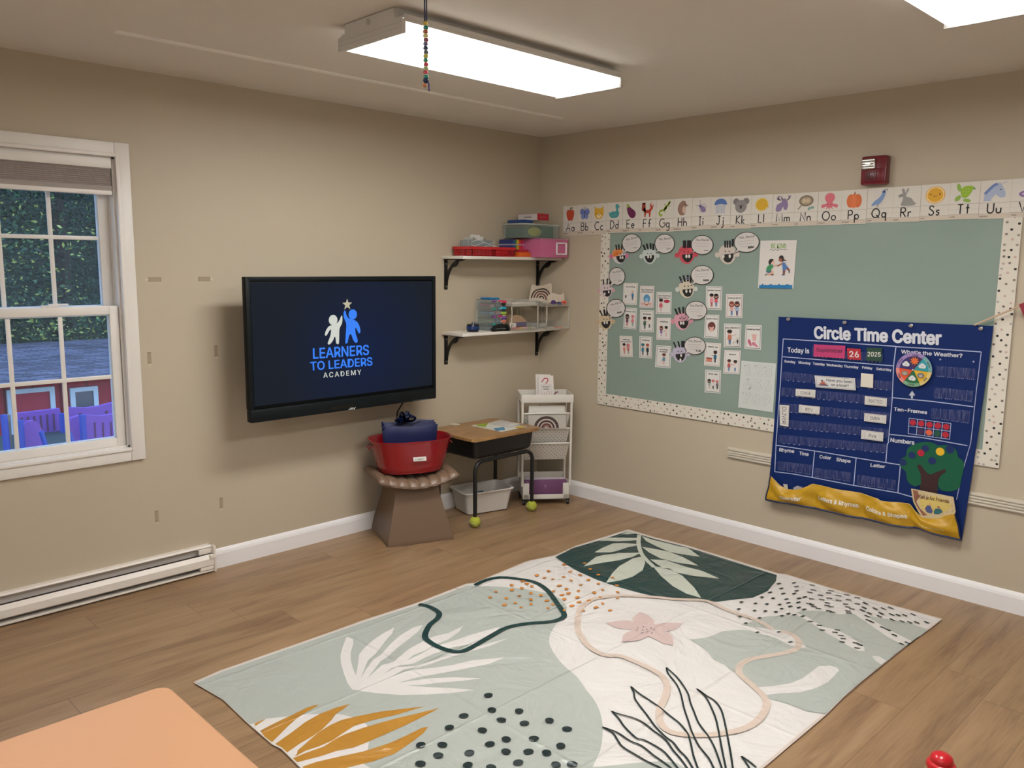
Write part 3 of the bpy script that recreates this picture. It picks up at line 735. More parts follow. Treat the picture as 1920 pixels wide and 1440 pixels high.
b.grid(lambda u, v: fl @ Vector((-.05+.12*u, -.012*v+.006*math.sin(8*u), .012*math.sin(6*u)-.055*v+.03*u)), 12, 5, cm); b.build('folded_flap', t)
b = MB(); b.ball((-.160, -.275, ZL+.176), .017, mat('4a3470', .6)); tag(b.build('yarn_ball'), 'small purple yarn ball in front of the cloth bag', 'ball')
t = thing('tape_roll', 'small orange-red roll in the upper corner tray', 'tape', (-.045, -.266, ZL+.17))
b = MB(); Xr = frame((-.042, -.266, ZL+.171), math.radians(-40)) @ Matrix.Rotation(math.radians(90), 4, 'X')
b.lathe([(.006, -.006), (.016, -.006), (.016, .006), (.006, .006)], Xr.translation, mat('e0522c', .5), X=Xr.to_3x3()); b.build('roll', t)
b = MB(); b.lathe([(.001, -.0065), (.006, -.0065), (.006, .0065), (.001, .0065)], Xr.translation, mat('50303a', .5), X=Xr.to_3x3()); b.build('core', t)
b = MB(); b.box(-.095, -.072, -.272, -.250, ZL+.1545, ZL+.178, mat('2e3a78', .5), bev=.004); tag(b.build('blue_block'), 'small blue block beside the orange roll in the corner tray', 'block')
# things in the bottom trays
t = thing('pencil_pouch', 'tan and grey pouch with a white tag in the lower acrylic tray', 'pouch', (-.40, -.14, ZL+.0045))
b = MB(); X = frame((-.400, -.150, ZL+.0045), math.radians(-8))
b.prism([X @ Vector((x, -.03, z)) for x, z in ((-.07, 0), (.07, 0), (.075, .055), (.03, .088), (-.02, .095), (-.065, .07))], X.to_3x3() @ Vector((0, .06, 0)), mat('a08468', .75)); b.build('body', t)
b = MB(); b.box(-.05, .074, -.033, -.0302, .015, .045, mat('5b5670', .7), X=X); b.build('purple_band', t)
A = on(X, 'front', (0, -.0336, 0)); A.slab([(-.068, .012), (-.015, .006), (-.010, .038), (-.060, .046)], .001, 'd8d4cc'); A.text('05', -.038, .020, .012, '5a5a58', bold=.03); A.build('tag', t)
for i, (c, nm) in enumerate((('c8332a', 'red'), ('d8702a', 'orange'), ('d8b83a', 'yellow'), ('d888a4', 'pink'), ('6a8a4a', 'green'), ('b8b0a0', 'cream'))):
    x = -.478+i*.036; b = MB(); b.box(x, x+.034, -.212, -.190, ZL+.0045, ZL+.018, mat(c, .6), bev=.002)
    tag(b.build('counting_block'), nm+' block in the row along the front of the lower tray', 'block', None)
b = MB(); b.box(-.21, -.12, -.18, -.10, ZL+.0045, ZL+.034, mat('8a8c84', .5), bev=.004); tag(b.build('card_case'), 'grey card case in the lower corner tray', 'case')
b = MB(); b.box(-.12, -.055, -.266, -.246, ZL+.0045, ZL+.012, mat('d85a30', .5), bev=.002); tag(b.build('orange_crayon_box'), 'orange crayon packet at the front of the lower corner tray', 'packet')
# ================================================================ STOOL AND TUB
SA = math.radians(-20.9); SX = frame((-1.338, -.2475, 0), SA)
t = thing('stool', 'brown padded stool with channelled saddle seat under the red tub', 'stool', (-1.338, -.2475, 0))
LB = mat('6f5947', .42, bump=(140, .1, .001)); LS = mat('7a6350', .38, bump=(140, .12, .001))
b = MB(); prof = [(.195, .002), (.193, .02), (.150, .19), (.132, .27), (.128, .315)]
vs = []; 
for h, z in prof: vs += [SX @ Vector((sx*h, sy*h, z)) for sx, sy in ((-1, -1), (1, -1), (1, 1), (-1, 1))]
b.add(vs, [(4*i+k, 4*i+(k+1) % 4, 4*i+4+(k+1) % 4, 4*i+4+k) for i in range(4) for k in range(4)]+[(3, 2, 1, 0)], LB)
b.build('base', t)
NCH = 8
def seat(u, v, top):
    x = (u-.5)*2; hw = .238; y = (v-.5)*2; hd = .185*(1-.05*x*x)
    ch = abs(math.sin(math.pi*u*NCH))**.45
    edge = max(0, 1-abs(x)**10)*max(0, 1-abs(y)**10)
    base = .300+.052*x*x
    ey = math.sqrt(max(0, 1-abs(y)**6)); ex = math.sqrt(max(0, 1-abs(x)**14))
    th = .036*ey*ex
    if top: z = base+.020+th+.011*ch*ey*ex
    else: z = base+.028-th*.95
    yy = y*hd*(1+.0*z)+(.006*ch*y if abs(y) > .9 else 0)
    return SX @ Vector((x*hw, yy, z))
b = MB(); b.grid(lambda u, v: seat(u, v, 1), 96, 28, LS); b.grid(lambda u, v: seat(u, v, 0), 24, 10, LS); b.build('channelled_seat', t)
b = MB(); pts = []
for i in range(25): x = -1+2*i/24; pts.append(SX @ Vector((x*.238, -.187*(1-.05*x*x), .300+.052*x*x+.026)))
b.tube(pts, .004, mat('6e5948', .45)); b.build('welt', t)
# red tub
TC = Vector((-1.352, -.262, 0))
z0 = .396
t = thing('tub', 'red oval party tub with a name label on the brown stool', 'tub', (TC.x, TC.y, z0))
RD = mat('8c0d19', .22, coat=.4)
TX = frame((TC.x, TC.y, z0), SA)
def ov(R, z, n=48, k=2.6):
    out = []
    for i in range(n):
        a = 2*math.pi*i/n; c, s = math.cos(a), math.sin(a); r = (abs(c)**k+abs(s)**k)**(-1/k)
        out.append(TX @ Vector((R*1.0*c*r, R*.66*s*r, z)))
    return out
def loft(b, rings, m, cap=True):
    n = len(rings[0]); vs = [p for r in rings for p in r]
    fs = [(i*n+k, i*n+(k+1) % n, (i+1)*n+(k+1) % n, (i+1)*n+k) for i in range(len(rings)-1) for k in range(n)]
    if cap: fs.append(tuple(range(n))[::-1])
    b.add(vs, fs, m, True)
b = MB(); R0, R1, Ht = .184, .236, .184
pr = []
for i in range(15):
    f = i/14; rr = R0+(R1-R0)*f+(.0025*math.sin(f*40) if .08 < f < .42 else 0); pr.append((rr, Ht*f))
loft(b, [ov(r, z) for r, z in [(R0-.012, .0)]+pr[1:]+[(R1+.006, Ht+.002), (R1+.007, Ht+.006), (R1+.002, Ht+.008), (R1-.003, Ht+.002)]+[(r-.004, z) for r, z in pr[::-1][1:]]+[(R0-.02, .004)]], RD)
b.build('body', t)
for s in (-1, 1):
    h = MB(); h.tube([TX @ Vector((s*(R1-.004), -.03, Ht-.025)), TX @ Vector((s*(R1+.012), -.022, Ht-.040)), TX @ Vector((s*(R1+.012), .022, Ht-.040)), TX @ Vector((s*(R1-.004), .03, Ht-.025))], .004, RD); h.build('handle', t)
nl = (TX.to_3x3() @ Vector((0, -1, .22))).normalized()
A = Art(TX @ Vector((.012, -.1460, .09)), TX.to_3x3() @ Vector((1, 0, 0)), nl.cross(TX.to_3x3() @ Vector((1, 0, 0))))
A.slab([(-.038, -.011), (.038, -.013), (.038, .011), (-.038, .012)], .001, 'd9d5ce'); A.text('Logan', -.004, -.006, .011, '33302e', bold=.01, width=.046); A.build('name_label', t)
# navy folded bags and a ribbon bow in the tub
NV = mat('131c4a', .55, bump=(25, .25, .006))
for i in range(3):
    X = TX @ Matrix.Translation((-.018+.006*i, -.055+.034*i, .035+.003*i)) @ Matrix.Rotation(math.radians(4-3*i), 4, 'X')
    b = MB(); w, h = .158-.002*i, .232+.004*i
    def cloth(u, v, X=X, w=w, h=h, s=1):
        x = (u-.5)*2*w*(.93+.1*v); z = h*v; e = math.sqrt(max(0, 1-(2*u-1)**8))*math.sqrt(max(0, 1-v**12))
        return X @ Vector((x, s*.012*e+.004*math.sin(7*u+i*2), z+.004*math.sin(9*u+i)))
    b.grid(lambda u, v: cloth(u, v, s=-1), 20, 12, NV); b.grid(lambda u, v: cloth(u, v, s=1), 20, 12, NV)
    tag(b.build('folded_bag'), ('folded navy cloth bag at the front of the red tub', 'folded navy cloth bag in the middle of the red tub', 'folded navy cloth bag at the back of the red tub')[i], 'bag', 'navy bags in the red tub')
b = MB(); r4 = random.Random(9); BC = TX @ Vector((-.040, -.035, .300))
SN = mat('0c1836', .18, coat=.5)
for k in range(26):
    a = r4.uniform(0, 6.283); el = r4.uniform(.05, 1.2); L = r4.uniform(.055, .085); d = Vector((math.cos(a)*math.cos(el), math.sin(a)*math.cos(el)*.7, math.sin(el)*.72)); w = Vector((-d.y, d.x, .2)).normalized()*.010
    up_ = d.cross(w).normalized(); pts = []
    for i in range(11):
        th = 2*math.pi*i/10; p = BC+d*(L*(1-math.cos(th))/2)+up_*(.014*math.sin(th)); pts += [p-w, p+w]
    b.add(pts, [(2*i, 2*i+1, 2*i+3, 2*i+2) for i in range(10)], SN, True)
b.grid(lambda u, v: BC+Vector((-.04+.16*u, -.02*v+.01*math.sin(5*u), -.024+.006*math.sin(9*u))), 10, 2, SN)
tag(b.build('ribbon_bow'), 'shiny navy ribbon bow on top of the bags in the tub', 'bow')

# ================================================================ SCHOOL DESK
DX0, DX1, DY0, DY1, DZ = -1.040, -.462, -.468, -.030, .556
t = thing('school_desk', 'child school desk with wood top, black box and tennis-ball feet', 'desk', ((DX0+DX1)/2, (DY0+DY1)/2, 0))
def _wood(nt, q):
    tc = nt.nodes.new('ShaderNodeTexCoord'); mp = nt.nodes.new('ShaderNodeMapping'); mp.inputs['Scale'].default_value = (5, 60, 5); nt.links.new(tc.outputs['Object'], mp.inputs[0])
    n = nt.nodes.new('ShaderNodeTexNoise'); n.inputs['Scale'].default_value = 1.5; n.inputs['Detail'].default_value = 5; nt.links.new(mp.outputs[0], n.inputs[0])
    nt.links.new(_ramp(nt, n.outputs['Fac'], [(.35, '86613c'), (.6, 'a67f52'), (.75, 'b38b5c')]), q.inputs['Base Color']); q.inputs['Roughness'].default_value = .35
M_dw = node_mat('desk_wood', _wood)
def rrect(x0, x1, y0, y1, r, z, n=6):
    out = []
    for cx, cy, a in ((x1-r, y1-r, 0), (x0+r, y1-r, 90), (x0+r, y0+r, 180), (x1-r, y0+r, 270)):
        for i in range(n+1): q = math.radians(a+90*i/n); out.append(Vector((cx+r*math.cos(q), cy+r*math.sin(q), z)))
    return out
b = MB(); r0 = rrect(DX0, DX1, DY0, DY1, .035, DZ-.019); r1 = rrect(DX0-.001, DX1+.001, DY0-.001, DY1+.001, .036, DZ-.008); r2 = rrect(DX0, DX1, DY0, DY1, .035, DZ-.002); r5 = rrect(DX0+.003, DX1-.003, DY0+.003, DY1-.003, .033, DZ)
loft(b, [r0, r1, r2, r5], M_dw); b.add(r5, [tuple(range(len(r5)))], M_dw); b.build('desktop', t)
BKM = mat('131314', .42)
b = MB(); z1 = DZ-.020; z2 = DZ-.142
a0, a1, c0, c1 = DX0+.035, DX1-.03, DY0+.03, DY1-.02
def boxr(dx, z, r): return rrect(a0+dx, a1-dx, c0+dx, c1-dx, r, z)
loft(b, [boxr(.035, z2, .03), boxr(.016, z2+.012, .03), boxr(.010, z2+.03, .03), boxr(0, z1, .03)], BKM); b.build('book_box', t)
def legset(y, parent):
    lx0, lx1 = -.985, -.492; r = .0125
    pts = [(lx0, y, .045), (lx0, y, z2-.085)]
    for i in range(7): q = math.radians(180-90*i/6); pts.append((lx0+.06+.06*math.cos(q), y, z2-.072+.06*math.sin(q)))
    pts += [(lx1-.06, y, z2-.012)]
    for i in range(1, 7): q = math.radians(90-90*i/6); pts.append((lx1-.06+.06*math.cos(q), y, z2-.072+.06*math.sin(q)))
    pts += [(lx1, y, .045)]
    m = MB(); m.tube(pts, r, BKM, n=12)
    o = m.build('leg_frame', parent)
    for x in (lx0, lx1):
        c = MB(); c.tube([(x, y, .050), (x, y, .105)], .0105, mat('b0b0ae', .25, metal=.9), n=12); c.build('chrome_foot', o)
legset(-.418, t); legset(-.075, t)
for i, (x, y) in enumerate(((-.985, -.418), (-.492, -.418), (-.985, -.075), (-.492, -.075))):
    bt = thing('tennis_ball', ('yellow-green tennis ball on the desk leg nearest the white bin', 'yellow-green tennis ball on the front leg before the rolling cart', 'tennis ball on the rear desk leg by the stool side', 'tennis ball on the rear desk leg by the wall and cart')[i], 'ball', (x, y, 0), 'tennis balls on the desk feet')
    b = MB(); b.ball((x, y, .0335), .034, mat('a9b03a', .9, bump=(300, .4, .001)), n=24); b.build('felt', bt)
    b = MB(); pts = []
    for k in range(25):
        a = 2*math.pi*k/24; v = Vector((math.cos(a), math.sin(a), .55*math.sin(2*a))).normalized()*.0342; pts.append(Vector((x, y, .0335))+Matrix.Rotation(.9, 3, 'X') @ v)
    b.tube(pts, .0012, mat('d6d8b0', .8), n=5, cap=False); b.build('seam', bt)
# papers on the desk
def sheet(name, label, cat, pts, z, t_, c, draw=None, group=None):
    A = Art((DX0, DY0, z), (1, 0, 0), (0, 1, 0)); A.pslab(pts, t_, c)
    if draw: draw(A)
    return tag(A.build(name), label, cat, group)
def q7(x, y): return (670+x/4, 680+y/4)
def d1(A):
    A.ppoly([q7(*p) for p in ((905, 462), (985, 452), (960, 484), (890, 475))], '8fa43a'); A.ppoly([q7(*p) for p in ((1020, 492), (1100, 482), (1110, 505), (1040, 512))], '4d86a8')
    A.ppoly([q7(*p) for p in ((1200, 478), (1262, 476), (1240, 492), (1180, 490))], 'c9a43a')
sheet('picture_mat', 'colourful laminated picture mat lying on the school desk', 'paper', [q7(*p) for p in ((858, 474), (1075, 519), (1275, 484), (1050, 446))], DZ+.0005, .003, 'd3d2ca', d1)
sheet('worksheet', 'white worksheet lying on the picture mat on the desk', 'paper', [q7(*p) for p in ((975, 458), (1145, 486), (1225, 462), (1075, 430))], DZ+.0045, .002, 'cfccc6', lambda A: [A.pline([q7(1010+k*14, 458-k*7), q7(1120+k*20, 476-k*7)], .003, '8a8a86') for k in range(4)])
sheet('small_card', 'small cream card near the back left of the desk', 'card', [q7(*p) for p in ((688, 464), (738, 474), (775, 466), (725, 456))], DZ+.0005, .003, 'cfc7b4', lambda A: A.pline([q7(722, 469), q7(745, 467)], .006, '5a4a3a'))

# ================================================================ WHITE BIN
t = thing('dish_bin', 'white rectangular plastic bin on the floor under the desk', 'bin', (-.735, -.13, 0))
BW = mat('cfcac2', .35); BR = frame((-.700, -.165, 0), math.radians(-14))
def rr2(w, d, r, z): return [BR @ p for p in rrect(-w, w, -d, d, r, z)]
b = MB(); W_, D_ = .150, .098
rings = [rr2(W_-.012, D_-.012, .02, .002), rr2(W_, D_, .03, .008), rr2(W_+.022, D_+.018, .035, .138), rr2(W_+.032, D_+.028, .04, .140), rr2(W_+.034, D_+.030, .04, .146), rr2(W_+.030, D_+.026, .04, .151), rr2(W_+.020, D_+.016, .035, .150), rr2(W_-.002, D_-.002, .03, .012)]
loft(b, rings, BW); b.add(rings[-1], [tuple(range(len(rings[-1])))], BW); b.build('body', t)
b = MB(); b.prism([BR @ Vector(p) for p in ((-.06, -.05, .03), (.05, -.06, .05), (.03, .04, .105), (-.03, .05, .10))], (0, 0, .004), mat('2c4a68', .4)); tag(b.build('blue_packet'), 'dark blue plastic packet lying in the white bin', 'packet')
b = MB(); b.prism([BR @ Vector(p) for p in ((-.12, -.06, .014), (-.01, -.07, .014), (.02, .03, .014), (-.11, .05, .014))], (0, 0, .010), mat('7f97aa', .4)); tag(b.build('clear_packet'), 'pale blue packet lying on the bottom of the white bin', 'packet')

# ================================================================ ROLLING CART
CA = math.radians(-38); CX = frame((-.262, -.305, 0), CA)
t = thing('rolling_cart', 'white three-shelf sling rolling cart in the corner by the desk', 'cart', (-.262, -.305, 0))
CW = mat('d6d1c8', .38)
hw, dd = .158, .115    # half width, half depth
def cb(b, x0, x1, y0, y1, z0, z1, m=CW, bev=.003): b.box(x0, x1, y0, y1, z0, z1, m, bev=bev, X=CX)
b = MB(); cb(b, -hw-.012, hw+.012, -dd, dd, .690, .694)
for q in ((-hw-.014, hw+.014, -dd-.004, -dd+.002), (-hw-.014, hw+.014, dd-.002, dd+.004)): cb(b, q[0], q[1], q[2], q[3], .690, .742)
for q in ((-hw-.014, -hw-.008), (hw+.008, hw+.014)): cb(b, q[0], q[1], -dd, dd, .690, .742)
b.build('top_tray', t)
for i, (x, y) in enumerate(((-hw-.004, -dd+.008), (hw+.004, -dd+.008), (-hw-.004, dd-.012), (hw+.004, dd-.012))):
    b = MB(); b.tube([CX @ Vector((x*.98, y, .130)), CX @ Vector((x, y, .690))], .0085, CW, n=10); b.build('post', t)
def sling(z, dot, label=None):
    o = MB()
    # perforated or dotted sling front leaning outwards towards its rail
    P = [(-hw+.006, -dd+.016, z), (hw-.006, -dd+.016, z), (hw-.020, -dd+.070, z-.115), (-hw+.020, -dd+.070, z-.115)]
    A = Art(CX @ Vector((0, -dd+.016, z)), CX.to_3x3() @ Vector((1, 0, 0)), CX.to_3x3() @ Vector((0, -.42, .908)))
    A.w = -.0; A.slab([(-hw+.020, -.127), (hw-.020, -.127), (hw-.006, 0), (-hw+.006, 0)], .002, 'cfcac0')
    r = random.Random(int(z*100))
    for j in range(8):
        for k in range(12):
            x = -hw+.022+k*.0265+(.013 if j % 2 else 0); v = -.012-j*.0145
            if abs(x) < hw-.018: A.ell(x, v, .0032, .0032, dot if r.random() < .6 else '8a7f78', n=8, up=False)
    A.build('sling', t)
    b = MB(); b.tube([CX @ Vector((-hw-.002, -dd+.012, z+.004)), CX @ Vector((hw+.002, -dd+.012, z+.004))], .006, CW, n=8); b.build('rail', t)
    b = MB(); b.prism([CX @ Vector(p) for p in ((-hw+.02, -dd+.072, z-.117), (hw-.02, -dd+.072, z-.117), (hw-.02, dd-.03, z-.112), (-hw+.02, dd-.03, z-.112))], (0, 0, .002), CW); b.build('pocket_floor', t)
for z in (.612, .512, .412): sling(z, '3c3432')
# bottom drawer
b = MB(); z0, z1 = .042, .160
cb(b, -hw+.008, hw-.008, -dd+.002, -dd+.006, z0, z0+.032); cb(b, -hw+.008, -hw+.045, -dd+.002, -dd+.006, z0, z1-.010); cb(b, hw-.045, hw-.008, -dd+.002, -dd+.006, z0, z1-.010)
cb(b, -hw+.004, -hw+.010, -dd+.002, dd, z0, z1-.012); cb(b, hw-.010, hw-.004, -dd+.002, dd, z0, z1-.012); cb(b, -hw+.004, hw-.004, dd-.006, dd, z0, z1+.012); cb(b, -hw+.008, hw-.008, -dd+.006, dd-.006, z0, z0+.004)
b.build('bottom_bin', t)
for x, y in ((-hw+.010, -dd+.015), (hw-.010, -dd+.015), (-hw+.010, dd-.02), (hw-.010, dd-.02)):
    b = MB(); b.lathe([(.002, -.008), (.015, -.008), (.017, 0), (.015, .008), (.002, .008)], CX @ Vector((x, y, .0175)), mat('0f0f10', .4), X=CX.to_3x3() @ Matrix.Rotation(math.radians(90), 3, 'Y')); cb(b, x-.012, x+.012, y-.010, y+.010, .030, .043, mat('0f0f10', .4)); b.build('caster', t)
t = thing('purple_folder', 'purple plastic folder case standing in the bottom bin of the cart', 'folder', (-.262, -.305, .05))
b = MB(); b.box(-hw+.014, hw-.018, -dd+.012, -dd+.035, .050, .168, mat('6d4468', .35), bev=.004, X=CX); b.build('body', t)
A = on(CX, 'front', (0, -dd+.0115, 0)); A.ell(-.005, .130, .008, .010, '8a6486'); A.ell(.0, .120, .004, .010, '8a6486'); A.build('clasp', t)
b = MB(); b.box(-hw+.022, hw-.022, -dd+.045, -dd+.055, .050, .176, mat('b9a9b4', .4), bev=.003, X=CX); tag(b.build('clear_folder'), 'pale folder behind the purple one in the cart bottom bin', 'folder')
# rainbow sign in the second sling
t = thing('rainbow_board', 'pale plank board with brown rainbow in the cart sling', 'sign', (-.27, -.33, .5))
A = Art(CX @ Vector((-.005, -dd-.001, .522)), CX.to_3x3() @ Vector((1, 0, 0)), CX.to_3x3() @ Vector((0, .10, .99)))
A.slab([(-.120, -.004), (.130, -.004), (.130, .086), (-.120, .086)], .003, 'b4afa6')
for x in (-.06, 0, .06): A.line([(x+.02, -.004), (x+.02, .086)], .001, '98938a', up=False)
for r, c in ((.078, '35201e'), (.061, 'c9c0b6'), (.052, '3a2420'), (.040, 'b9a79c'), (.032, '5c3630'), (.020, '8f6a60'), (.010, 'b4afa6')):
    A.poly([(r*1.06*math.cos(math.pi*i/18), max(-.003, r*math.sin(math.pi*i/18))) for i in range(19)], c)
for i in range(15):
    a = math.pi*(i+.5)/15; A.ell(.070*1.06*math.cos(a), .070*math.sin(a), .0022, .0022, '8f7a70', up=i == 0, n=8); A.ell(.0565*1.06*math.cos(a), .0565*math.sin(a), .0018, .0018, '4a3632', up=False, n=8)
A.build('board', t)
# binders in the first sling
for i, (dx, h, c) in enumerate(((-.0, .662, 'd9d5cd'), (.01, .655, 'c8c4bc'))):
    b = MB(); b.box(-.118+dx, .122+dx-i*.0, -dd+.036+i*.020, -dd+.052+i*.020, .520, h-i*.002+.002, mat(c, .5), X=CX); tag(b.build('binder'), ('front white binder standing in the top sling of the cart', 'second white binder standing behind the front one in the cart')[i], 'binder', 'binders in the cart')
# booklets and pen on the top tray
def bk(A):
    A.line(smooth([(-.030, .122), (-.012, .146), (.010, .144), (.008, .126), (-.004, .112)], 4), .006, 'b03046')
    A.line([(-.034, .104), (.030, .104), (.030, .020), (-.034, .020)], .0012, '5a4a4c', closed=True)
    A.text('Running a', -.002, .088, .008, '2e2628', bold=.05, width=.046); A.text('Fundraiser', -.002, .073, .008, '2e2628', bold=.05, width=.040)
    A.line(smooth([(.0, .047), (.006, .060), (.016, .060), (.022, .050), (.018, .038), (.006, .038)], 3, True), .0015, 'b84a5c', closed=True); A.line([(-.018, .054), (-.012, .038)], .0015, 'b84a5c')
for i in range(2):
    A = Art(CX @ Vector((.002-i*.018, -.066+i*.022, .695)), CX.to_3x3() @ Vector((1, .05*i, 0)), CX.to_3x3() @ Vector((.02*(i-1), .14, .98)))
    A.slab([(-.050, 0), (.050, 0), (.048, .165+.003*i), (-.052, .167+.005*i)], .004, 'd6cfc8')
    if i == 0: bk(A)
    tag(A.build('booklet'), ('front booklet with red swirl standing on the rolling cart', 'rear cream booklet behind the one with the red swirl')[i], 'booklet', 'booklets on the cart')
b = MB(); b.tube([CX @ Vector((.025, -.100, .703)), CX @ Vector((.062, -.080, .756))], .0045, mat('74284a', .4)); b.tube([CX @ Vector((.056, -.086, .748)), CX @ Vector((.074, -.086, .757))], .003, mat('74284a', .4))
tag(b.build('marker_pen'), 'maroon marker leaning against the booklets on the cart', 'pen')
# ================================================================ RUG
def Z(ox, oy, s): return lambda *a: [(ox+x/s, oy+y/s) for x, y in (a[0] if len(a) == 1 and isinstance(a[0], list) else a)]
z1 = Z(340, 1080, 2.3415); z2 = Z(880, 980, 3.2); z3 = Z(1100, 1050, 2.3415); z5 = Z(1360, 1060, 4.5714); z6 = Z(1120, 1240, 5.3333); z7 = Z(480, 1290, 6); z8 = Z(740, 1290, 4.8); z9 = Z(600, 1100, 6)
def rugmat(c):
    k = ('rug', c)
    if k in _M: return _M[k]
    def f(nt, q):
        q.inputs['Base Color'].default_value = lin(c); q.inputs['Roughness'].default_value = .33; q.inputs['Specular IOR Level'].default_value = .55
        g = nt.nodes.new('ShaderNodeNewGeometry'); s = nt.nodes.new('ShaderNodeSeparateXYZ'); nt.links.new(g.outputs['Position'], s.inputs[0])
        n = nt.nodes.new('ShaderNodeTexNoise'); n.inputs['Scale'].default_value = 3.2; n.inputs['Detail'].default_value = 4; n.inputs['Distortion'].default_value = 1.2
        nt.links.new(g.outputs['Position'], n.inputs['Vector'])
        def fold(o, per, off):
            d = _math(nt, 'ABSOLUTE', _math(nt, 'SUBTRACT', _math(nt, 'FRACT', _math(nt, 'ADD', _math(nt, 'DIVIDE', o, per), off)), .5))
            return _math(nt, 'POWER', 2.718, _math(nt, 'MULTIPLY', _math(nt, 'MULTIPLY', d, d), -5000))
        nx = _math(nt, 'ADD', s.outputs['X'], _math(nt, 'MULTIPLY', n.outputs['Fac'], .02)); ny = _math(nt, 'ADD', s.outputs['Y'], _math(nt, 'MULTIPLY', n.outputs['Fac'], .02))
        cr = _math(nt, 'ADD', fold(nx, .66, .08), fold(ny, .44, .06))
        h = _math(nt, 'ADD', _math(nt, 'MULTIPLY', n.outputs['Fac'], 1.3), _math(nt, 'MULTIPLY', cr, .13))
        b = nt.nodes.new('ShaderNodeBump'); b.inputs['Strength'].default_value = 1; b.inputs['Distance'].default_value = .022
        nt.links.new(h, b.inputs['Height']); nt.links.new(b.outputs[0], q.inputs['Normal'])
    _M[k] = node_mat('rug_'+c, f); return _M[k]
RWH, RSG, RDG, ROC, ROR, RBG, RPK, RBK = [rugmat(c) for c in ('d8d4d0', 'abb1aa', '12393a', 'b58230', 'cc8434', 'cdbcae', 'c9b2ae', '17292b')]
A = Art((-1.70, -1.99, 0), (1, 0, 0), (0, 1, 0)); A.STEP = .00025
edge_ = z1((60, 470), (175, 420), (520, 300), (740, 222), (800, 200), (1040, 122), (1255, 38), (1290, 35))+z2((340, 240), (370, 232), (515, 202), (640, 145), (790, 97), (955, 45), (1030, 68), (1110, 92), (1300, 140), (1850, 310))+z5((520, 85), (940, 215), (1855, 468), (1740, 550), (1660, 612), (1640, 615), (1370, 830), (1150, 1005), (1000, 1135), (860, 1278))+z6((1650, 1067))
nearL = [(563, 1438), (530, 1405), (513, 1397), (468, 1358), (421, 1313)]
A.w = .001
out = [A.uv(p) for p in edge_]+[(-.55, -.872), (-1.32, -.874)]+[A.uv(p) for p in nearL]
A.slab(out, .004, RWH)
# sage field on the left
sg = [A.uv(p) for p in z1((64, 471), (175, 422), (520, 302), (740, 224), (800, 203), (1040, 125), (1255, 42))+smooth(z2((20, 378), (150, 383), (300, 395), (450, 420), (540, 455), (585, 510), (560, 570), (520, 610), (485, 670), (480, 720), (500, 770), (560, 850), (640, 920), (690, 985))+z8((1735, 30), (1810, 130), (1860, 260), (1872, 400), (1850, 560), (1780, 715)), 4)]
sg += smooth([sg[-1], (-.43, -.66), (-.55, -.80), (-.70, -.868)], 4)[1:]+[(-1.315, -.868)]+[A.uv(p) for p in nearL]
A.poly(sg, RSG)
wp = [A.uv(p) for p in z7((-30, 400), (110, 345), (370, 320), (540, 300), (760, 290), (950, 295), (1075, 325), (1180, 370), (1245, 410), (1270, 500), (1270, 610), (1255, 700), (1215, 860))]+[(-1.05, -.80), (-1.12, -.868), (-1.315, -.868)]+[A.uv(p) for p in nearL[:4]]
A.poly(wp, RWH)
lf = [[(-20, 400), (110, 345), (80, 370), (-5, 428)],
 [(45, 480), (200, 400), (400, 305), (560, 225), (650, 195), (715, 185), (640, 230), (560, 275), (450, 350), (350, 440), (270, 520), (180, 610), (100, 550)],
 [(215, 630), (400, 500), (560, 380), (720, 290), (900, 220), (1060, 178), (980, 240), (900, 290), (850, 360), (740, 470), (640, 540), (500, 620), (350, 725), (290, 670)],
 [(460, 740), (470, 700), (540, 640), (700, 500), (830, 420), (960, 360), (1100, 325), (1400, 265), (1600, 240), (1900, 208), (1800, 235), (1600, 295), (1300, 365), (1100, 430), (960, 520), (860, 590), (700, 660), (560, 705), (430, 775)],
 [(415, 790), (560, 730), (760, 660), (900, 570), (1000, 520), (1200, 450), (1400, 390), (1600, 335), (1760, 300), (2070, 222), (1900, 310), (1700, 410), (1500, 500), (1250, 610), (1100, 670), (900, 710), (720, 770), (600, 800), (465, 835)],
 [(520, 885), (680, 830), (900, 780), (1200, 715), (1500, 620), (1700, 530), (1860, 450), (1941, 435), (1880, 510), (1750, 610), (1560, 740), (1300, 830), (1030, 895), (800, 990), (620, 1010)]]
for i, L in enumerate(lf): A.ppoly(z7(L), ROC, up=i == 0)
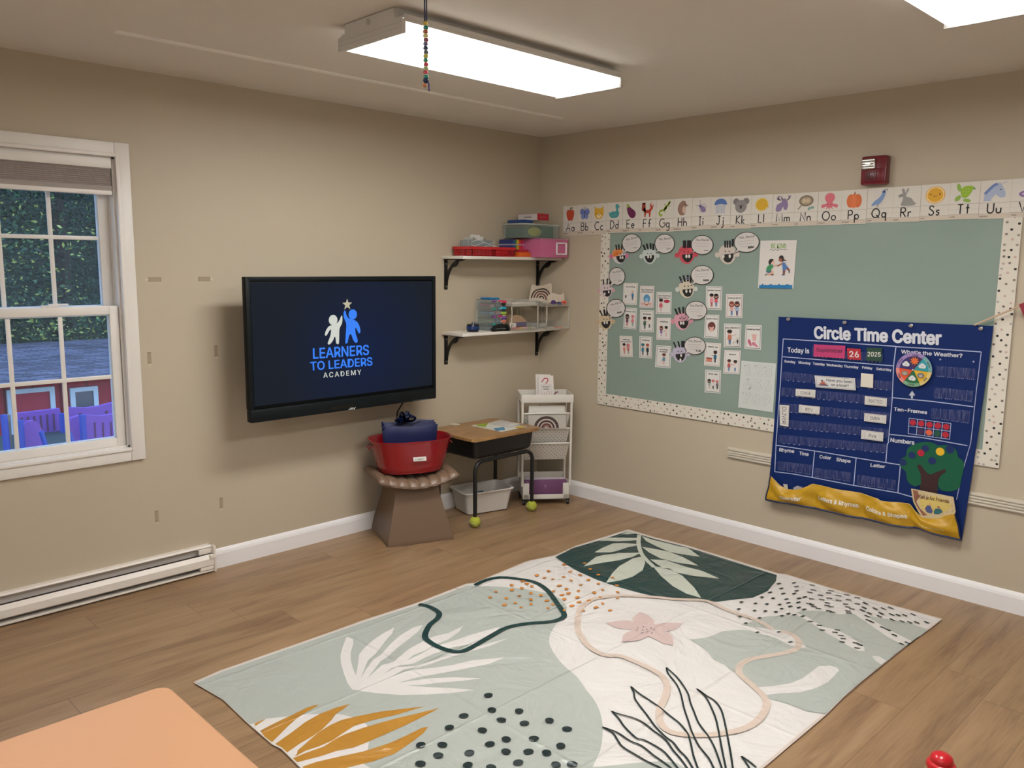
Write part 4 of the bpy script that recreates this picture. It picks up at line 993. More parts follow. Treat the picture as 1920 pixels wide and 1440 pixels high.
hand = [(300, 562), (370, 590), (375, 640), (345, 740), (345, 820), (370, 920), (405, 1000), (430, 860), (440, 760), (500, 690), (600, 600), (720, 520), (835, 460), (810, 530), (760, 580), (700, 660), (620, 760), (540, 830), (500, 920), (460, 1030), (520, 930), (600, 820), (680, 770), (800, 640), (900, 550), (1050, 460), (1155, 430), (1100, 510), (1000, 590), (880, 680), (760, 790), (680, 840), (620, 920), (530, 1030), (600, 970), (700, 880), (780, 860), (830, 845), (940, 750), (1000, 700), (1130, 630), (1180, 600), (1300, 555), (1450, 520), (1615, 440), (1560, 510), (1450, 590), (1300, 650), (1180, 720), (1050, 770), (980, 830), (1050, 795), (1130, 760), (1250, 690), (1400, 640), (1560, 590), (1700, 540), (2028, 450), (1920, 560), (1750, 640), (1500, 680), (1350, 730), (1200, 790), (1050, 870), (900, 885), (800, 920), (715, 985), (860, 905), (1060, 893), (1300, 825), (1450, 765), (1700, 695), (1850, 650), (2130, 576), (1900, 670), (1650, 740), (1450, 800), (1250, 870), (1100, 910), (950, 930), (790, 1020), (950, 960), (1060, 935), (1300, 910), (1500, 880), (1700, 830), (1920, 810), (2076, 798), (1900, 870), (1700, 910), (1500, 950), (1300, 985), (1100, 1020), (880, 1080), (1100, 1050), (1250, 1030), (1500, 1020), (1820, 1030), (1600, 1060), (1300, 1085), (1150, 1105), (960, 1110), (1200, 1130), (1450, 1140), (1740, 1162), (1500, 1195), (1200, 1215), (900, 1220), (650, 1200), (500, 1180), (360, 1155), (310, 1090), (270, 980), (235, 860), (230, 770), (255, 680)]
A.ppoly(z9(hand), RWH)
# dark green corner field with its pale branch
A.ppoly(z2((515, 207), (620, 153), (790, 103), (950, 52), (1020, 70), (1110, 97), (1300, 145), (1600, 238), (1845, 314), (1840, 350), (1790, 410), (1700, 450), (1600, 460), (1480, 475), (1350, 465), (1200, 460), (1100, 440), (980, 410), (860, 375), (760, 340), (660, 295), (580, 250)), RDG)
RLF = rugmat('c0c5b8')
for i, L in enumerate(([(1010, 92), (900, 90), (830, 90), (780, 108), (900, 112), (1010, 105)], [(915, 68), (955, 50), (1010, 64), (950, 70)],
 [(1010, 128), (920, 122), (860, 125), (800, 150), (750, 178), (850, 178), (900, 165), (960, 145), (1012, 135)],
 [(1030, 180), (900, 182), (800, 195), (760, 205), (720, 235), (685, 262), (800, 240), (900, 225), (980, 205)],
 [(1045, 200), (980, 215), (900, 260), (860, 300), (820, 360), (900, 348), (980, 325), (1040, 285), (1055, 240)],
 [(1036, 80), (1100, 102), (1190, 124), (1240, 138), (1310, 150), (1385, 205), (1280, 190), (1200, 175), (1120, 140), (1060, 110)],
 [(1035, 145), (1100, 155), (1200, 175), (1280, 205), (1375, 258), (1250, 240), (1150, 215), (1080, 180)],
 [(1085, 220), (1180, 225), (1300, 265), (1400, 290), (1500, 335), (1350, 320), (1250, 300), (1150, 265)],
 [(1100, 260), (1200, 275), (1280, 320), (1350, 390), (1392, 452), (1300, 425), (1220, 380), (1150, 320)])): A.ppoly(z2(L), RLF, up=i == 0)
A.pline(smooth(z2((1020, 72), (1015, 120), (1030, 180), (1060, 220), (1110, 268)), 4), .024, RLF)
# right: sage leaf with white cut-outs
A.ppoly(z3((450, 350), (530, 340), (600, 312), (680, 306))+z5((100, 548), (130, 515), (200, 495), (290, 455), (350, 438), (480, 430), (560, 425), (600, 405), (660, 390), (800, 388), (900, 400), (980, 420), (1080, 415), (1200, 430), (1350, 455), (1450, 470), (1560, 490), (1650, 520), (1735, 551), (1655, 613), (1540, 693), (1400, 803), (1150, 1001), (1000, 1131), (860, 1272), (700, 1250), (550, 1190), (450, 1160), (370, 1140), (330, 1110), (200, 990), (110, 930), (40, 890), (0, 850))+z3((560, 440), (530, 400), (490, 370)), RSG)
cuts = [[(100, 549), (130, 514), (250, 530), (400, 548), (480, 555), (560, 600), (600, 640), (680, 680), (692, 705), (640, 712), (560, 690), (500, 660), (440, 625), (380, 605), (290, 585), (220, 560)],
 [(600, 405), (700, 440), (760, 480), (850, 530), (950, 550), (1050, 600), (1130, 650), (1190, 700), (1195, 735), (1150, 735), (1080, 705), (960, 630), (850, 570), (760, 510), (680, 460), (620, 430), (545, 426)],
 [(1100, 415), (1200, 432), (1300, 490), (1400, 550), (1500, 600), (1600, 650), (1550, 685), (1500, 670), (1400, 620), (1300, 550), (1200, 480)],
 [(1255, 775), (1320, 780), (1380, 816), (1338, 850), (1290, 820)],
 [(260, 1045), (400, 1035), (560, 1010), (660, 970), (740, 910), (800, 865), (900, 860), (960, 875), (975, 900), (930, 950), (880, 1000), (780, 1050), (640, 1090), (480, 1095), (340, 1113)]]
for i, L in enumerate(cuts): A.ppoly(z5(L), RWH, up=i == 0)
# flower
for i, L in enumerate(([(820, 600), (880, 590), (950, 585), (1000, 600), (1060, 640), (1020, 652), (960, 640), (900, 635), (850, 620)],
 [(975, 575), (1025, 535), (1075, 555), (1112, 590), (1105, 615), (1065, 650), (1000, 612)], [(1095, 612), (1180, 600), (1280, 602), (1240, 640), (1180, 652), (1110, 660), (1050, 650)],
 [(1050, 640), (1130, 648), (1200, 660), (1222, 690), (1225, 735), (1160, 725), (1120, 700), (1070, 680)], [(1060, 630), (1075, 680), (1020, 705), (970, 712), (915, 715), (920, 680), (940, 660), (990, 640)])): A.ppoly(z2(L), RPK)
# lines
def band(P, w, m): A.pline(smooth(P, 4), w, m)
band(z1((1290, 40), (1330, 20), (1400, 5), (1500, 15), (1560, 30), (1610, 65), (1650, 120), (1680, 165), (1670, 185), (1620, 200), (1530, 207), (1450, 220), (1400, 240), (1330, 280), (1260, 320), (1210, 332), (1140, 315), (1085, 285), (1070, 260), (1090, 215), (1125, 185), (1130, 160), (1090, 135), (1042, 123)), .026, rugmat('153a3a'))
band(z2((1820, 640), (1740, 590), (1640, 555), (1540, 520), (1480, 490), (1400, 465), (1250, 460), (1100, 445), (905, 437), (820, 445), (740, 460), (690, 490), (660, 530), (650, 590), (655, 650), (690, 710), (740, 760), (820, 795), (900, 798))+z3((200, 440), (270, 472), (320, 500), (352, 545), (345, 600), (322, 650), (320, 700), (345, 740), (400, 762), (500, 768), (600, 760), (690, 740), (750, 705), (785, 655), (785, 610), (750, 570), (700, 525), (670, 495), (675, 460), (720, 435), (800, 420), (880, 405), (925, 385), (930, 355), (900, 325), (850, 312)), .027, RBG)
A.up()
for L in ([(690, 60), (790, 150), (860, 240), (910, 330), (930, 410), (970, 510), (1010, 610), (1090, 720), (1130, 780), (1180, 880), (1245, 1067), (1290, 1200)], [(690, 60), (708, 120), (780, 210), (830, 310), (865, 460), (905, 580), (950, 715), (1020, 850), (1110, 960), (1165, 1067), (1250, 1220)],
 [(335, 250), (420, 320), (520, 385), (620, 455), (730, 545), (820, 615), (900, 715), (930, 800), (960, 940), (1005, 1067), (1050, 1200)], [(335, 250), (365, 310), (375, 370), (430, 450), (500, 540), (580, 650), (680, 750), (760, 810), (820, 890), (890, 960), (955, 1067), (1020, 1190)],
 [(145, 497), (200, 520), (380, 570), (480, 625), (560, 690), (680, 780), (760, 890), (830, 970), (900, 1067), (980, 1190)], [(145, 497), (215, 570), (270, 650), (390, 765), (470, 785), (640, 880), (720, 960), (805, 1067), (900, 1190)],
 [(50, 655), (200, 710), (330, 795), (440, 840), (560, 935), (680, 1020), (740, 1067), (860, 1170)], [(50, 655), (150, 710), (200, 780), (250, 850), (380, 930), (500, 1000), (640, 1067), (780, 1150)],
 [(995, 272), (1090, 340), (1170, 390), (1240, 485), (1280, 640), (1300, 740), (1330, 900), (1355, 1067), (1380, 1210)], [(995, 272), (1080, 350), (1140, 460), (1190, 590), (1220, 740), (1250, 900), (1285, 1067), (1310, 1200)],
 [(1440, 948), (1520, 1000), (1590, 1060)], [(1440, 948), (1480, 1000), (1520, 1067), (1540, 1130)]):
    A.pline(smooth(z6(L), 3), .0068, RBK, up=False)
# dots
A.up()
for i, (x, y) in enumerate([(843, 63), (876, 195), (622, 247), (1120, 205), (960, 285), (492, 353), (790, 377), (1168, 315), (1393, 290), (1552, 366), (235, 510), (430, 508), (857, 502), (1004, 459), (1253, 452), (1495, 518), (393, 603), (673, 581), (1002, 569), (1205, 570), (1367, 580), (232, 678), (658, 692), (868, 712), (1112, 668), (1452, 688), (1598, 683), (300, 790), (520, 800), (800, 820), (1000, 790), (1250, 790)]):
    A.pell(z8((x, y))[0], .0175, .0155, RBK, rot=i*1.3, up=False, n=14)
r5 = random.Random(2)
for x, y in [(570, 250), (690, 242), (475, 290), (605, 293), (725, 278), (775, 312), (860, 328), (665, 312), (405, 315), (450, 330), (500, 338), (565, 325), (610, 345), (715, 342), (670, 372), (775, 365), (885, 375), (320, 350), (345, 365), (255, 373), (315, 392), (375, 380), (540, 377), (583, 397), (655, 408), (800, 402), (890, 415), (160, 413), (255, 403), (370, 422), (430, 434), (505, 410), (555, 433), (595, 423), (648, 447), (750, 418), (125, 448), (222, 452), (300, 437), (370, 460), (465, 467), (570, 457), (615, 497), (658, 475), (718, 466), (785, 447), (890, 450), (210, 492), (275, 480), (370, 488), (310, 507), (472, 512), (500, 490), (570, 525), (685, 527), (760, 507), (800, 483), (845, 525)]:
    k = r5.uniform(.8, 1.25); A.pell(z2((x, y))[0], .0125*k, .009*k, ROR, rot=r5.uniform(-.3, 1.2), up=False, n=9)
for x, y in [(1010, 632), (1045, 625), (1065, 640), (1090, 632), (1110, 642), (1005, 645), (1035, 660), (1070, 655), (1095, 662), (1040, 645)]: A.pell(z2((x, y))[0], .0042, .0036, RBK, up=False, n=8)
D = [(458, 155), (590, 148), (610, 180), (478, 195), (745, 168), (755, 210), (905, 216), (610, 217), (725, 230), (885, 235), (383, 230), (497, 240), (590, 240), (970, 258), (1040, 250), (815, 255), (1130, 275), (680, 270), (313, 272), (410, 280), (523, 288), (630, 282), (740, 286), (890, 280), (825, 292), (1055, 293), (970, 298), (540, 320), (628, 315), (875, 320), (1030, 330), (1130, 328), (1200, 323), (138, 312), (258, 325), (357, 330), (465, 335), (715, 325), (740, 335), (555, 350), (630, 360), (760, 352), (870, 342), (905, 352), (1050, 355), (1085, 373), (1190, 362), (1285, 370), (1355, 370), (1415, 362), (483, 370), (675, 376), (797, 368), (115, 373), (250, 387), (343, 390), (432, 397), (885, 388), (920, 400), (1050, 390), (1175, 385), (1235, 410), (1335, 410), (1425, 420), (1480, 425), (1535, 425), (1610, 420), (1060, 408), (1215, 435), (1320, 435), (1580, 488), (1640, 488), (1725, 487), (1515, 480), (1430, 465), (125, 437), (175, 495), (292, 450), (540, 413), (590, 422), (485, 432),
     (663, 435), (728, 480), (808, 513), (830, 553), (960, 553), (940, 573), (990, 600), (1010, 627), (1000, 655), (1115, 663), (1155, 680), (1130, 708), (1225, 470), (1255, 483), (1350, 532), (1395, 552), (1450, 597), (1510, 672), (1560, 663), (275, 573), (458, 570), (558, 657)]
for x, y in D:
    if x < 500 and y > 250: dx, dy = 9, 4; w = .020
    elif x < 700: dx, dy = 17, -4; w = .0105
    elif x < 1150: dx, dy = 24, 3; w = .0095
    else: dx, dy = 21, 9; w = .0115
    A.pline(z5((x-dx, y-dy), (x, y), (x+dx, y+dy)), w, RBK, up=False)
# stitched edging
A.w = .0052
A.line(out+[out[0]], .011, rugmat('cdbfb4'), up=False)
o = A.build('rug'); tag(o, 'large cream and sage rug with printed leaves, dots and wavy lines on the wood floor', 'rug')

# ================================================================ ORANGE TABLE (near corner)
t = thing('activity_table', 'orange-topped low table at the bottom left corner of the photo', 'table', (-3.95, -2.45, 0))
OR = mat('d3a078', .45); tz = .50; x0, x1, y0, y1 = -4.40, -3.455, -2.75, -1.968
b = MB(); R = lambda e, z: rrect(x0+e, x1-e, y0+e, y1-e, .035, z)
loft(b, [R(.006, tz-.026), R(0, tz-.020), R(0, tz-.006), R(.002, tz-.002), R(.006, tz)], OR); b.add(R(.006, tz), [tuple(range(28))], OR); b.build('tabletop', t)
b = MB(); b.box(x0+.06, x1-.06, y0+.06, y1-.06, tz-.08, tz-.026, mat('c8a078', .5), bev=.004); b.build('apron', t)
for x in (x0+.08, x1-.08):
    for y in (y0+.08, y1-.08):
        b = MB(); b.tube([(x, y, 0), (x, y, tz-.03)], .02, mat('d0a070', .5), n=12, rs=[.015, .021]); b.build('leg', t)

# red toy at the bottom right
RT_ = hit((1765, 1432), Vector((0, 0, .05)), Vector((0, 0, 1)))
t = thing('red_toy', 'round red plastic toy knob on the floor at the bottom right', 'toy', (RT_.x, RT_.y, 0))
RP = mat('c81a26', .3, coat=.3)
b = MB(); b.lathe([(.010, 0), (.036, .002), (.038, .018), (.030, .026)], (RT_.x, RT_.y, 0), RP); b.build('body', t)
b = MB(); b.lathe([(.020, .020), (.026, .028), (.041, .034), (.044, .044), (.040, .054), (.032, .058), (.034, .064), (.030, .076), (.018, .084), (.004, .087)], (RT_.x, RT_.y, 0), RP); b.build('knob', t)

# ================================================================ BEADED PULL CORD
P0 = C0+(hit((798, 40), C0+_f*1.75, _f)-C0)
t = thing('beaded_cord', 'blue pull cord strung with coloured beads hanging before the ceiling light', 'cord', (P0.x, P0.y, 2.0))
b = MB(); CB = mat('2c3350', .6)
for s in (-1, 1): b.tube([(P0.x+s*.0022*RT.x, P0.y+s*.0022*RT.y, H), (P0.x+s*.002*RT.x, P0.y+s*.002*RT.y, P0.z)], .0016, CB, n=8)
b.build('cord', t)
zs = P0.z; bc = ['c8a83a', '127a66', 'a85a2c', 'c8c070', '8a3c4c', '6a5c80', '243a52', '4e5a5c', 'b8b038', '1a8a5c', 'c83c50', 'a8b070', 'c43a4a', '1c8a6a']
for i, c in enumerate(bc):
    b = MB(); z = zs-.0045-.0083*i; b.lathe([(.0018, -.0038), (.0044, -.0036), (.0054, -.0015), (.0054, .0015), (.0044, .0036), (.0018, .0038)], (P0.x+.0006*math.sin(i*2), P0.y, z), mat(c, .18, coat=.6), n=16); b.build('bead', t)
z = zs-.0083*14
b = MB(); b.ball((P0.x, P0.y, z-.004), .0062, mat('14284e', .4)); b.build('knot', t)
b = MB(); b.tube([(P0.x+RT.x*.003, P0.y+RT.y*.003, z-.004), (P0.x+RT.x*.0065, P0.y+RT.y*.0065, z-.012), (P0.x+RT.x*.007, P0.y+RT.y*.007, z-.026)], .0018, mat('4a2f6a', .5)); b.build('tassel', t)
b = MB(); b.ball((P0.x-RT.x*.003, P0.y-RT.y*.003, z-.014), .0045, mat('c47a4a', .2, coat=.6)); b.build('bead', t)
# ================================================================ BULLETIN BOARD
UB = lambda u, v: (u, v)
t = thing('bulletin_board', 'large teal paper bulletin board with dotted cream border on the right wall', 'bulletin board', (0, -1.745, .667))
TEAL = mat('87988e', .34, spec=.5, bump=(3, .6, .03), var=(1.3, .05))
A = Art((-.001, 0, 0), **RW); A.slab([(.553, .672), (2.938, .672), (2.938, 1.880), (.553, 1.880)], .008, TEAL); A.build('backing_paper', t)
r6 = random.Random(11); DC = ['26241f', '26241f', '8a7e72', '9c8f84', 'b9a79c', 'c9a9a0', '6f685f', 'a9a8a0']
def border(name, u0, v0, u1, v1):
    A = Art((-.0095, 0, 0), **RW); A.slab([(u0, v0), (u1, v0), (u1, v1), (u0, v1)], .0012, 'd9d2c4'); A.up()
    nu, nv = max(1, round((u1-u0)/.025)), max(1, round((v1-v0)/.025))
    for i in range(nu):
        for j in range(nv):
            if (i+j) % 2 == 0 or r6.random() < .12:
                u = u0+(i+.5+r6.uniform(-.25, .25))*(u1-u0)/nu; v = v0+(j+.5+r6.uniform(-.25, .25))*(v1-v0)/nv
                A.ell(u, v, .0062, .0056, r6.choice(DC), n=9, up=False)
    A.build('border_strip', t)
border('l', .548, .667, .620, 1.80); border('r', 2.868, .667, 2.943, 1.82); border('b', .620, .667, 2.868, .742)

# ================================================================ ALPHABET CARDS
def arc(cx, cy, rx, ry, a0, a1, n=12): return [(cx+rx*math.cos(math.radians(a0+(a1-a0)*i/n)), cy+ry*math.sin(math.radians(a0+(a1-a0)*i/n))) for i in range(n+1)]
S = {'A': (.72, [[(0, 0), (.36, 1), (.72, 0)], [(.13, .36), (.59, .36)]]), 'B': (.5, [[(0, 0), (0, 1), (.25, 1)]+arc(.25, .76, .2, .24, 90, -90)+[(0, .52), (.28, .52)]+arc(.28, .26, .24, .26, 90, -90)+[(0, 0)]]),
 'C': (.66, [arc(.42, .5, .42, .5, 50, 310, 18)]), 'D': (.62, [[(0, 0), (0, 1), (.15, 1)]+arc(.15, .5, .47, .5, 90, -90, 16)+[(0, 0)]]), 'E': (.5, [[(.5, 1), (0, 1), (0, 0), (.5, 0)], [(0, .52), (.42, .52)]]),
 'F': (.5, [[(.5, 1), (0, 1), (0, 0)], [(0, .52), (.42, .52)]]), 'G': (.74, [arc(.44, .5, .42, .5, 50, 360, 20)+[(.5, .5)]]), 'H': (.56, [[(0, 0), (0, 1)], [(.56, 0), (.56, 1)], [(0, .52), (.56, .52)]]),
 'I': (.3, [[(.15, 0), (.15, 1)], [(0, 1), (.3, 1)], [(0, 0), (.3, 0)]]), 'J': (.5, [[(.36, 1), (.36, .22)]+arc(.18, .2, .18, .2, 0, -170, 10), [(.14, 1), (.56, 1)]]), 'K': (.5, [[(0, 0), (0, 1)], [(.5, 1), (0, .45), (.5, 0)]]),
 'L': (.42, [[(0, 1), (0, 0), (.42, 0)]]), 'M': (.8, [[(0, 0), (.08, 1), (.4, .12), (.72, 1), (.8, 0)]]), 'N': (.6, [[(0, 0), (0, 1), (.6, 0), (.6, 1)]]), 'O': (.86, [arc(.43, .5, .43, .5, 0, 360, 24)]),
 'P': (.5, [[(0, 0), (0, 1), (.24, 1)]+arc(.24, .74, .25, .26, 90, -90)+[(0, .48)]]), 'Q': (.88, [arc(.43, .5, .43, .5, 0, 360, 24), [(.5, .3), (.86, -.05)]]), 'R': (.54, [[(0, 0), (0, 1), (.26, 1)]+arc(.26, .75, .24, .25, 90, -90)+[(0, .5), (.2, .5), (.54, 0)]]),
 'S': (.5, [smooth([(.5, .84), (.34, 1), (.12, .95), (.06, .76), (.22, .58), (.42, .42), (.5, .2), (.3, 0), (.1, .03), (0, .2)], 3)]), 'T': (.56, [[(.28, 0), (.28, 1)], [(0, 1), (.56, 1)]]), 'U': (.58, [[(0, 1), (0, .3)]+arc(.29, .3, .29, .3, 180, 360)+[(.58, 1)]]), 'V': (.66, [[(0, 1), (.33, 0), (.66, 1)]]),
 'a': (.46, [arc(.22, .26, .22, .26, 0, 360), [(.46, .52), (.46, 0)]]), 'b': (.44, [arc(.22, .26, .22, .26, 0, 360), [(0, 1), (0, 0)]]), 'c': (.4, [arc(.25, .26, .25, .26, 50, 310)]), 'd': (.44, [arc(.22, .26, .22, .26, 0, 360), [(.44, 1), (.44, 0)]]),
 'e': (.46, [[(.02, .28), (.46, .28)]+arc(.24, .27, .22, .26, 0, 310)]), 'f': (.4, [arc(.32, .82, .16, .18, 40, 180)+[(.16, 0)], [(0, .52), (.34, .52)]]), 'g': (.46, [arc(.22, .26, .22, .26, 0, 360), [(.45, .52), (.45, -.22)]+arc(.24, -.22, .21, .2, 0, -150)]),
 'h': (.42, [[(0, 1), (0, 0)], [(0, .3)]+arc(.21, .3, .21, .22, 180, 0)+[(.42, 0)]]), 'i': (.04, [[(.02, .52), (.02, 0)], [(.02, .72), (.02, .78)]]), 'j': (.22, [[(.18, .52), (.18, -.24)]+arc(.0, -.24, .18, .18, 0, -120), [(.18, .72), (.18, .78)]]), 'k': (.36, [[(0, 1), (0, 0)], [(.34, .52), (0, .22), (.36, 0)]]),
 'l': (.04, [[(.02, 1), (.02, 0)]]), 'm': (.66, [[(0, .52), (0, 0)], [(0, .34)]+arc(.165, .34, .165, .18, 180, 0)+[(.33, 0)], [(.33, .34)]+arc(.495, .34, .165, .18, 180, 0)+[(.66, 0)]]), 'n': (.42, [[(0, .52), (0, 0)], [(0, .3)]+arc(.21, .3, .21, .22, 180, 0)+[(.42, 0)]]),
 'o': (.5, [arc(.25, .26, .25, .26, 0, 360)]), 'p': (.46, [[(0, .52), (0, -.42)], arc(.23, .26, .23, .26, 0, 360)]), 'q': (.56, [arc(.22, .26, .22, .26, 0, 360), [(.45, .52), (.45, -.40), (.56, -.34)]]), 'r': (.3, [[(0, .52), (0, 0)], [(0, .3)]+arc(.17, .33, .17, .19, 170, 40)]),
 's': (.32, [smooth([(.32, .44), (.2, .53), (.05, .47), (.05, .35), (.2, .27), (.3, .17), (.22, .02), (.1, 0), (0, .08)], 3)]), 't': (.36, [[(.18, 1), (.18, 0)], [(0, .62), (.36, .62)]]), 'u': (.44, [[(0, .52), (0, .22)]+arc(.21, .22, .21, .22, 180, 360)+[(.42, .52), (.42, 0)]]), 'v': (.44, [[(0, .52), (.22, 0), (.44, .52)]])}
def strokes(A, ch, u, v, h, wd, c):
    w, P = S[ch]
    for L in P:
        if len(L) == 2 and abs(L[0][1]-L[1][1]) < .09 and ch in 'ij': A.ell(u+L[0][0]*h, v+.75*h, wd*.75, wd*.75, c, n=8, up=False)
        else: A.line([(u+x*h, v+y*h) for x, y in L], wd, c, up=False)
    return w*h
def icon(A, L, X, Y):
    """small printed picture in the upper part of a card; X, Y map 0..1 to the card"""
    def e(x, y, rx, ry, c, rot=0, n=18, up=True): A.ell(X(x), Y(y), rx*.095, ry*.095, c, rot, n, up)
    def p(P, c, up=True, sm=False): A.poly([(X(x), Y(y)) for x, y in (smooth(P, 4, True) if sm else P)], c, up)
    def l(P, w, c, up=True): A.line([(X(x), Y(y)) for x, y in smooth(P, 4)], w*.095, c, up)
    K = '38302c'
    if L == 'A': p([(.5, .78), (.3, .84), (.14, .66), (.2, .3), (.36, .08), (.5, .13), (.64, .08), (.8, .3), (.86, .66), (.7, .84)], 'c04a30', sm=True); l([(.5, .78), (.5, .92), (.45, 1)], .05, '4a3a2a'); e(.64, .94, .1, .05, '5a6a3a', .6)
    elif L == 'B':
        for s in (-1, 1): e(.5+s*.22, .62, .22, .22, '6a7cb8', s*.5); e(.5+s*.17, .3, .16, .17, '7f90c8', 0, up=False)
        e(.5, .46, .05, .3, '4a5488'); l([(.5, .8), (.4, .98)], .025, '4a5488'); l([(.5, .8), (.6, .98)], .025, '4a5488', up=False)
    elif L == 'C': p([(.12, .95), (.3, .78), (.7, .78), (.88, .95), (.92, .4), (.7, .12), (.3, .12), (.08, .4)], 'dfae34'); e(.5, .3, .2, .15, 'ecd8a0'); l([(.25, .48), (.33, .43), (.4, .48)], .03, K); l([(.6, .48), (.67, .43), (.75, .48)], .03, K, up=False); e(.5, .36, .045, .03, K)
    elif L == 'D': p([(.0, .5), (.12, .42), (.3, .5), (.6, .52), (.62, .7), (.55, .85), (.66, .98), (.8, .96), (.86, .84), (.98, .78), (.84, .74), (.8, .55), (.9, .38), (.75, .12), (.3, .08), (.08, .22)], '4a9a9e', sm=True); l([(.2, .3), (.45, .25), (.65, .33)], .02, '8cc4c4')
    elif L == 'E': p([(.2, .82), (.35, .86), (.5, .7), (.8, .5), (.92, .28), (.8, .05), (.55, .03), (.35, .2), (.2, .5)], '6c2450', sm=True); p([(.1, .98), (.2, .8), (.12, .66), (.28, .74), (.44, .7), (.34, .84), (.34, .98), (.24, .9)], '9ab040')
    elif L == 'F': p([(.08, .95), (.15, .72), (.05, .5), (.2, .46), (.32, .5), (.62, .5), (.74, .62), (.7, .84), (.84, .98), (.98, .8), (.92, .55), (.78, .4), (.74, .04), (.66, .04), (.62, .3), (.4, .3), (.36, .04), (.28, .04), (.26, .36), (.14, .56), (.34, .7), (.34, .96), (.22, .8)], 'b84430'); e(.86, .84, .06, .09, 'e8d8cc', .5)
    elif L == 'G': l([(.88, .9), (.7, .74), (.55, .55), (.38, .44), (.2, .42), (.08, .25), (.2, .1), (.3, .2)], .12, '9cb43a'); e(.84, .88, .12, .08, '9cb43a', .9, up=False); e(.56, .57, .17, .1, '9cb43a', .8, up=False); l([(.7, .74), (.9, .66)], .05, '9cb43a', up=False); l([(.6, .7), (.45, .82)], .05, '9cb43a', up=False); l([(.45, .45), (.55, .28)], .05, '9cb43a', up=False)
    elif L == 'H': p([(.3, .1), (.12, .4), (.2, .75), (.45, .95), (.68, .9), (.76, .72), (.92, .66), (.74, .58), (.72, .3), (.6, .08)], '9a7868', sm=True); e(.6, .4, .13, .22, 'cdb3a0'); e(.66, .72, .03, .03, K)
    elif L == 'I': e(.62, .36, .22, .16, '8a7aa4', -.7); e(.42, .56, .1, .09, '6c5c88', -.7); [l([(.45+i*.09, .5-i*.09), (.3+i*.09, .3-i*.09)], .02, '6c5c88', up=False) for i in range(3)]; [l([(.5+i*.09, .6-i*.09), (.72+i*.09, .72-i*.09)], .02, '6c5c88', up=False) for i in range(3)]; l([(.38, .62), (.42, .85), (.3, .95)], .02, '6c5c88', up=False); l([(.36, .6), (.12, .62)], .02, '6c5c88', up=False)
    elif L == 'J': p([(.08, .6), (.18, .88), (.5, .98), (.82, .88), (.92, .6), (.5, .66)], '5474b0', sm=True); [l([(.2+i*.1, .62), (.17+i*.1, .4), (.22+i*.09, .2), (.18+i*.1, .04+.03*(i % 3))], .025, '8098c4', up=i == 0) for i in range(7)]
    elif L == 'K':
        for s in (-1, 1): e(.5+s*.33, .76, .2, .19, '7c7876', up=s < 0)
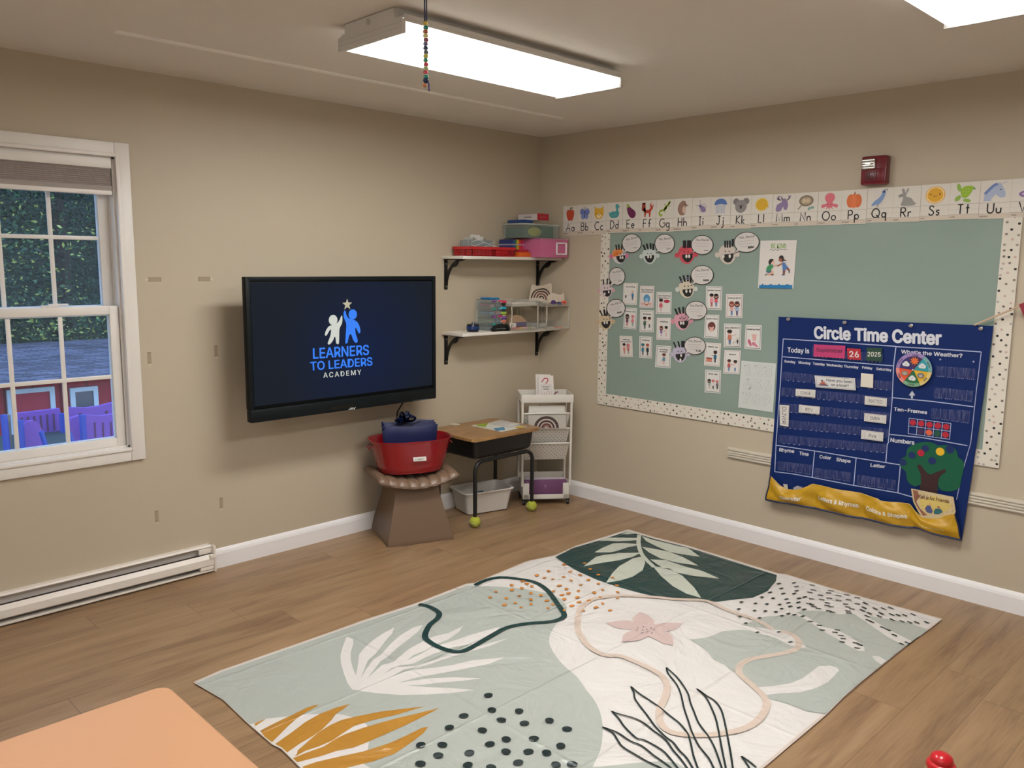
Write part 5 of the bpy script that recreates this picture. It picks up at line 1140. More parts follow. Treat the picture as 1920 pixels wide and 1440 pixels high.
        e(.5, .46, .38, .38, '8c8886'); e(.5, .42, .06, .12, '2a2626'); e(.36, .5, .03, .03, K, up=False); e(.64, .5, .03, .03, K, up=False)
    elif L == 'L': e(.5, .5, .42, .38, 'e0c870'); e(.5, .5, .36, .32, 'd4a828'); p([(.8, .36), (.96, .3), (.86, .48)], 'd4a828', up=False)
    elif L == 'M': p([(.05, .05), (.1, .42), (.38, .6), (.44, .78), (.6, .8), (.72, .66), (.78, .36), (.7, .12), (.55, .14), (.48, .3), (.34, .05)], '8c7aa0', sm=True); e(.4, .82, .04, .12, '6a5a78', .3); [l([(.34, .72), (.2-.06*i, .78+.02*i), (.16+.08*i, .98)], .05, 'a393b4', up=False) for i in range(3)]; [l([(.72, .74), (.84, .8), (.78+.08*i, .98)], .05, 'a393b4', up=False) for i in range(3)]
    elif L == 'N': e(.5, .6, .42, .3, '7c6c58'); e(.5, .6, .33, .22, 'a8977c'); e(.38, .6, .11, .12, 'cbb898'); e(.6, .6, .11, .12, 'cbb898', up=False); l([(.04, .1), (.24, .34)], .05, '7c6c58'); e(.7, .12, .1, .07, '7ca49c', 1); e(.88, .18, .1, .07, '7ca49c', 0, up=False)
    elif L == 'O': p([(.28, .9), (.5, 1), (.72, .9), (.78, .66), (.66, .4), (.95, .3), (.92, .12), (.66, .2), (.7, .02), (.56, .14), (.5, .0), (.44, .14), (.3, .02), (.34, .2), (.08, .12), (.05, .3), (.34, .4), (.22, .66)], 'd8707c', sm=True); e(.42, .32, .03, .02, K); e(.58, .32, .03, .02, K, up=False)
    elif L == 'P': e(.5, .45, .42, .38, 'e8b8a0'); e(.3, .45, .2, .35, 'd8703c'); e(.7, .45, .2, .35, 'd8703c', up=False); e(.5, .45, .22, .37, 'e07a46'); l([(.38, .75), (.34, .45), (.38, .12)], .015, 'b85a30'); l([(.62, .75), (.66, .45), (.62, .12)], .015, 'b85a30', up=False); l([(.5, .82), (.54, .98)], .05, '8a4a2c')
    elif L == 'Q': p([(.05, .08), (.2, .34), (.4, .5), (.55, .72), (.58, .92), (.72, .94), (.76, .8), (.68, .5), (.5, .2), (.3, .12)], '7c98c4', sm=True); l([(.66, .94), (.8, 1.0), (.84, .92)], .03, '3a4460'); l([(.36, .14), (.34, -.02)], .02, '6a5a4a'); l([(.42, .14), (.42, -.02)], .02, '6a5a4a', up=False); e(.67, .86, .07, .05, '3a4460', 0)
    elif L == 'R': p([(.25, .02), (.28, .3), (.3, .5), (.1, .48), (.08, .62), (.26, .7), (.22, .96), (.34, .94), (.4, .72), (.5, .98), (.58, .9), (.46, .62), (.5, .5), (.72, .42), (.86, .2), (.96, .16), (.84, .02)], '96948f', sm=True); e(.2, .62, .03, .03, K)
    elif L == 'S': e(.5, .5, .46, .42, 'e4a848'); e(.5, .5, .42, .385, 'f0d8a0'); e(.5, .5, .37, .34, 'dda62a'); e(.28, .54, .035, .035, K); e(.72, .54, .035, .035, K, up=False); l([(.42, .46), (.5, .42), (.58, .46)], .025, K)
    elif L == 'T': e(.22, .82, .09, .2, '8cb04a', .3); e(.2, .24, .1, .17, '8cb04a', -.8, up=False); e(.62, .1, .18, .08, '8cb04a', -.2, up=False); e(.88, .74, .1, .05, '6f9a50', -.5, up=False); p([(.3, .6), (.42, .84), (.7, .88), (.86, .82), (.78, .5), (.6, .26), (.4, .3)], '94b82e', sm=True); [e(.42+.12*(i % 3), .44+.14*(i//3), .018, .018, 'c8dc80', up=i == 0, n=8) for i in range(9)]
    elif L == 'U': p([(.0, .02), (.02, .4), (.3, .78), (.56, .92), (.66, .98), (.78, .8), (.94, .4), (.92, .2), (.74, .18), (.5, .36), (.34, .14), (.32, .02)], 'a9b4cc'); l([(.56, .9), (.4, .82), (.2, .6), (.04, .4)], .13, '6c84b8'); l([(.76, .92), (.98, 1.0)], .04, 'b8bcc8'); e(.72, .6, .03, .03, K)
    else: e(.6, .3, .46, .18, '8c6c9c'); e(.62, .3, .36, .09, 'c8b4d0')
words = 'apple butterfly cat duck eggplant fox gecko hedgehog insect jellyfish koala lemon moose nest octopus pumpkin quail rabbit sun turtle unicorn vase'.split()
u0 = .208; cw = .1277; r7 = random.Random(4)
for i in range(22):
    ch = 'ABCDEFGHIJKLMNOPQRSTUV'[i]
    u = u0+i*cw; vb = 1.778+.0275*(i/21)+r7.uniform(-.003, .003); h = 1.971+.004*math.sin(i*.35)-vb; tl = r7.uniform(-.008, .008)
    cu = Vector((0, -math.cos(tl), math.sin(tl)))
    A = Art(((-.0115 if i > 1 else -.001)-.0014*(i % 2), -(u), vb), cu, (0, -math.sin(tl), math.cos(tl))); W = cw+.002
    A.slab([(0, 0), (W, 0), (W, h), (0, h)], .0012, 'd8d2c8'); A.rect(.002, .002, W-.002, h*.125, 'cdbfae')
    A.up()
    for v in (.128, .415): A.line([(.001, h*v), (W-.001, h*v)], .0014, 'a39a90', up=False)
    A.line([(.001, h*.27), (W-.001, h*.27)], .0006, 'bdb4aa', up=False); A.line([(W-.0008, 0), (W-.0008, h)], .0012, 'a9a298', up=False); A.line([(.0008, 0), (.0008, h)], .0012, 'bdb6ac', up=False)
    hh = h*.255; base = h*.145; lw = .0058
    wU, wL = S[ch][0]*hh, S[ch.lower()][0]*hh; gap = hh*.26
    x = (W-wU-wL-gap)/2; A.up(); strokes(A, ch, x, base, hh, lw, '1e1a18'); strokes(A, ch.lower(), x+wU+gap, base, hh, lw, '1e1a18')
    A.text(words[i], .007, h*.045, h*.042, '6a6058', bold=.03, align='l')
    icon(A, ch, lambda q: W*.14+q*W*.72, lambda q: h*.45+q*h*.50)
    tag(A.build('alphabet_card'), 'alphabet card %s%s with a picture of %s %s above the board' % (ch, ch.lower(), 'an' if words[i][0] in 'aeiou' and ch != 'U' else 'a', words[i]), 'card', 'alphabet cards along the top of the board')

# fire alarm
a0, a1, a2 = at(1627, 296, 0, 0), at(1673, 293, 0, 0), at(1650, 349, 0, 0); cy = (a0.y+a1.y)/2+.006; hwf = .062; zt, zb = 2.122, 1.984
t = thing('fire_alarm', 'dark red fire alarm horn with a clear strobe above the alphabet cards', 'fire alarm', (0, cy, zb))
FR = mat('6f1020', .3, coat=.2)
b = MB(); b.box(-.052, 0, cy-hwf, cy+hwf, zb, zt, FR, bev=.008); b.box(-.056, -.05, cy-hwf+.010, cy+hwf-.022, zb+.012, zb+.075, FR, bev=.004); b.build('body', t)
b = MB(); b.box(-.068, -.050, cy-.012, cy+.052, zt-.066, zt-.014, mat('c8c8c4', .08, metal=.85), bev=.006)
for i in range(4): b.box(-.0695, -.066, cy-.010, cy+.050, zt-.060+i*.012, zt-.056+i*.012, mat('6a6864', .2, metal=.7))
b.build('strobe', t)
b = MB()
for i in range(7): b.box(-.0575, -.055, cy-.018+i*.008, cy-.0145+i*.008, zb+.022, zb+.062, mat('33060e', .6))
b.build('sounder_grille', t)

# ================================================================ PAPER FACES AND SPEECH BUBBLES
def zz6(ox, oy, s): return lambda x, y: (ox+x/s, oy+y/s)
def pxe(cx, cy, rx, ry, n=24, rot=0, a0=0, a1=360):
    ca, sa = math.cos(rot), math.sin(rot); P = []
    for i in range(n+(0 if a1-a0 >= 360 else 1)):
        a = math.radians(a0+(a1-a0)*i/n); x, y = rx*math.cos(a), ry*math.sin(a); P.append((cx+x*ca-y*sa, cy+x*sa+y*ca))
    return P
def face(cx, cy, r, col, label, hair, teeth=((-.3, 0), (.1, 0)), mouth=(0, .1), ear='', brow=None, extra=None):
    A = Art((-.0105, 0, 0), **RW)
    A.pslab(smooth([(cx+r*x, cy+r*y) for x, y in ((-.95, -.1), (-.8, -.65), (-.3, -.98), (.3, -.98), (.8, -.65), (.95, -.1), (.8, .6), (.35, 1.08), (-.15, 1.12), (-.65, .75))], 3, True), .0012, col)
    A.ppoly(pxe(cx-r*1.12, cy+r*.12, r*.26, r*.3, 12), ear or col, up=False); A.ppoly(pxe(cx+r*1.10, cy+r*.05, r*.24, r*.3, 12), ear or col, up=False)
    if brow: A.ppoly([(cx+r*x, cy+r*y) for x, y in ((-.95, .1), (-.9, -.5), (-.4, -.95), (.3, -.95), (.6, -.5), (.2, -.1), (-.4, .15))], brow)
    m = [(cx+r*(mouth[0]+x), cy+r*(mouth[1]+y)) for x, y in ((-.62, -.02), (.0, -.08), (.62, -.16), (.6, .3), (.35, .75), (0, .88), (-.35, .72), (-.6, .3))]
    A.ppoly(m, '1c1a1a')
    A.up()
    for tx, ty in teeth: A.ppoly(pxe(cx+r*(mouth[0]+tx), cy+r*(mouth[1]+.18+ty), r*.13, r*.22, 10), 'd8d4cc', up=False)
    for sx in (-.25, .2): A.ppoly(pxe(cx+r*sx, cy-r*.28, r*.075, r*.08, 8), '2a2626', up=False)
    for hx, hy, dx, dy, w in hair:
        A.ppoly([(cx+r*(hx-w), cy+r*hy), (cx+r*(hx+w), cy+r*hy), (cx+r*(hx+dx+w), cy+r*(hy+dy)), (cx+r*(hx+dx-w), cy+r*(hy+dy))], '17161a', up=False)
    if extra: extra(A, cx, cy, r)
    tag(A.build('face_cutout'), label, 'paper face', 'paper faces on the bulletin board')
H3 = [(-.3, -.75, -.12, -.75, .1), (0, -.8, -.04, -.75, .1), (.35, -.8, .1, -.85, .1)]
H4 = [(-.55, -.7, -.3, -.75, .12), (-.2, -.8, -.2, -.8, .12), (.15, -.85, -.02, -.8, .12), (.48, -.7, .02, -.85, .12)]
def bubble(cx, cy, rx, ry, tail, label, name=None, lines=3, rot=0, title='Yes, David!'):
    A = Art((-.0150, 0, 0), **RW)
    L = pxe(cx, cy, rx, ry, 30, rot); A.pslab(L, .0012, '1c1a1a')
    dx, dy = tail[0]-cx, tail[1]-cy; n = math.hypot(dx, dy); px_, py_ = -dy/n, dx/n
    A.ppoly([(cx+dx*.55+px_*4.2, cy+dy*.55+py_*4.2), (cx+dx*.55-px_*4.2, cy+dy*.55-py_*4.2), tail], '1c1a1a', up=False)
    A.ppoly(pxe(cx, cy, rx-1.2, ry-1.2, 30, rot), 'cfc9c4'); A.ppoly([(cx+dx*.55+px_*2.6, cy+dy*.55+py_*2.6), (cx+dx*.55-px_*2.6, cy+dy*.55-py_*2.6), (cx+dx*.93, cy+dy*.93)], 'cfc9c4')
    sl = math.tan(rot); w = rx*.62
    A.ptext(title, (cx-w, cy-ry*.40+sl*-w), (cx+w, cy-ry*.40+sl*w), (cx-w, cy-ry*.62+sl*-w), '6e6864', bold=.02)
    for k in range(lines):
        y = cy-ry*.12+k*ry*.26; ww = w*(1.1-.18*k); A.pline([(cx-ww+j*ww/5, y+.5*math.sin(j*2.4+k)+sl*(-ww+j*ww/5)) for j in range(10)], .0016, 'a59d9c')
    if name: A.ptext(name, (cx+rx*.1, cy+ry*.62+sl*rx*.1), (cx+rx*.58, cy+ry*.62+sl*rx*.58), (cx+rx*.1, cy+ry*.42+sl*rx*.1), '26221f', bold=.06)
    else: A.pline([(cx+rx*(.15+.07*j), cy+ry*.55+.7*math.sin(j*2.1)+sl*rx*.3) for j in range(7)], .0026, '2a2624')
    tag(A.build('speech_bubble'), label, 'speech bubble', 'speech bubbles on the bulletin board')
def scrib(c, P): return lambda A, cx, cy, r: [A.pline([(cx+r*a, cy+r*b) for a, b in L], .004, c, up=i == 0) for i, L in enumerate(P)]
face(1160.6, 479, 13.5, 'c9c4c8', 'paper face with orange crayon forehead at the top left of the board', H3, ((-.05, 0), (.25, 0)), (.25, .12), 'cf6d98', 'd98a44', scrib('d8622c', [[(-.9, .4), (-.5, -.5)], [(-.7, .35), (-.2, -.8)], [(-.5, .2), (.1, -.7)]]))
face(1218, 479, 14, 'bfc8c4', 'pale grey-white paper face, second from the left in the top row', H4, ((-.2, -.1), (.15, -.1)), (0, .1))
face(1287, 476.5, 16, 'c9505c', 'red paper face with blocky black hair in the top row', [(-.22, -.7, 0, -.9, .2), (.3, -.72, .02, -.9, .24)], ((-.12, 0), (.2, -.02)), (.12, .08), 'c04452', None, scrib('a02c3c', [[(-.9, 0), (-.5, -.6)], [(-.4, -.3), (0, -.8)], [(.3, -.2), (.1, -.7)]]))
face(1364, 476, 17, 'c9bdb2', 'beige paper face at the right end of the top row', [(-.25, -.7, 0, -.75, .1), (0, -.68, 0, -.78, .09), (.27, -.68, 0, -.78, .09), (.55, -.8, .05, -.85, .11)], ((-.5, 0), (.2, -.03)), (.05, .1))
face(1136.5, 543.5, 12.5, 'cdbfc0', 'pinkish paper face over the left border with one odd tooth', [(-.35, -.8, -.1, -.8, .1), (.15, -.8, .03, -.85, .1), (.5, -.85, .35, -.8, .12)], ((.25, -.02), (-.35, .25)), (.15, .15), 'c9a0a8')
face(1287.5, 541, 15.5, 'cfc4ae', 'cream paper face with striped headband below the red face', H4, ((-.15, 0), (.3, -.02)), (.12, .15), 'c4c8c0', None, scrib('8c84a8', [[(-.1, -1.1), (.35, -1.1)], [(-.1, -1.3), (.35, -1.3)], [(-.85, -.6), (-.55, -1.0)]]))
face(1135.5, 602.5, 13.5, 'cbb998', 'tan paper face with ears over the left border, lower of the two', [(-.45, -.75, -.35, -.8, .1), (-.1, -.75, -.1, -.9, .14), (.15, -.75, .1, -.9, .14), (.4, -.75, .45, -.6, .09)], ((-.2, -.1), (.15, -.1)), (.05, .1), 'c4a888')
face(1279, 601, 15.5, 'd29aa6', 'pink paper face with grey scribbled eyes, beside the quiet voice card', H4, ((-.3, 0), (0, 0)), (.15, .12), 'cf8c9a', None, scrib('5a5258', [[(-.15, -.1), (0, -.7), (.1, -.1)], [(.3, -.1), (.42, -.8), (.5, -.1)]]))
face(1275, 663, 14.5, 'b7b0c4', 'lilac paper face lowest on the board beside the running card', [(-.5, -.75, -.35, -.75, .1), (-.05, -.8, -.2, -.8, .1), (.38, -.8, .0, -.85, .22)], ((.1, -.05), (0, .55)), (.05, .1), 'b9b4c4')
bubble(1184.5, 456.2, 18.5, 18, (1168, 477), 'speech bubble of the orange-haired paper face at top left', None, 2, -.25)
bubble(1246.3, 457, 19, 18.5, (1229, 475), 'speech bubble of the grey-white face, second in the top row', None, 3, -.1)
bubble(1316.6, 459.2, 21, 18.5, (1296, 475), 'speech bubble attached to the red paper face', None, 2, .02)
bubble(1400, 454.2, 24, 19.5, (1375, 477), 'wide speech bubble at the right end of the top row by the poster', 'Matteo', 3, -.12)
bubble(1157, 518, 15.5, 17, (1143, 540), 'narrow speech bubble over the left border beside the throwing card', None, 3, -.15)
bubble(1316.6, 515.8, 21.5, 18.5, (1294, 537), 'speech bubble above the gentle hands card', 'Emma', 2, -.05)
bubble(1155, 578, 18, 17.5, (1142, 600), 'speech bubble with dark handwriting beside the lower tan face', 'Ava', 2, -.25)
bubble(1305.3, 582.2, 20.5, 18, (1287, 604), 'speech bubble of the pink face with a small car drawn on it', None, 2, .02)
bubble(1303, 648.4, 20.5, 17, (1282, 665), 'lowest speech bubble beside the clean up card', 'Luk', 3, .04)

# ================================================================ BEHAVIOUR CARDS
class Quad:
    """maps 0..1 card coordinates (x right, y up) onto a traced sheet"""
    def __init__(s, A, c): s.A = A; s.c = [Vector(A.uv(p)) for p in c]
    def __call__(s, x, y): a, b, c, d = s.c; q = (a*(1-x)+b*x)*y+(d*(1-x)+c*x)*(1-y); return (q.x, q.y)
    def poly(s, P, c, up=True): s.A.poly([s(*p) for p in P], c, up)
    def line(s, P, w, c, up=True, closed=False): s.A.line([s(*p) for p in P], w, c, up, closed)
    def ell(s, x, y, rx, ry, c, up=True, n=12, a0=0, a1=360): s.poly([(x+rx*math.cos(math.radians(a0+(a1-a0)*i/n)), y+ry*math.sin(math.radians(a0+(a1-a0)*i/n))) for i in range(n+(a1-a0 < 360))], c, up)
    def text(s, t, x0, x1, y, h, c, bold=.03, font='inter', up=True):
        if up: s.A.up()
        vs, fs, a, b = glyphs(t, bold, font); s.A.b.add([s.A.P(*s(x0+(x1-x0)*(x-a)/(b-a), y+h*v), s.A.w+lift(i, len(vs), bold)) for i, (x, v) in enumerate(vs)], fs, s.A.M(c))
def kid(Q, x, y, s, hair, top, bot, skin='c99a86', flip=1, long=False, arm=0):
    """small printed child: x centre, y feet, s height"""
    w = s*1.4
    Q.poly([(x-.05*w, y), (x-.01*w, y), (x, y+.35*s), (x-.06*w, y+.35*s)], bot); Q.poly([(x+.02*w, y), (x+.07*w, y), (x+.07*w, y+.35*s), (x+.0*w, y+.35*s)], bot, up=False)
    Q.poly([(x-.13*w, y+.30*s), (x+.13*w, y+.30*s), (x+.10*w, y+.60*s), (x-.10*w, y+.60*s)], top)
    Q.line([(x+.08*w*flip, y+.54*s), (x+(.2+.1*arm)*w*flip, y+(.42+.1*arm)*s)], .0022, skin, up=False)
    if long: Q.ell(x, y+.70*s, .19*w, .16*s, hair)
    Q.ell(x, y+.76*s, .14*w, .13*s, skin); Q.ell(x, y+.82*s, .16*w, .11*s, hair)
    Q.ell(x+.04*w*flip, y+.745*s, .015*w, .012*s, '2a2020', n=6)
HB, HR, HP = '251c1c', '6b3a2c', 'c8707c'
def card(c, label, title, edge, draw, z=.0107, bg='d6d0ca'):
    A = Art((-z, 0, 0), **RW); A.pslab(c, .0010, 'd9d6d0'); Q = Quad(A, c)
    Q.line([(.07, .05), (.93, .05), (.93, .95), (.07, .95)], .0026, edge, closed=True); 
    L = title.split('/')
    for i, s_ in enumerate(L):
        w = min(.40, .033*len(s_)+.05); Q.text(s_, .5-w, .5+w, .80-.10*i, .055, '2c2828', bold=.05)
    draw(Q); tag(A.build('behavior_card'), label, 'card', 'behaviour cards on the bulletin board')
ZA, ZB = Z(1110, 500, 7.2), Z(1250, 520, 5.3333)
def throwing(Q): kid(Q, .68, .22, .5, 'd0c0b8', '3a80b0', '3a4048', flip=-1, arm=1); Q.ell(.2, .38, .06, .07, '5a5a58'); Q.line([(.3, .40), (.44, .44)], .001, '8a8a88')
def flop(Q): Q.ell(.5, .42, .24, .2, '5890b8'); Q.ell(.5, .36, .12, .1, '88b8d8'); Q.ell(.5, .2, .17, .1, 'b86a4c'); Q.ell(.5, .23, .12, .07, 'd8c8bc'); Q.ell(.22, .18, .1, .08, 'd8a8a0'); Q.ell(.78, .18, .1, .08, 'd8a8a0', up=False)
def notf(Q): kid(Q, .32, .12, .62, HB, 'd0606c', 'd0a8a0'); Q.ell(.70, .58, .20, .08, 'b03048')
def rude(Q): kid(Q, .27, .14, .6, HB, '6a4a5c', 'c05a6c', long=True); kid(Q, .72, .14, .58, 'd07c84', 'd07c84', '7aa09c', flip=-1)
def kick(Q): kid(Q, .36, .14, .62, HB, '4a6a5c', '3a3a3c', arm=1); kid(Q, .7, .2, .54, HB, 'd8d4cc', '26262a', flip=-1)
def hitc(Q): kid(Q, .34, .16, .52, HR, '8a6ca8', 'b898c0', long=True, arm=1); kid(Q, .7, .16, .52, HB, 'd8ccc8', 'd8b0a8', skin='8a5444', flip=-1)
def talk(Q): kid(Q, .35, .14, .56, HB, 'd88c84', 'b86c60'); kid(Q, .68, .14, .54, HP, 'c8706c', '8a8484', flip=-1, long=True)
def push(Q): kid(Q, .28, .12, .6, '2c6a78', '3a7890', '33444c', arm=1); kid(Q, .66, .12, .6, 'b05c50', '22363a', '22262c', flip=-1)
def runc(Q): kid(Q, .55, .14, .56, HR, '6c9cb4', 'd8a8a4', arm=1); Q.line([(.5, .3), (.3, .24)], .003, 'd8a8a4')
def gent(Q): kid(Q, .36, .12, .62, HB, 'e090a0', 'b84c4c', arm=1); kid(Q, .66, .14, .6, HB, 'd85868', '5c7ca8', flip=-1, long=True)
def kindc(Q): kid(Q, .35, .10, .64, '8c4034', 'd8a8a4', '5c88b4', long=True); kid(Q, .68, .10, .64, '4a2424', '9ab0c8', '6c5c7c', flip=-1, long=True)
def quiet(Q): Q.ell(.5, .50, .27, .20, '6a3434'); Q.ell(.5, .34, .12, .08, 'dcb8ac'); Q.ell(.5, .46, .17, .15, 'd8a898'); Q.ell(.45, .56, .22, .10, '6a3434'); Q.line([(.5, .30), (.5, .42)], .0025, 'e0b8a8')
def attn(Q): kid(Q, .34, .12, .68, HB, 'c87860', '3c6898', arm=2); Q.line([(.55, .22), (.72, .22)], .0015, '2a2a2a'); Q.line([(.57, .22), (.57, .12)], .0015, '2a2a2a', up=False); kid(Q, .82, .14, .3, 'c8c0bc', '2a2a30', '2a2a30', flip=-1)
def walk(Q): 
    Q.poly([(.42, .62), (.72, .62), (.66, .36), (.50, .36)], 'd8a8a0'); Q.poly([(.20, .42), (.34, .38), (.44, .14), (.34, .14), (.18, .30)], 'c4607c'); Q.poly([(.44, .30), (.62, .30), (.82, .14), (.78, .10), (.44, .20)], 'd07c94')
def clean(Q): kid(Q, .68, .16, .56, '2c1c1c', '2c6c8c', '20303c', skin='5c3a34', flip=-1, arm=1); Q.poly([(.14, .18), (.5, .18), (.5, .34), (.14, .34)], 'c87c68'); Q.poly([(.14, .30), (.5, .30), (.5, .36), (.14, .36)], '8c4c3c')
def sharec(Q): kid(Q, .33, .12, .54, '4a2828', 'c05c5c', '5080b0', arm=1); kid(Q, .72, .12, .52, HB, 'dcd4d0', '5080b0', skin='a86c5c', flip=-1, arm=1)
def linec(Q): kid(Q, .28, .18, .46, '1c1c20', '98b0a8', 'c8a8a0', long=True); kid(Q, .54, .18, .44, 'd06c74', 'dcd4d0', '2a2a30'); kid(Q, .8, .18, .42, 'd06c74', '6c6c74', '2a2a30')
R_, G_, O_, P_ = 'b46c74', '4c5860', 'd0a890', 'c89aa4'
for c, nm, ttl, ed, fn in ((ZA((428, 220), (620, 222), (603, 517), (418, 510)), 'throwing', 'throwing', O_, throwing), (ZA((652, 258), (843, 262), (830, 560), (643, 552)), 'flip flopping during lesson', 'flip flopping/during lesson', R_, flop),
    (ZA((874, 340), (1077, 342), (1070, 642), (862, 638)), 'not following directions', 'not following/directions', G_, notf), (ZA((442, 548), (608, 562), (597, 848), (422, 838)), 'being rude', 'being rude', G_, rude), (ZA((650, 585), (838, 592), (832, 885), (643, 882)), 'kicking', 'kicking', G_, kick),
    (ZA((878, 690), (1068, 692), (1057, 995), (870, 985)), 'hitting', 'hitting', P_, hitc), (ZA((373, 932), (543, 938), (552, 1222), (380, 1215)), 'talking during lessons', 'talking/during lessons', O_, talk), (ZA((642, 935), (815, 948), (810, 1240), (637, 1228)), 'pushing', 'pushing', G_, push),
    (ZA((872, 1060), (1070, 1072), (1060, 1372), (850, 1355)), 'running inside', 'running/inside', G_, runc), (ZB((395, 88), (557, 92), (548, 328), (392, 320)), 'gentle hands', 'gentle hands', G_, gent), (ZB((596, 165), (765, 165), (757, 407), (590, 404)), 'being kind', 'being kind', R_, kindc),
    (ZB((388, 372), (527, 375), (517, 613), (373, 602)), 'quiet voice', 'quiet voice', G_, quiet), (ZB((575, 462), (747, 465), (740, 702), (572, 700)), 'pay attention', 'pay attention', G_, attn), (ZB((790, 475), (950, 480), (943, 727), (778, 715)), 'walking feet', 'walking feet', G_, walk),
    (ZB((388, 650), (545, 660), (530, 895), (373, 880)), 'clean up', 'clean up', O_, clean), (ZB((580, 727), (742, 733), (728, 972), (565, 962)), 'share', 'share', P_, sharec), (ZB((387, 922), (545, 932), (538, 1162), (380, 1150)), 'line up', 'line up', G_, linec)):
    card(c, 'small white picture card reading %s on the teal board' % nm, ttl, ed, fn)
# number tracing sheet
c = ZB((748, 833), (1095, 862), (1062, 1350), (715, 1300)); A = Art((-.0107, 0, 0), **RW); A.pslab(c, .001, 'c9ccc8'); Q = Quad(A, c)
for k, (bd, c) in enumerate(((.050, '9c9f9c'), (.022, 'ccd0cc'))):
    A.up(.0006)
    for i, d in enumerate('123456789'):
        x = .23+.28*(i % 3); y = .72-.30*(i//3); vs, fs, a, b2 = glyphs(d, bd); _, _, a0, b0 = glyphs(d, 0); sc = (.13 if d == '1' else .20)/(b0-a0)
        A.b.add([A.P(*Q(x+(q-(a0+b0)/2)*sc, y+.21*w), A.w+lift(n_, len(vs), 1)) for n_, (q, w) in enumerate(vs)], fs, A.M(c))
A.up()
for x, y in ((.2, .92), (.12, .9), (.42, .92), (.7, .9), (.75, .82), (.22, .62), (.45, .62), (.82, .6), (.12, .32), (.45, .3), (.85, .2), (.22, .3)): Q.ell(x, y, .014, .010, '4a4a4a', up=False, n=8)
tag(A.build('number_sheet'), 'white sheet of outlined tracing digits one to nine beside the blue chart', 'sheet')
# kindness poster
zp = Z(1330, 330, 6); zq = Z(1430, 400, 9)
c = zp((578, 728), (987, 720), (945, 1270), (548, 1258)); A = Art((-.0107, 0, 0), **RW); A.pslab(c, .0015, 'd6d0ca'); Q = Quad(A, c)
A.ptext('BE KIND', *zq((142, 588), (400, 590), (143, 512)), '7ca850', bold=.03); A.pline(smooth(zq((122, 625), (150, 610), (180, 625), (215, 612), (250, 624), (290, 610), (340, 608), (380, 618), (415, 616)), 3), .0022, '3c3a38')
def pp(P, c, up=True, sm=True): A.ppoly(smooth(zq(P), 3, True) if sm else zq(P), c, up)
pp([(80, 1040), (95, 1000), (130, 1010), (150, 960), (175, 980), (180, 1040)], 'd8a890'); pp([(35, 1048), (60, 1018), (80, 1020), (60, 1048)], '5c6a54', up=False); pp([(140, 1040), (160, 1025), (190, 1042), (150, 1046)], '6a5c4a', up=False)
pp([(60, 960), (130, 950), (145, 990), (110, 1005), (70, 1000)], '4a6c9c'); pp([(60, 960), (75, 900), (120, 870), (170, 865), (182, 900), (150, 940), (130, 975), (80, 975)], '3c8c5c')
A.pline(zq((175, 890), (205, 880), (240, 858)), .006, 'dcb4a0'); pp([(150, 840), (165, 800), (190, 800), (204, 830), (185, 860), (160, 860)], 'e0b8a8'); pp([(105, 860), (100, 810), (125, 775), (165, 770), (188, 790), (165, 805), (145, 840), (128, 868)], '2c2422')
pp([(340, 950), (380, 950), (372, 1020), (345, 1020)], '8c4c3c'); pp([(395, 930), (430, 920), (460, 960), (440, 975)], '8c4c3c', up=False); pp([(320, 1045), (345, 1015), (372, 1020), (368, 1045)], '5c6c84', up=False); pp([(435, 975), (460, 960), (455, 1000), (440, 1010)], '5c6c84', up=False)
pp([(330, 840), (370, 830), (400, 880), (430, 910), (400, 935), (385, 960), (340, 965), (335, 900)], '4c74ac'); A.pline(zq((335, 845), (290, 865), (245, 892)), .007, '9c5c48'); pp([(268, 790), (280, 760), (320, 755), (340, 790), (320, 820), (290, 815)], '9c5c48')
pp([(275, 760), (290, 720), (330, 710), (355, 740), (360, 775), (405, 795), (385, 805), (355, 800), (340, 830), (328, 790), (318, 762)], '2a1a1c')
W = zp((565, 1262), (562, 1225)); top = [(562+i*18.5, 1222-(12 if i % 5 == 2 else 0)+(6 if i % 2 else 0)) for i in range(21)]
A.ppoly(zp(*([(560, 1259), (932, 1268)]+top[::-1])), '1c74a8')
tag(A.build('kindness_poster'), 'white poster of two children helping each other with blue wave bottom', 'poster')

# ================================================================ CIRCLE TIME CHART
zA, zB, zC, zD, zE = Z(1430, 590, 6), Z(1650, 590, 6), Z(1420, 780, 3.84), Z(1600, 820, 7.2), Z(1440, 840, 8)
t = thing('pocket_chart', 'large navy Circle Time Center cloth pocket chart pinned over the teal board', 'pocket chart', (-.03, -2.34, .29))
NVY = mat('07245e', .5, spec=.25, bump=(7, .5, .012)); LNC = 'a9b4d4'
def cw_(u, v): return .008+.003*math.sin(v*4+1)+.0015*math.sin(u*9+v*5)+.02*max(0, .55-v)
A = Art((-.017, 0, 0), **RW, warp=cw_); cl = [Vector(A.uv(p)) for p in ((1461, 593.7), (1864, 611))]; bl = [Vector(A.uv(p)) for p in ((1441, 930), (1806, 1009))]
Q4 = [cl[0], cl[1], bl[1], bl[0]]
def ch_(x, y): q = (Q4[0]*(1-x)+Q4[1]*x)*(1-y)+(Q4[3]*(1-x)+Q4[2]*x)*y; return (q.x+(.012*math.sin(y*3.1) if x < .02 else 0), q.y)
A.b.grid(lambda x, y: A.P(*ch_(x, y)), 48, 48, NVY); A.build('cloth', t)
ch_w = lambda u, v: cw_(u, v)+.0012
def CA_(w=0): a = Art((-.017, 0, 0), **RW, warp=ch_w); a.w = w; return a
A = CA_(.0009)
def L_(P, w=.0045): A.pline(P, w, LNC, up=False)
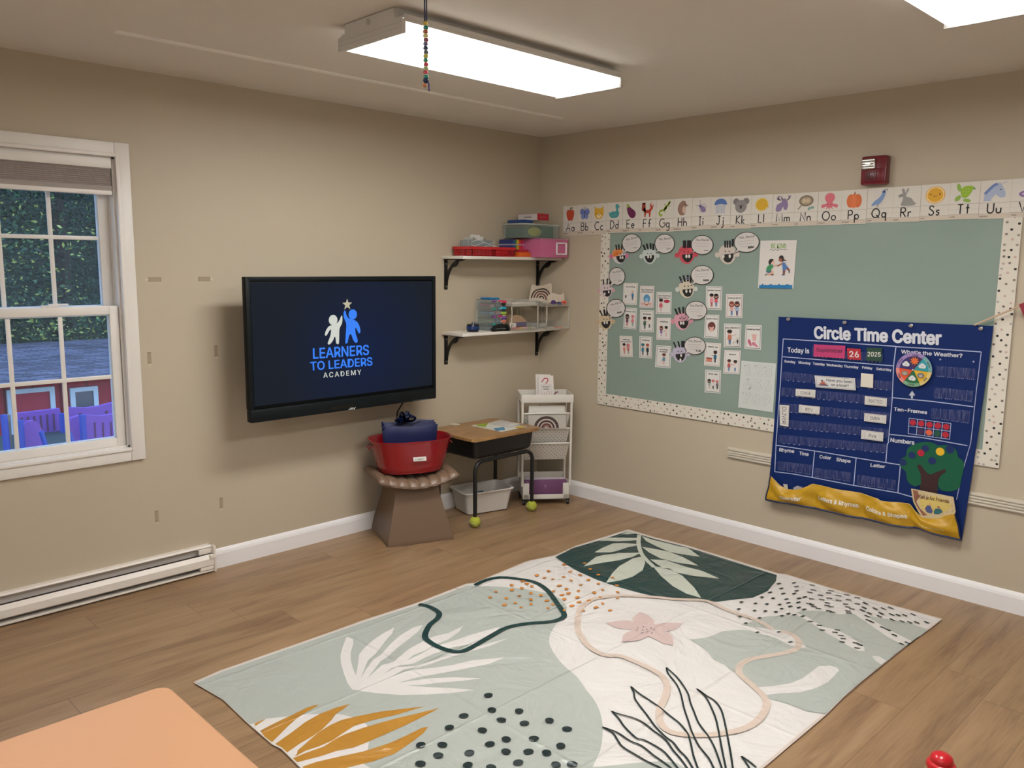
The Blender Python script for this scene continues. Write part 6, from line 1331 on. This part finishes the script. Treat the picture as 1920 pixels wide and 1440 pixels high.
L_(zA((238, 272), (700, 300), (1500, 355))+zB((185, 358), (700, 388), (1145, 418))); L_(zA((238, 272), (205, 780), (160, 1440))+zC((140, 208), (133, 398))); L_(zA((232, 472), (1480, 575))); L_(zB((187, 358), (160, 568), (145, 932), (100, 1440))+zC((940, 200), (930, 330)))
L_(zB((145, 932), (600, 975), (1055, 1035))); L_(zB((1145, 418), (1085, 880), (1025, 1440))+zC((1480, 400), (1440, 600)), .003); L_(zC((950, 130), (1200, 155), (1515, 212))); L_(zC((140, 208), (420, 250), (715, 300), (1035, 350))); L_(zC((418, 250), (402, 440))); L_(zC((715, 300), (700, 497))); L_(zC((1035, 350), (1018, 550))); L_(zC((133, 398), (270, 415), (410, 440), (700, 497), (1018, 550), (1130, 582)))
A.build('printed_grid', t)
A = CA_(.0009); TX_ = 'd0d2da'
a, b_ = zA((583, 262)), zB((700, 335)); A.ptext('Circle Time Center', a[0], b_[0], zA((583, 135))[0], TX_, bold=.075); A.build('heading', t)
for s_, q in (('Today is', zA((285, 420), (530, 434), (285, 368))), ('Sunday', zA((250, 535), (375, 547), (250, 508))), ('Monday', zA((410, 548), (545, 560), (410, 520))), ('Tuesday', zA((570, 561), (705, 573), (570, 533))), ('Wednesday', zA((722, 575), (908, 590), (722, 548))),
    ('Thursday', zA((920, 592), (1085, 605), (920, 564))), ('Friday', zA((1127, 605), (1243, 615), (1127, 578))), ('Saturday', zA((1285, 620), (1458, 634), (1285, 592))), ("What's the Weather?", zB((243, 434), (932, 482), (245, 394))), ('Ten-Frames', zB((162, 1076), (535, 1116), (164, 1040))),
    ('Numbers', zC((962, 184), (1135, 204), (964, 156))), ('Rhyme', zC((163, 252), (272, 264), (165, 228))), ('Time', zC((308, 277), (375, 286), (310, 254))), ('Color', zC((452, 301), (535, 312), (454, 279))), ('Shape', zC((573, 322), (675, 336), (575, 298))), ('Letter', zC((818, 362), (925, 374), (820, 339)))):
    A = CA_(.0009); A.ptext(s_, *q, TX_, bold=.045, up=False); A.build('heading', t)
A = CA_(.0009); A.ppoly(zB((355, 942), (352, 908), (330, 905), (368, 855), (403, 905), (378, 908), (376, 942)), 'b4b8c4'); A.build('arrow_print', t)
for p in zB((683, 502), (1057, 528)): A = CA_(.0009); A.pell(p, .0045, .0045, '8c94ac', up=False); A.build('snap_button', t)
# clear pockets
PC = clear('7478a8', .20, .12, stripes=True)
def pocket(q):
    A = CA_(.005); a, b2, c, d = [Vector(A.uv(p)) for p in q]
    A.b.grid(lambda x, y: A.P(*((a*(1-x)+b2*x)*(1-y)+(d*(1-x)+c*x)*y), .006+.004*math.sin(math.pi*y)), 16, 4, PC)
    ss = [(d*(1-i/40)+c*(i/40)) for i in range(41)]
    for i in range(0, 40, 2):
        if (i*7) % 5: A.line([ss[i], ss[i]+(ss[i+1]-ss[i])*.7], .0018, 'b4bcd8', up=False)
    A.build('clear_pocket', t)
for k in range(5):
    y = (640, 815, 992, 1172, 1345)[k]; pocket(zA((235-12*k, y), (1462-10*k, y+112), (1456-10*k, y+210), (230-12*k, y+94)))
for q in (zA((560, 365), (1365, 440), (1360, 535), (560, 470)), zB((640, 575), (1080, 605), (1075, 730), (630, 690)), zB((615, 815), (1055, 855), (1045, 975), (610, 930)), zB((585, 1050), (1020, 1080), (1010, 1220), (575, 1160)), zC((155, 320), (400, 350), (395, 420), (150, 380)), zC((420, 370), (685, 405), (680, 470), (415, 430)), zC((730, 420), (1005, 460), (1000, 530), (722, 490))): pocket(q)
# felt tree with its fruit dots, ten-frame
A = CA_(.0018)
A.ppoly(smooth(zD((740, 150), (830, 90), (960, 60), (1080, 70), (1150, 108), (1250, 100), (1350, 120), (1410, 200), (1420, 260), (1490, 320), (1500, 400), (1480, 500), (1460, 590), (1450, 660), (1380, 710), (1280, 725), (1190, 700), (1150, 640), (1140, 720), (930, 720), (915, 640), (840, 655), (760, 610), (730, 540), (720, 460), (650, 400), (635, 330), (660, 280), (720, 250)), 3, True), mat('10583c', .9))
A.ppoly(zD((865, 375), (910, 360), (1000, 470), (1050, 500), (1130, 465), (1200, 440), (1245, 420), (1260, 460), (1190, 510), (1160, 560), (1150, 640), (1140, 755), (905, 710), (925, 600), (920, 500), (890, 420)), mat('3a2222', .9)); A.build('felt_tree', t)
for (x, y), r, c in (((980, 145), .0165, '10265c'), ((800, 238), .017, '10265c'), ((680, 333), .017, '10265c'), ((1073, 312), .018, '10265c'), ((1312, 160), .020, '10265c'), ((920, 207), .0165, 'b01c38'), ((1180, 190), .0195, 'e0b428')):
    A = CA_(.0034); A.pell(zD((x, y))[0], r, r, mat(c, .8)); A.build('fruit_dot', t)
A = CA_(.0012)
g = [zB((335, 1162), (803, 1222)), zB((323, 1335), (787, 1400))]
def gp(x, y): a = [Vector(q) for q in g[0]+g[1]]; q = (a[0]*(1-x)+a[1]*x)*(1-y)+(a[2]*(1-x)+a[3]*x)*y; return (q.x, q.y)
for i in range(6): A.pline([gp(i/5, 0), gp(i/5, 1)], .0028, LNC, up=False)
for j in range(3): A.pline([gp(0, j/2), gp(1, j/2)], .0028, LNC, up=False)
A.build('ten_frame', t)
for i, c in enumerate(('b01c30', 'b01c30', 'b01c30', 'b01c30', 'b01c30', None, '3c2450', 'd8603c', '14503c', 'b01c30')):
    if c: A = CA_(.0024); A.pell(gp((i % 5+.48)/5, (i//5+.5)/2), .0150, .0145, mat(c, .6)); A.build('counter_dot', t)
# yellow pockets along the bottom
SEAM = [1441, 1529.5, 1619, 1712, 1806]
topP = zE((70, 385), (100, 415), (220, 545), (330, 605), (450, 610), (560, 590), (640, 560), (710, 520), (900, 562), (1100, 605), (1430, 660), (1700, 745))+zD((130, 790), (300, 818), (520, 858), (700, 868), (805, 880), (870, 970), (960, 1062), (1100, 1065), (1250, 1040), (1385, 1010))
botP = zC((70, 593), (260, 620), (440, 655), (780, 728), (1110, 795), (1170, 795), (1485, 885))
def yat(P, x):
    for a, b2 in zip(P, P[1:]):
        if a[0] <= x <= b2[0]: return a[1]+(b2[1]-a[1])*(x-a[0])/(b2[0]-a[0])
    return P[0][1] if x < P[0][0] else P[-1][1]
YEL = mat('bf931c', .38, spec=.45, bump=(9, .9, .020), var=(4, .10)); BA = CA_(0)
def sidex(f, y): return f
def yp(f, y, off=0):
    """point on the yellow pouch: f along its length, y 0 at the bottom hem to 1 at the lip"""
    xb = 1440+f*366; xt = 1451+f*345; x = xb*(1-y)+xt*y
    yb = yat(botP, xb); yt = yat(topP, xt); py = yb*(1-y)+yt*y
    k = f*4; s = abs(math.sin(math.pi*k)); bul = .010+.038*s*math.sin(math.pi*min(1, .15+y*.75))+.012*(1-s)*y+.004*math.sin(31*f+9*y)
    u, v = BA.uv((x, py)); return BA.P(u, v, bul+off)
b = MB(); b.grid(lambda f, y: yp(f, y), 96, 14, YEL); b.build('yellow_pouch', t)
b = MB(); b.tube([yp(i/96, 0, .001) for i in range(97)], .0055, mat('0d1c48', .5), n=6)
b.tube([yp(0, i/8, .001) for i in range(9)], .004, mat('0d1c48', .5), n=6); b.tube([yp(1, i/8, .001) for i in range(9)], .004, mat('0d1c48', .5), n=6); b.build('navy_hem', t)
b = MB(); b.tube([yp(i/96, 1, .001) for i in range(97)], .0016, mat('d8b860', .5), n=5); b.build('lip_trim', t)
def ytext(s_, f0, f1, y, h, c='e4dccc'):
    vs, fs, a, b2 = glyphs(s_, .05); q = MB(); q.add([yp(f0+(f1-f0)*(x-a)/(b2-a), y+h*v, .0022+lift(i, len(vs), 1)) for i, (x, v) in enumerate(vs)], fs, mat(c, .5)); q.build('pouch_lettering', t, fix=False)
ytext('Calendar', .075, .185, .30, .24); ytext('Letters & Rhymes', .27, .48, .42, .17); ytext('Colors & Shapes', .52, .735, .40, .17); ytext('Numbers', .80, .93, .30, .15, 'cdb468')

def pcard(name, label, q, c, draw=None, w=.010, cat='card', group=None, th=.001):
    A = CA_(w); A.pslab(q, th, c); Q = Quad(A, q)
    if draw: draw(Q, A)
    return tag(A.build(name), label, cat, group)
pcard('month_card', 'pink card reading September in the top pocket of the chart', zA((583, 333), (938, 348), (932, 490), (578, 470)), 'b8386c', lambda Q, A: Q.text('September', .08, .92, .42, .30, '5a2444', bold=.03))
pcard('date_card', 'small red card with the number twenty-six in the chart', zA((957, 375), (1108, 385), (1117, 507), (965, 500)), 'b02430', lambda Q, A: Q.text('26', .14, .86, .22, .52, 'd8ccc8', bold=.05))
pcard('year_card', 'dark green card reading 2025 in the chart', zA((1180, 370), (1352, 375), (1348, 523), (1175, 515)), '1c4030', lambda Q, A: Q.text('2025', .06, .92, .34, .34, 'cfd0c4', bold=.035))
def boat(Q, A):
    Q.line([(.03, .06), (.97, .06), (.97, .94), (.03, .94)], .0016, '3a3a3c', closed=True); Q.text('Have you been', .29, .93, .58, .22, '2a2828', bold=.02); Q.text('on a boat?', .40, .84, .22, .22, '2a2828', bold=.02)
    Q.poly([(.10, .38), (.30, .38), (.27, .24), (.13, .24)], 'a85a4c'); Q.poly([(.14, .38), (.25, .38), (.24, .55), (.15, .55)], 'b8705c'); Q.poly([(.07, .26), (.33, .26), (.33, .18), (.07, .18)], '3c5478'); Q.ell(.18, .62, .025, .06, '2c2c30')
pcard('question_card', 'long white question card with a little boat picture in the chart', zA((590, 683), (1045, 715), (1053, 850), (603, 815)), 'd4d2d0', boat)
pcard('blank_card', 'blank cream square card under Friday in the chart', zA((1115, 655), (1252, 670), (1247, 822), (1108, 808)), 'd6cec0')
def ntag(s_, vert=False):
    def d(Q, A):
        Q.line([(.06, .08), (.94, .08), (.94, .92), (.06, .92)], .0012, '8a7c70', closed=True)
        if vert:
            vs, fs, a, b2 = glyphs(s_, .0); A.up(); A.b.add([A.P(*Q(.30+.42*v, .90-.80*(x-a)/(b2-a))) for x, v in vs], fs, A.M('3c3836'))
        else: w = .042*len(s_)+.05; Q.text(s_, .5-w, .5+w, .28, .42, '3c3836', bold=0); Q.line([(.16, .24), (.12, .5), (.2, .8)], .001, '8a7c70'); Q.line([(.84, .24), (.88, .5), (.8, .8)], .001, '8a7c70', up=False)
    return d
for q, s_, vt, lb in ((zA((380, 832), (600, 845), (595, 932), (377, 912)), 'CONOR', 0, 'handwritten white name tag in the second pocket row at the left of the chart'), (zA((1157, 912), (1405, 940), (1400, 1032), (1153, 1008)), 'MATTEO', 0, 'handwritten white name tag highest on the right side of the pocket rows'),
    (zA((418, 1010), (648, 1035), (642, 1120), (413, 1098)), 'DEV', 0, 'handwritten white name tag in the third pocket row at the left'), (zA((1152, 1105), (1400, 1130), (1395, 1225), (1147, 1195)), 'EMMA', 0, 'handwritten white name tag in the middle of the three at the right'),
    (zA((1117, 1293), (1367, 1325), (1360, 1425), (1113, 1393)), 'Ava', 0, 'handwritten white name tag lowest of the three at the right'), (zA((197, 1012), (307, 1020), (298, 1258), (203, 1240)), 'OLIVER', 1, 'upright handwritten name tag at the left edge of the chart')):
    pcard('name_tag', lb, q, 'd6d2cc', ntag(s_, vt), cat='name tag', group='name tags in the chart', w=.0125)
# weather wheel
t2 = thing('weather_wheel', 'round six-colour weather wheel hanging on the navy chart', 'weather wheel', (-.04, -2.51, 1.1))
A = CA_(.014); cu, cv = A.uv(zB((388, 618))[0]); ru = abs(A.uv(zB((590, 618))[0])[0]-A.uv(zB((186, 618))[0])[0])/2; rv = ru
A.slab([(cu+ru*math.cos(math.radians(i*10)), cv+rv*math.sin(math.radians(i*10))) for i in range(36)], .002, 'b8a8c4')
ow = ['74a8a8', '9c84b8', '9c84b8', 'd88c84', '7ca884', 'd8c078']; iw = ['2c9aa4', '4c2458', '33286c', 'e0532c', '1c6c40', 'd8ac2c']
for k in range(6):
    a0, a1 = -3+60*k, 57+60*k
    for rr, c in ((1, ow[k]), (.80, iw[k])): A.poly([(cu, cv)]+[(cu+ru*rr*math.cos(math.radians(a0+(a1-a0)*i/8)), cv+rv*rr*math.sin(math.radians(a0+(a1-a0)*i/8))) for i in range(9)], c)
A.up()
for k in range(6):
    a = math.radians(27+60*k); A.line([(cu, cv), (cu+ru*math.cos(a-math.pi/6), cv+rv*math.sin(a-math.pi/6))], .0012, '2a2430', up=False)
    x, y = cu+ru*.52*math.cos(a), cv+rv*.52*math.sin(a)
    if k == 1: [A.line([(x, y), (x+.019*math.cos(q), y+.019*math.sin(q))], .004, 'e09a2c', up=q == 0) for q in [i*.7 for i in range(9)]]; A.ell(x, y, .013, .013, 'e0622c')
    elif k in (0, 2, 4): A.ell(x-.006, y, .011, .009, 'd4d8d8'); A.ell(x+.006, y, .011, .010, 'd4d8d8', up=False); A.ell(x, y+.006, .010, .010, 'd4d8d8', up=False); A.ell(x, y+.001, .002, .002, '2a2a2a', n=6)
    else: A.ell(x, y, .016, .012, '8c7c70' if k == 3 else '6c6c74'); A.ell(x, y-.002, .009, .006, 'b0a498')
    a2 = a; wd = ('windy', 'sunny', 'snowy', 'foggy', 'cloudy', 'rainy')[k]; A.text(wd, cu+ru*.87*math.cos(a2), cv+rv*.87*math.sin(a2)-.003, .0075, '2a2030', bold=.04, rot=a2-math.pi/2 if k < 3 else a2+math.pi/2)
A.build('disc', t2)
b = MB(); P = A.P(cu, cv); b.lathe([(.001, 0), (.005, .0005), (.004, .003), (.001, .004)], P, mat('c8ccd0', .2, metal=.8), X=Matrix.Rotation(math.radians(-90), 3, 'Y'), n=12); b.build('pivot', t2)
# book standing in the last pouch
BQ = zD((785, 690), (1355, 805), (1385, 1000), (960, 1070)); BQ = BQ[:3]+zD((1330, 1130), (930, 1090), (815, 870))
A = Art((-.050, 0, 0), **RW)
A.pslab(BQ, .006, 'c8b48c'); D_ = lambda P, c, up=True: A.ppoly(zD(*P), c, up)
D_([(800, 705), (870, 722), (890, 800), (850, 870), (900, 960), (1000, 1050), (940, 1060), (830, 880)], '8c5a44'); D_([(900, 840), (1080, 790), (1280, 850), (1330, 950), (1200, 1020), (1000, 1030), (900, 930)], 'd0b868')
r8 = random.Random(8); A.up()
for i in range(60):
    x, y = r8.uniform(860, 1360), r8.uniform(760, 1050)
    if y > 700+.21*(x-785)+25 and not (930 < x < 1260 and 850 < y < 1000): A.pell(zD((x, y))[0], .0022, .0020, r8.choice(('b87c34', '9c6a34', 'c89c4c', '8c4c34')), up=False, n=6)
A.ptext('Fall is for Friends', *zD((880, 818), (1290, 890), (888, 775)), '5c3c34', bold=.04)
D_([(965, 960), (1000, 915), (1040, 925), (1075, 1000), (1050, 1030), (990, 1010)], '4c5484'); D_([(1085, 1000), (1110, 960), (1180, 965), (1210, 1010), (1150, 1040), (1090, 1035)], '2c6468', up=False)
for p, c in (((1035, 905), 'd0a060'), ((1150, 945), 'a87458')): A.pell(zD(p)[0], .0062, .006, c)
tag(A.build('picture_book'), 'picture book with an autumn cover standing in the last yellow pocket', 'book')
A = Art((-.040, 0, 0), **RW); A.pslab(zE((228, 540), (290, 545), (300, 620), (250, 620)), .001, 'c8c0ac'); tag(A.build('paper_slip'), 'cream slip sticking out of the first yellow pocket', 'paper')
A = Art((-.040, 0, 0), **RW); A.pslab(zE((375, 600), (440, 565), (520, 590), (500, 640), (400, 640)), .001, 'a8a4a8'); tag(A.build('photo_slip'), 'grey folded slip beside the cream one in the first yellow pocket', 'paper')
for i, p in enumerate((zA((295, 50))[0], zA((927, 87))[0], zB((352, 123))[0], zB((1138, 155))[0])):
    q = hit(p, Vector((-.031, 0, 0)), Vector((1, 0, 0))); b = MB(); Xp = Matrix.Rotation(math.radians(-90), 3, 'Y')
    b.lathe([(.0012, -.012), (.0012, 0), (.0085, .0005), (.0085, .003), (.0045, .005), (.0045, .011), (.0075, .014), (.0070, .016), (.001, .017)], q, mat('b8b4b0', .15, metal=.6), X=Xp, n=14)
    tag(b.build('push_pin'), ('leftmost clear push pin holding the top hem of the chart', 'clear push pin above the word Time on the chart', 'clear push pin above the word Center on the chart', 'rightmost clear push pin at the top corner of the chart')[i], 'push pin', 'push pins along the chart')
t = thing('pointer_stick', 'thin wooden pointer stick with red end above the chart at the photo edge', 'pointer', (-.05, -2.95, 1.36))
p0, p1 = hit((1827, 609.5), Vector((-.036, 0, 0)), Vector((1, 0, 0))), hit((1940, 562), Vector((-.06, 0, 0)), Vector((1, 0, 0)))
b = MB(); b.tube([p0, p1], .0042, mat('c8ab90', .5), n=8); b.build('dowel', t)
A = Art((-.058, 0, 0), **RW); A.pslab([(1911, 571), (1950, 555), (1950, 605), (1921, 594)], .006, mat('8c1c30', .6)); A.build('red_hand', t)
# ================================================================ OUTDOORS BEYOND THE WINDOW
GZ = -1.1
b = MB(); b.box(-30, 20, .14, 40, GZ-.1, GZ, mat('3b4a30', .95, var=(3, .3))); struct(b.build('lawn'))
# shed
YF, YR = 6.2, 8.4
def pz(px, py, y): return at(px, py, 1, y)
eL, eR = pz(0, 722, YF-.25), pz(213, 702, YF-.25)
rd = pz(100, 672, YR)
ez = (eL.z+eR.z)/2; sx0, sx1 = eL.x-3.0, eR.x+2.2
t = thing('shed', 'red shed with white-trimmed openings and grey shingle roof beyond the window', 'shed', ((sx0+sx1)/2, 7.5, GZ))
def _shin(nt, q):
    g = nt.nodes.new('ShaderNodeNewGeometry'); s = nt.nodes.new('ShaderNodeSeparateXYZ'); nt.links.new(g.outputs['Position'], s.inputs[0])
    c = nt.nodes.new('ShaderNodeCombineXYZ'); nt.links.new(s.outputs['X'], c.inputs[0]); nt.links.new(_math(nt, 'MULTIPLY', s.outputs['Y'], 1.05), c.inputs[1])
    br = nt.nodes.new('ShaderNodeTexBrick'); br.inputs['Scale'].default_value = 2.2; br.inputs['Color1'].default_value = lin('70728a'); br.inputs['Color2'].default_value = lin('34384a'); br.inputs['Mortar'].default_value = lin('20232e'); br.inputs['Mortar Size'].default_value = .02; br.inputs['Brick Width'].default_value = .55; br.inputs['Row Height'].default_value = .28
    nt.links.new(c.outputs[0], br.inputs[0]); nt.links.new(br.outputs[0], q.inputs['Base Color']); q.inputs['Roughness'].default_value = .9
b = MB(); b.prism([(sx0-.3, YF-.25, ez-.03), (sx0-.3, YR, rd.z-.03), (sx0-.3, YR, rd.z), (sx0-.3, YF-.25, ez)], (sx1-sx0+.6, 0, 0), node_mat('shingles', _shin))
b.prism([(sx0-.3, YR, rd.z-.03), (sx0-.3, YR+2.4, ez-.03), (sx0-.3, YR+2.4, ez), (sx0-.3, YR, rd.z)], (sx1-sx0+.6, 0, 0), node_mat('shingles', _shin)); b.build('roof', t)
RDW = mat('9c2038', .8)
b = MB(); b.box(sx0, sx1, YF, YR+2, GZ, ez-.06, RDW)
for i in range(int((sx1-sx0)/.28)): b.box(sx0+i*.28, sx0+i*.28+.016, YF-.008, YF, GZ, ez-.08, mat('6a1426', .8))
b.build('wall', t)
WT2 = mat('c2dcf2', .5)
def opening(pl, pr, ptop, pbot, fill, glass=False):
    a = pz(pl, ptop, YF-.03); c = pz(pr, pbot, YF-.03); x0, x1, z0, z1 = a.x, c.x, min(a.z, c.z), max(a.z, c.z); w = .05
    m = MB()
    for q in ((x0, x0+w, z0, z1), (x1-w, x1, z0, z1), (x0+w, x1-w, z1-w, z1), (x0+w, x1-w, z0, z0+w)): m.box(q[0], q[1], YF-.04, YF+.01, q[2], q[3], WT2)
    o = m.build('window_trim' if glass else 'door_trim', t); k = MB(); k.box(x0+w, x1-w, YF-.02, YF-.010, z0+w, z1-w, fill); k.build('pane' if glass else 'door_panel', o)
opening(131, 187, 728, 790, mat('1c3a5c', .15), True)
opening(12, 114, 732, 900, mat('a82844', .8))
# play structure in front: each purple panel, each blue post
PU = mat('7c4cb8', .5); PBL = mat('1440b4', .4)
t = thing('playset', 'purple and blue plastic play structure in front of the red shed', 'play structure', (-1.6, 4.0, GZ))
def panel(L, y, slots=()):
    P = [pz(*p, y) for p in L]; m = MB(); m.prism(P, (0, .06, 0), PU)
    for (px, p0, p1) in slots:
        a, c = pz(px-2.6, p0, y), pz(px+2.6, p1, y); m.box(a.x, c.x, y-.006, y+.002, min(a.z, c.z), max(a.z, c.z), mat('5e2c56', .7))
    m.build('panel', t)
panel([(28, 776), (70, 771), (112, 766), (118, 800), (118, 850), (60, 852), (34, 800)], 5.0, [(41, 783, 800), (53, 781, 802), (65, 780, 806), (77, 779, 808), (89, 777, 808), (101, 776, 806)])
panel([(126, 764), (160, 765), (185, 762), (212, 755), (216, 800), (216, 838), (126, 840)], 5.0, [(200, 770, 783), (150, 775, 785)])
panel([(44, 800), (52, 790), (64, 789), (74, 795), (80, 808), (82, 858), (44, 858)], 4.0)
panel([(127, 800), (134, 784), (150, 779), (156, 790), (158, 845), (130, 846)], 4.0)
panel([(161, 778), (190, 780), (216, 776), (220, 842), (162, 842)], 4.0, [(179, 792, 838), (194, 792, 838), (209, 791, 838)])
def post(p0, p1, y, r=.028):
    m = MB(); m.tube([pz(*p0, y), pz(*p1, y)], r, PBL, n=12); m.build('post', t)
post((37, 788), (43, 866), 3.95); post((154, 778), (158, 842), 3.92); post((77, 809), (90, 850), 3.8, .02); post((130, 812), (139, 845), 3.8, .02); post((116, 775), (121, 842), 4.9); post((7, 778), (14, 850), 3.95)
def deck(L, y):
    P = [pz(*p, y) for p in L]; m = MB(); m.prism(P, (0, .05, 0), mat('8a8478', .9, var=(9, .3))); m.build('climbing_panel', t)
deck([(9, 778), (20, 778), (24, 856), (12, 850)], 4.0); deck([(31, 788), (36, 788), (40, 856), (35, 856)], 4.0)
m = MB(); q0, q1 = pz(0, 858, 4.0), pz(216, 858, 4.6); m.box(q0.x-.4, q1.x, 3.75, 5.1, GZ, q0.z-.02, mat('20383c', .8)); m.build('deck', t)

# trees: every one its own crown of leaves and trunk
LM = [mat('1d3a2c', .6), mat('28503a', .6), mat('3a6a44', .55), mat('a8bc64', .5), mat('132a24', .7)]  # the pale yellow-green is sunlight put into the leaf colour
TRK = mat('2c2a2a', .9)
def tree(x, y, h, rw, n, wts, label, seed):
    r = random.Random(seed); t = thing('tree', label, 'tree', (x, y, GZ), 'trees behind the shed')
    b = MB(); b.tube([(x, y, GZ), (x+.1, y, GZ+h*.4), (x-.05, y+.1, GZ+h*.85)], .16, TRK, n=8, rs=[.20, .15, .05]); b.build('trunk', t)
    f = MB(); vs = {i: ([], []) for i in range(5)}
    cl = [(r.gauss(0, .42), r.gauss(0, .35), r.uniform(.16, 1.0), r.random() < .07) for _ in range(34)]  # the flag picks clumps with leaves coloured as if sunlit
    for _ in range(n):
        c = cl[r.randrange(34)]; p = Vector((x+c[0]*rw+r.gauss(0, .17)*rw, y+c[1]*rw+r.gauss(0, .15)*rw, GZ+c[2]*h+r.gauss(0, .055)*h))
        k = 3 if (c[3] and r.random() < .5) else r.choices(range(5), wts)[0]; s = r.uniform(.022, .055); d = Vector((r.gauss(0, 1), r.gauss(0, 1), r.gauss(0, .6))).normalized(); e = d.cross(Vector((r.gauss(0, 1), r.gauss(0, 1), r.gauss(0, 1)))).normalized()
        V, Fc = vs[k]; i = len(V); V += [p-d*s, p+e*s*.5, p+d*s, p-e*s*.5]; Fc.append((i, i+1, i+2, i+3))
    for k in range(5):
        if vs[k][0]: f.add(vs[k][0], vs[k][1], LM[k])
    f.build('foliage', t, fix=False)
W1, W2, W3 = (5, 4, 2, .35, 5), (3, 5, 4, .5, 3), (6, 3, 1, .2, 7)
tree(-4.6, 12.6, 6.5, 2.6, 24000, W1, 'dense dark tree behind the left end of the shed roof', 1)
tree(-1.9, 12.4, 6.8, 2.4, 24000, W2, 'brighter green tree behind the shed seen in the lower panes', 2)
tree(.6, 12.9, 7.0, 2.8, 24000, W1, 'dark tree behind the shed nearest the right window stile', 3)
tree(-3.4, 15.5, 9.0, 4.0, 20000, W3, 'tall shadowy tree farther back between the two front trees', 4)
tree(1.6, 16.2, 9.0, 4.0, 20000, W3, 'tall shadowy tree farther back on the right of the window view', 5)
tree(-8.6, 14.5, 8.0, 4.0, 9000, W3, 'far dark tree left of the window view', 6)
tree(5.6, 15.0, 8.5, 3.8, 9000, W3, 'far dark tree right of the shed beyond the window view', 7)
# a wooded slope closes the view
b = MB(); b.grid(lambda u, v: Vector((-22+44*u, 19+4*v+.8*math.sin(u*23), GZ+7.5*v**.8+.9*math.sin(u*41+v*5)*v)), 60, 20, mat('16281f', .95, bump=(2, .8, .3), var=(2.5, .55))); struct(b.build('wooded_slope'))
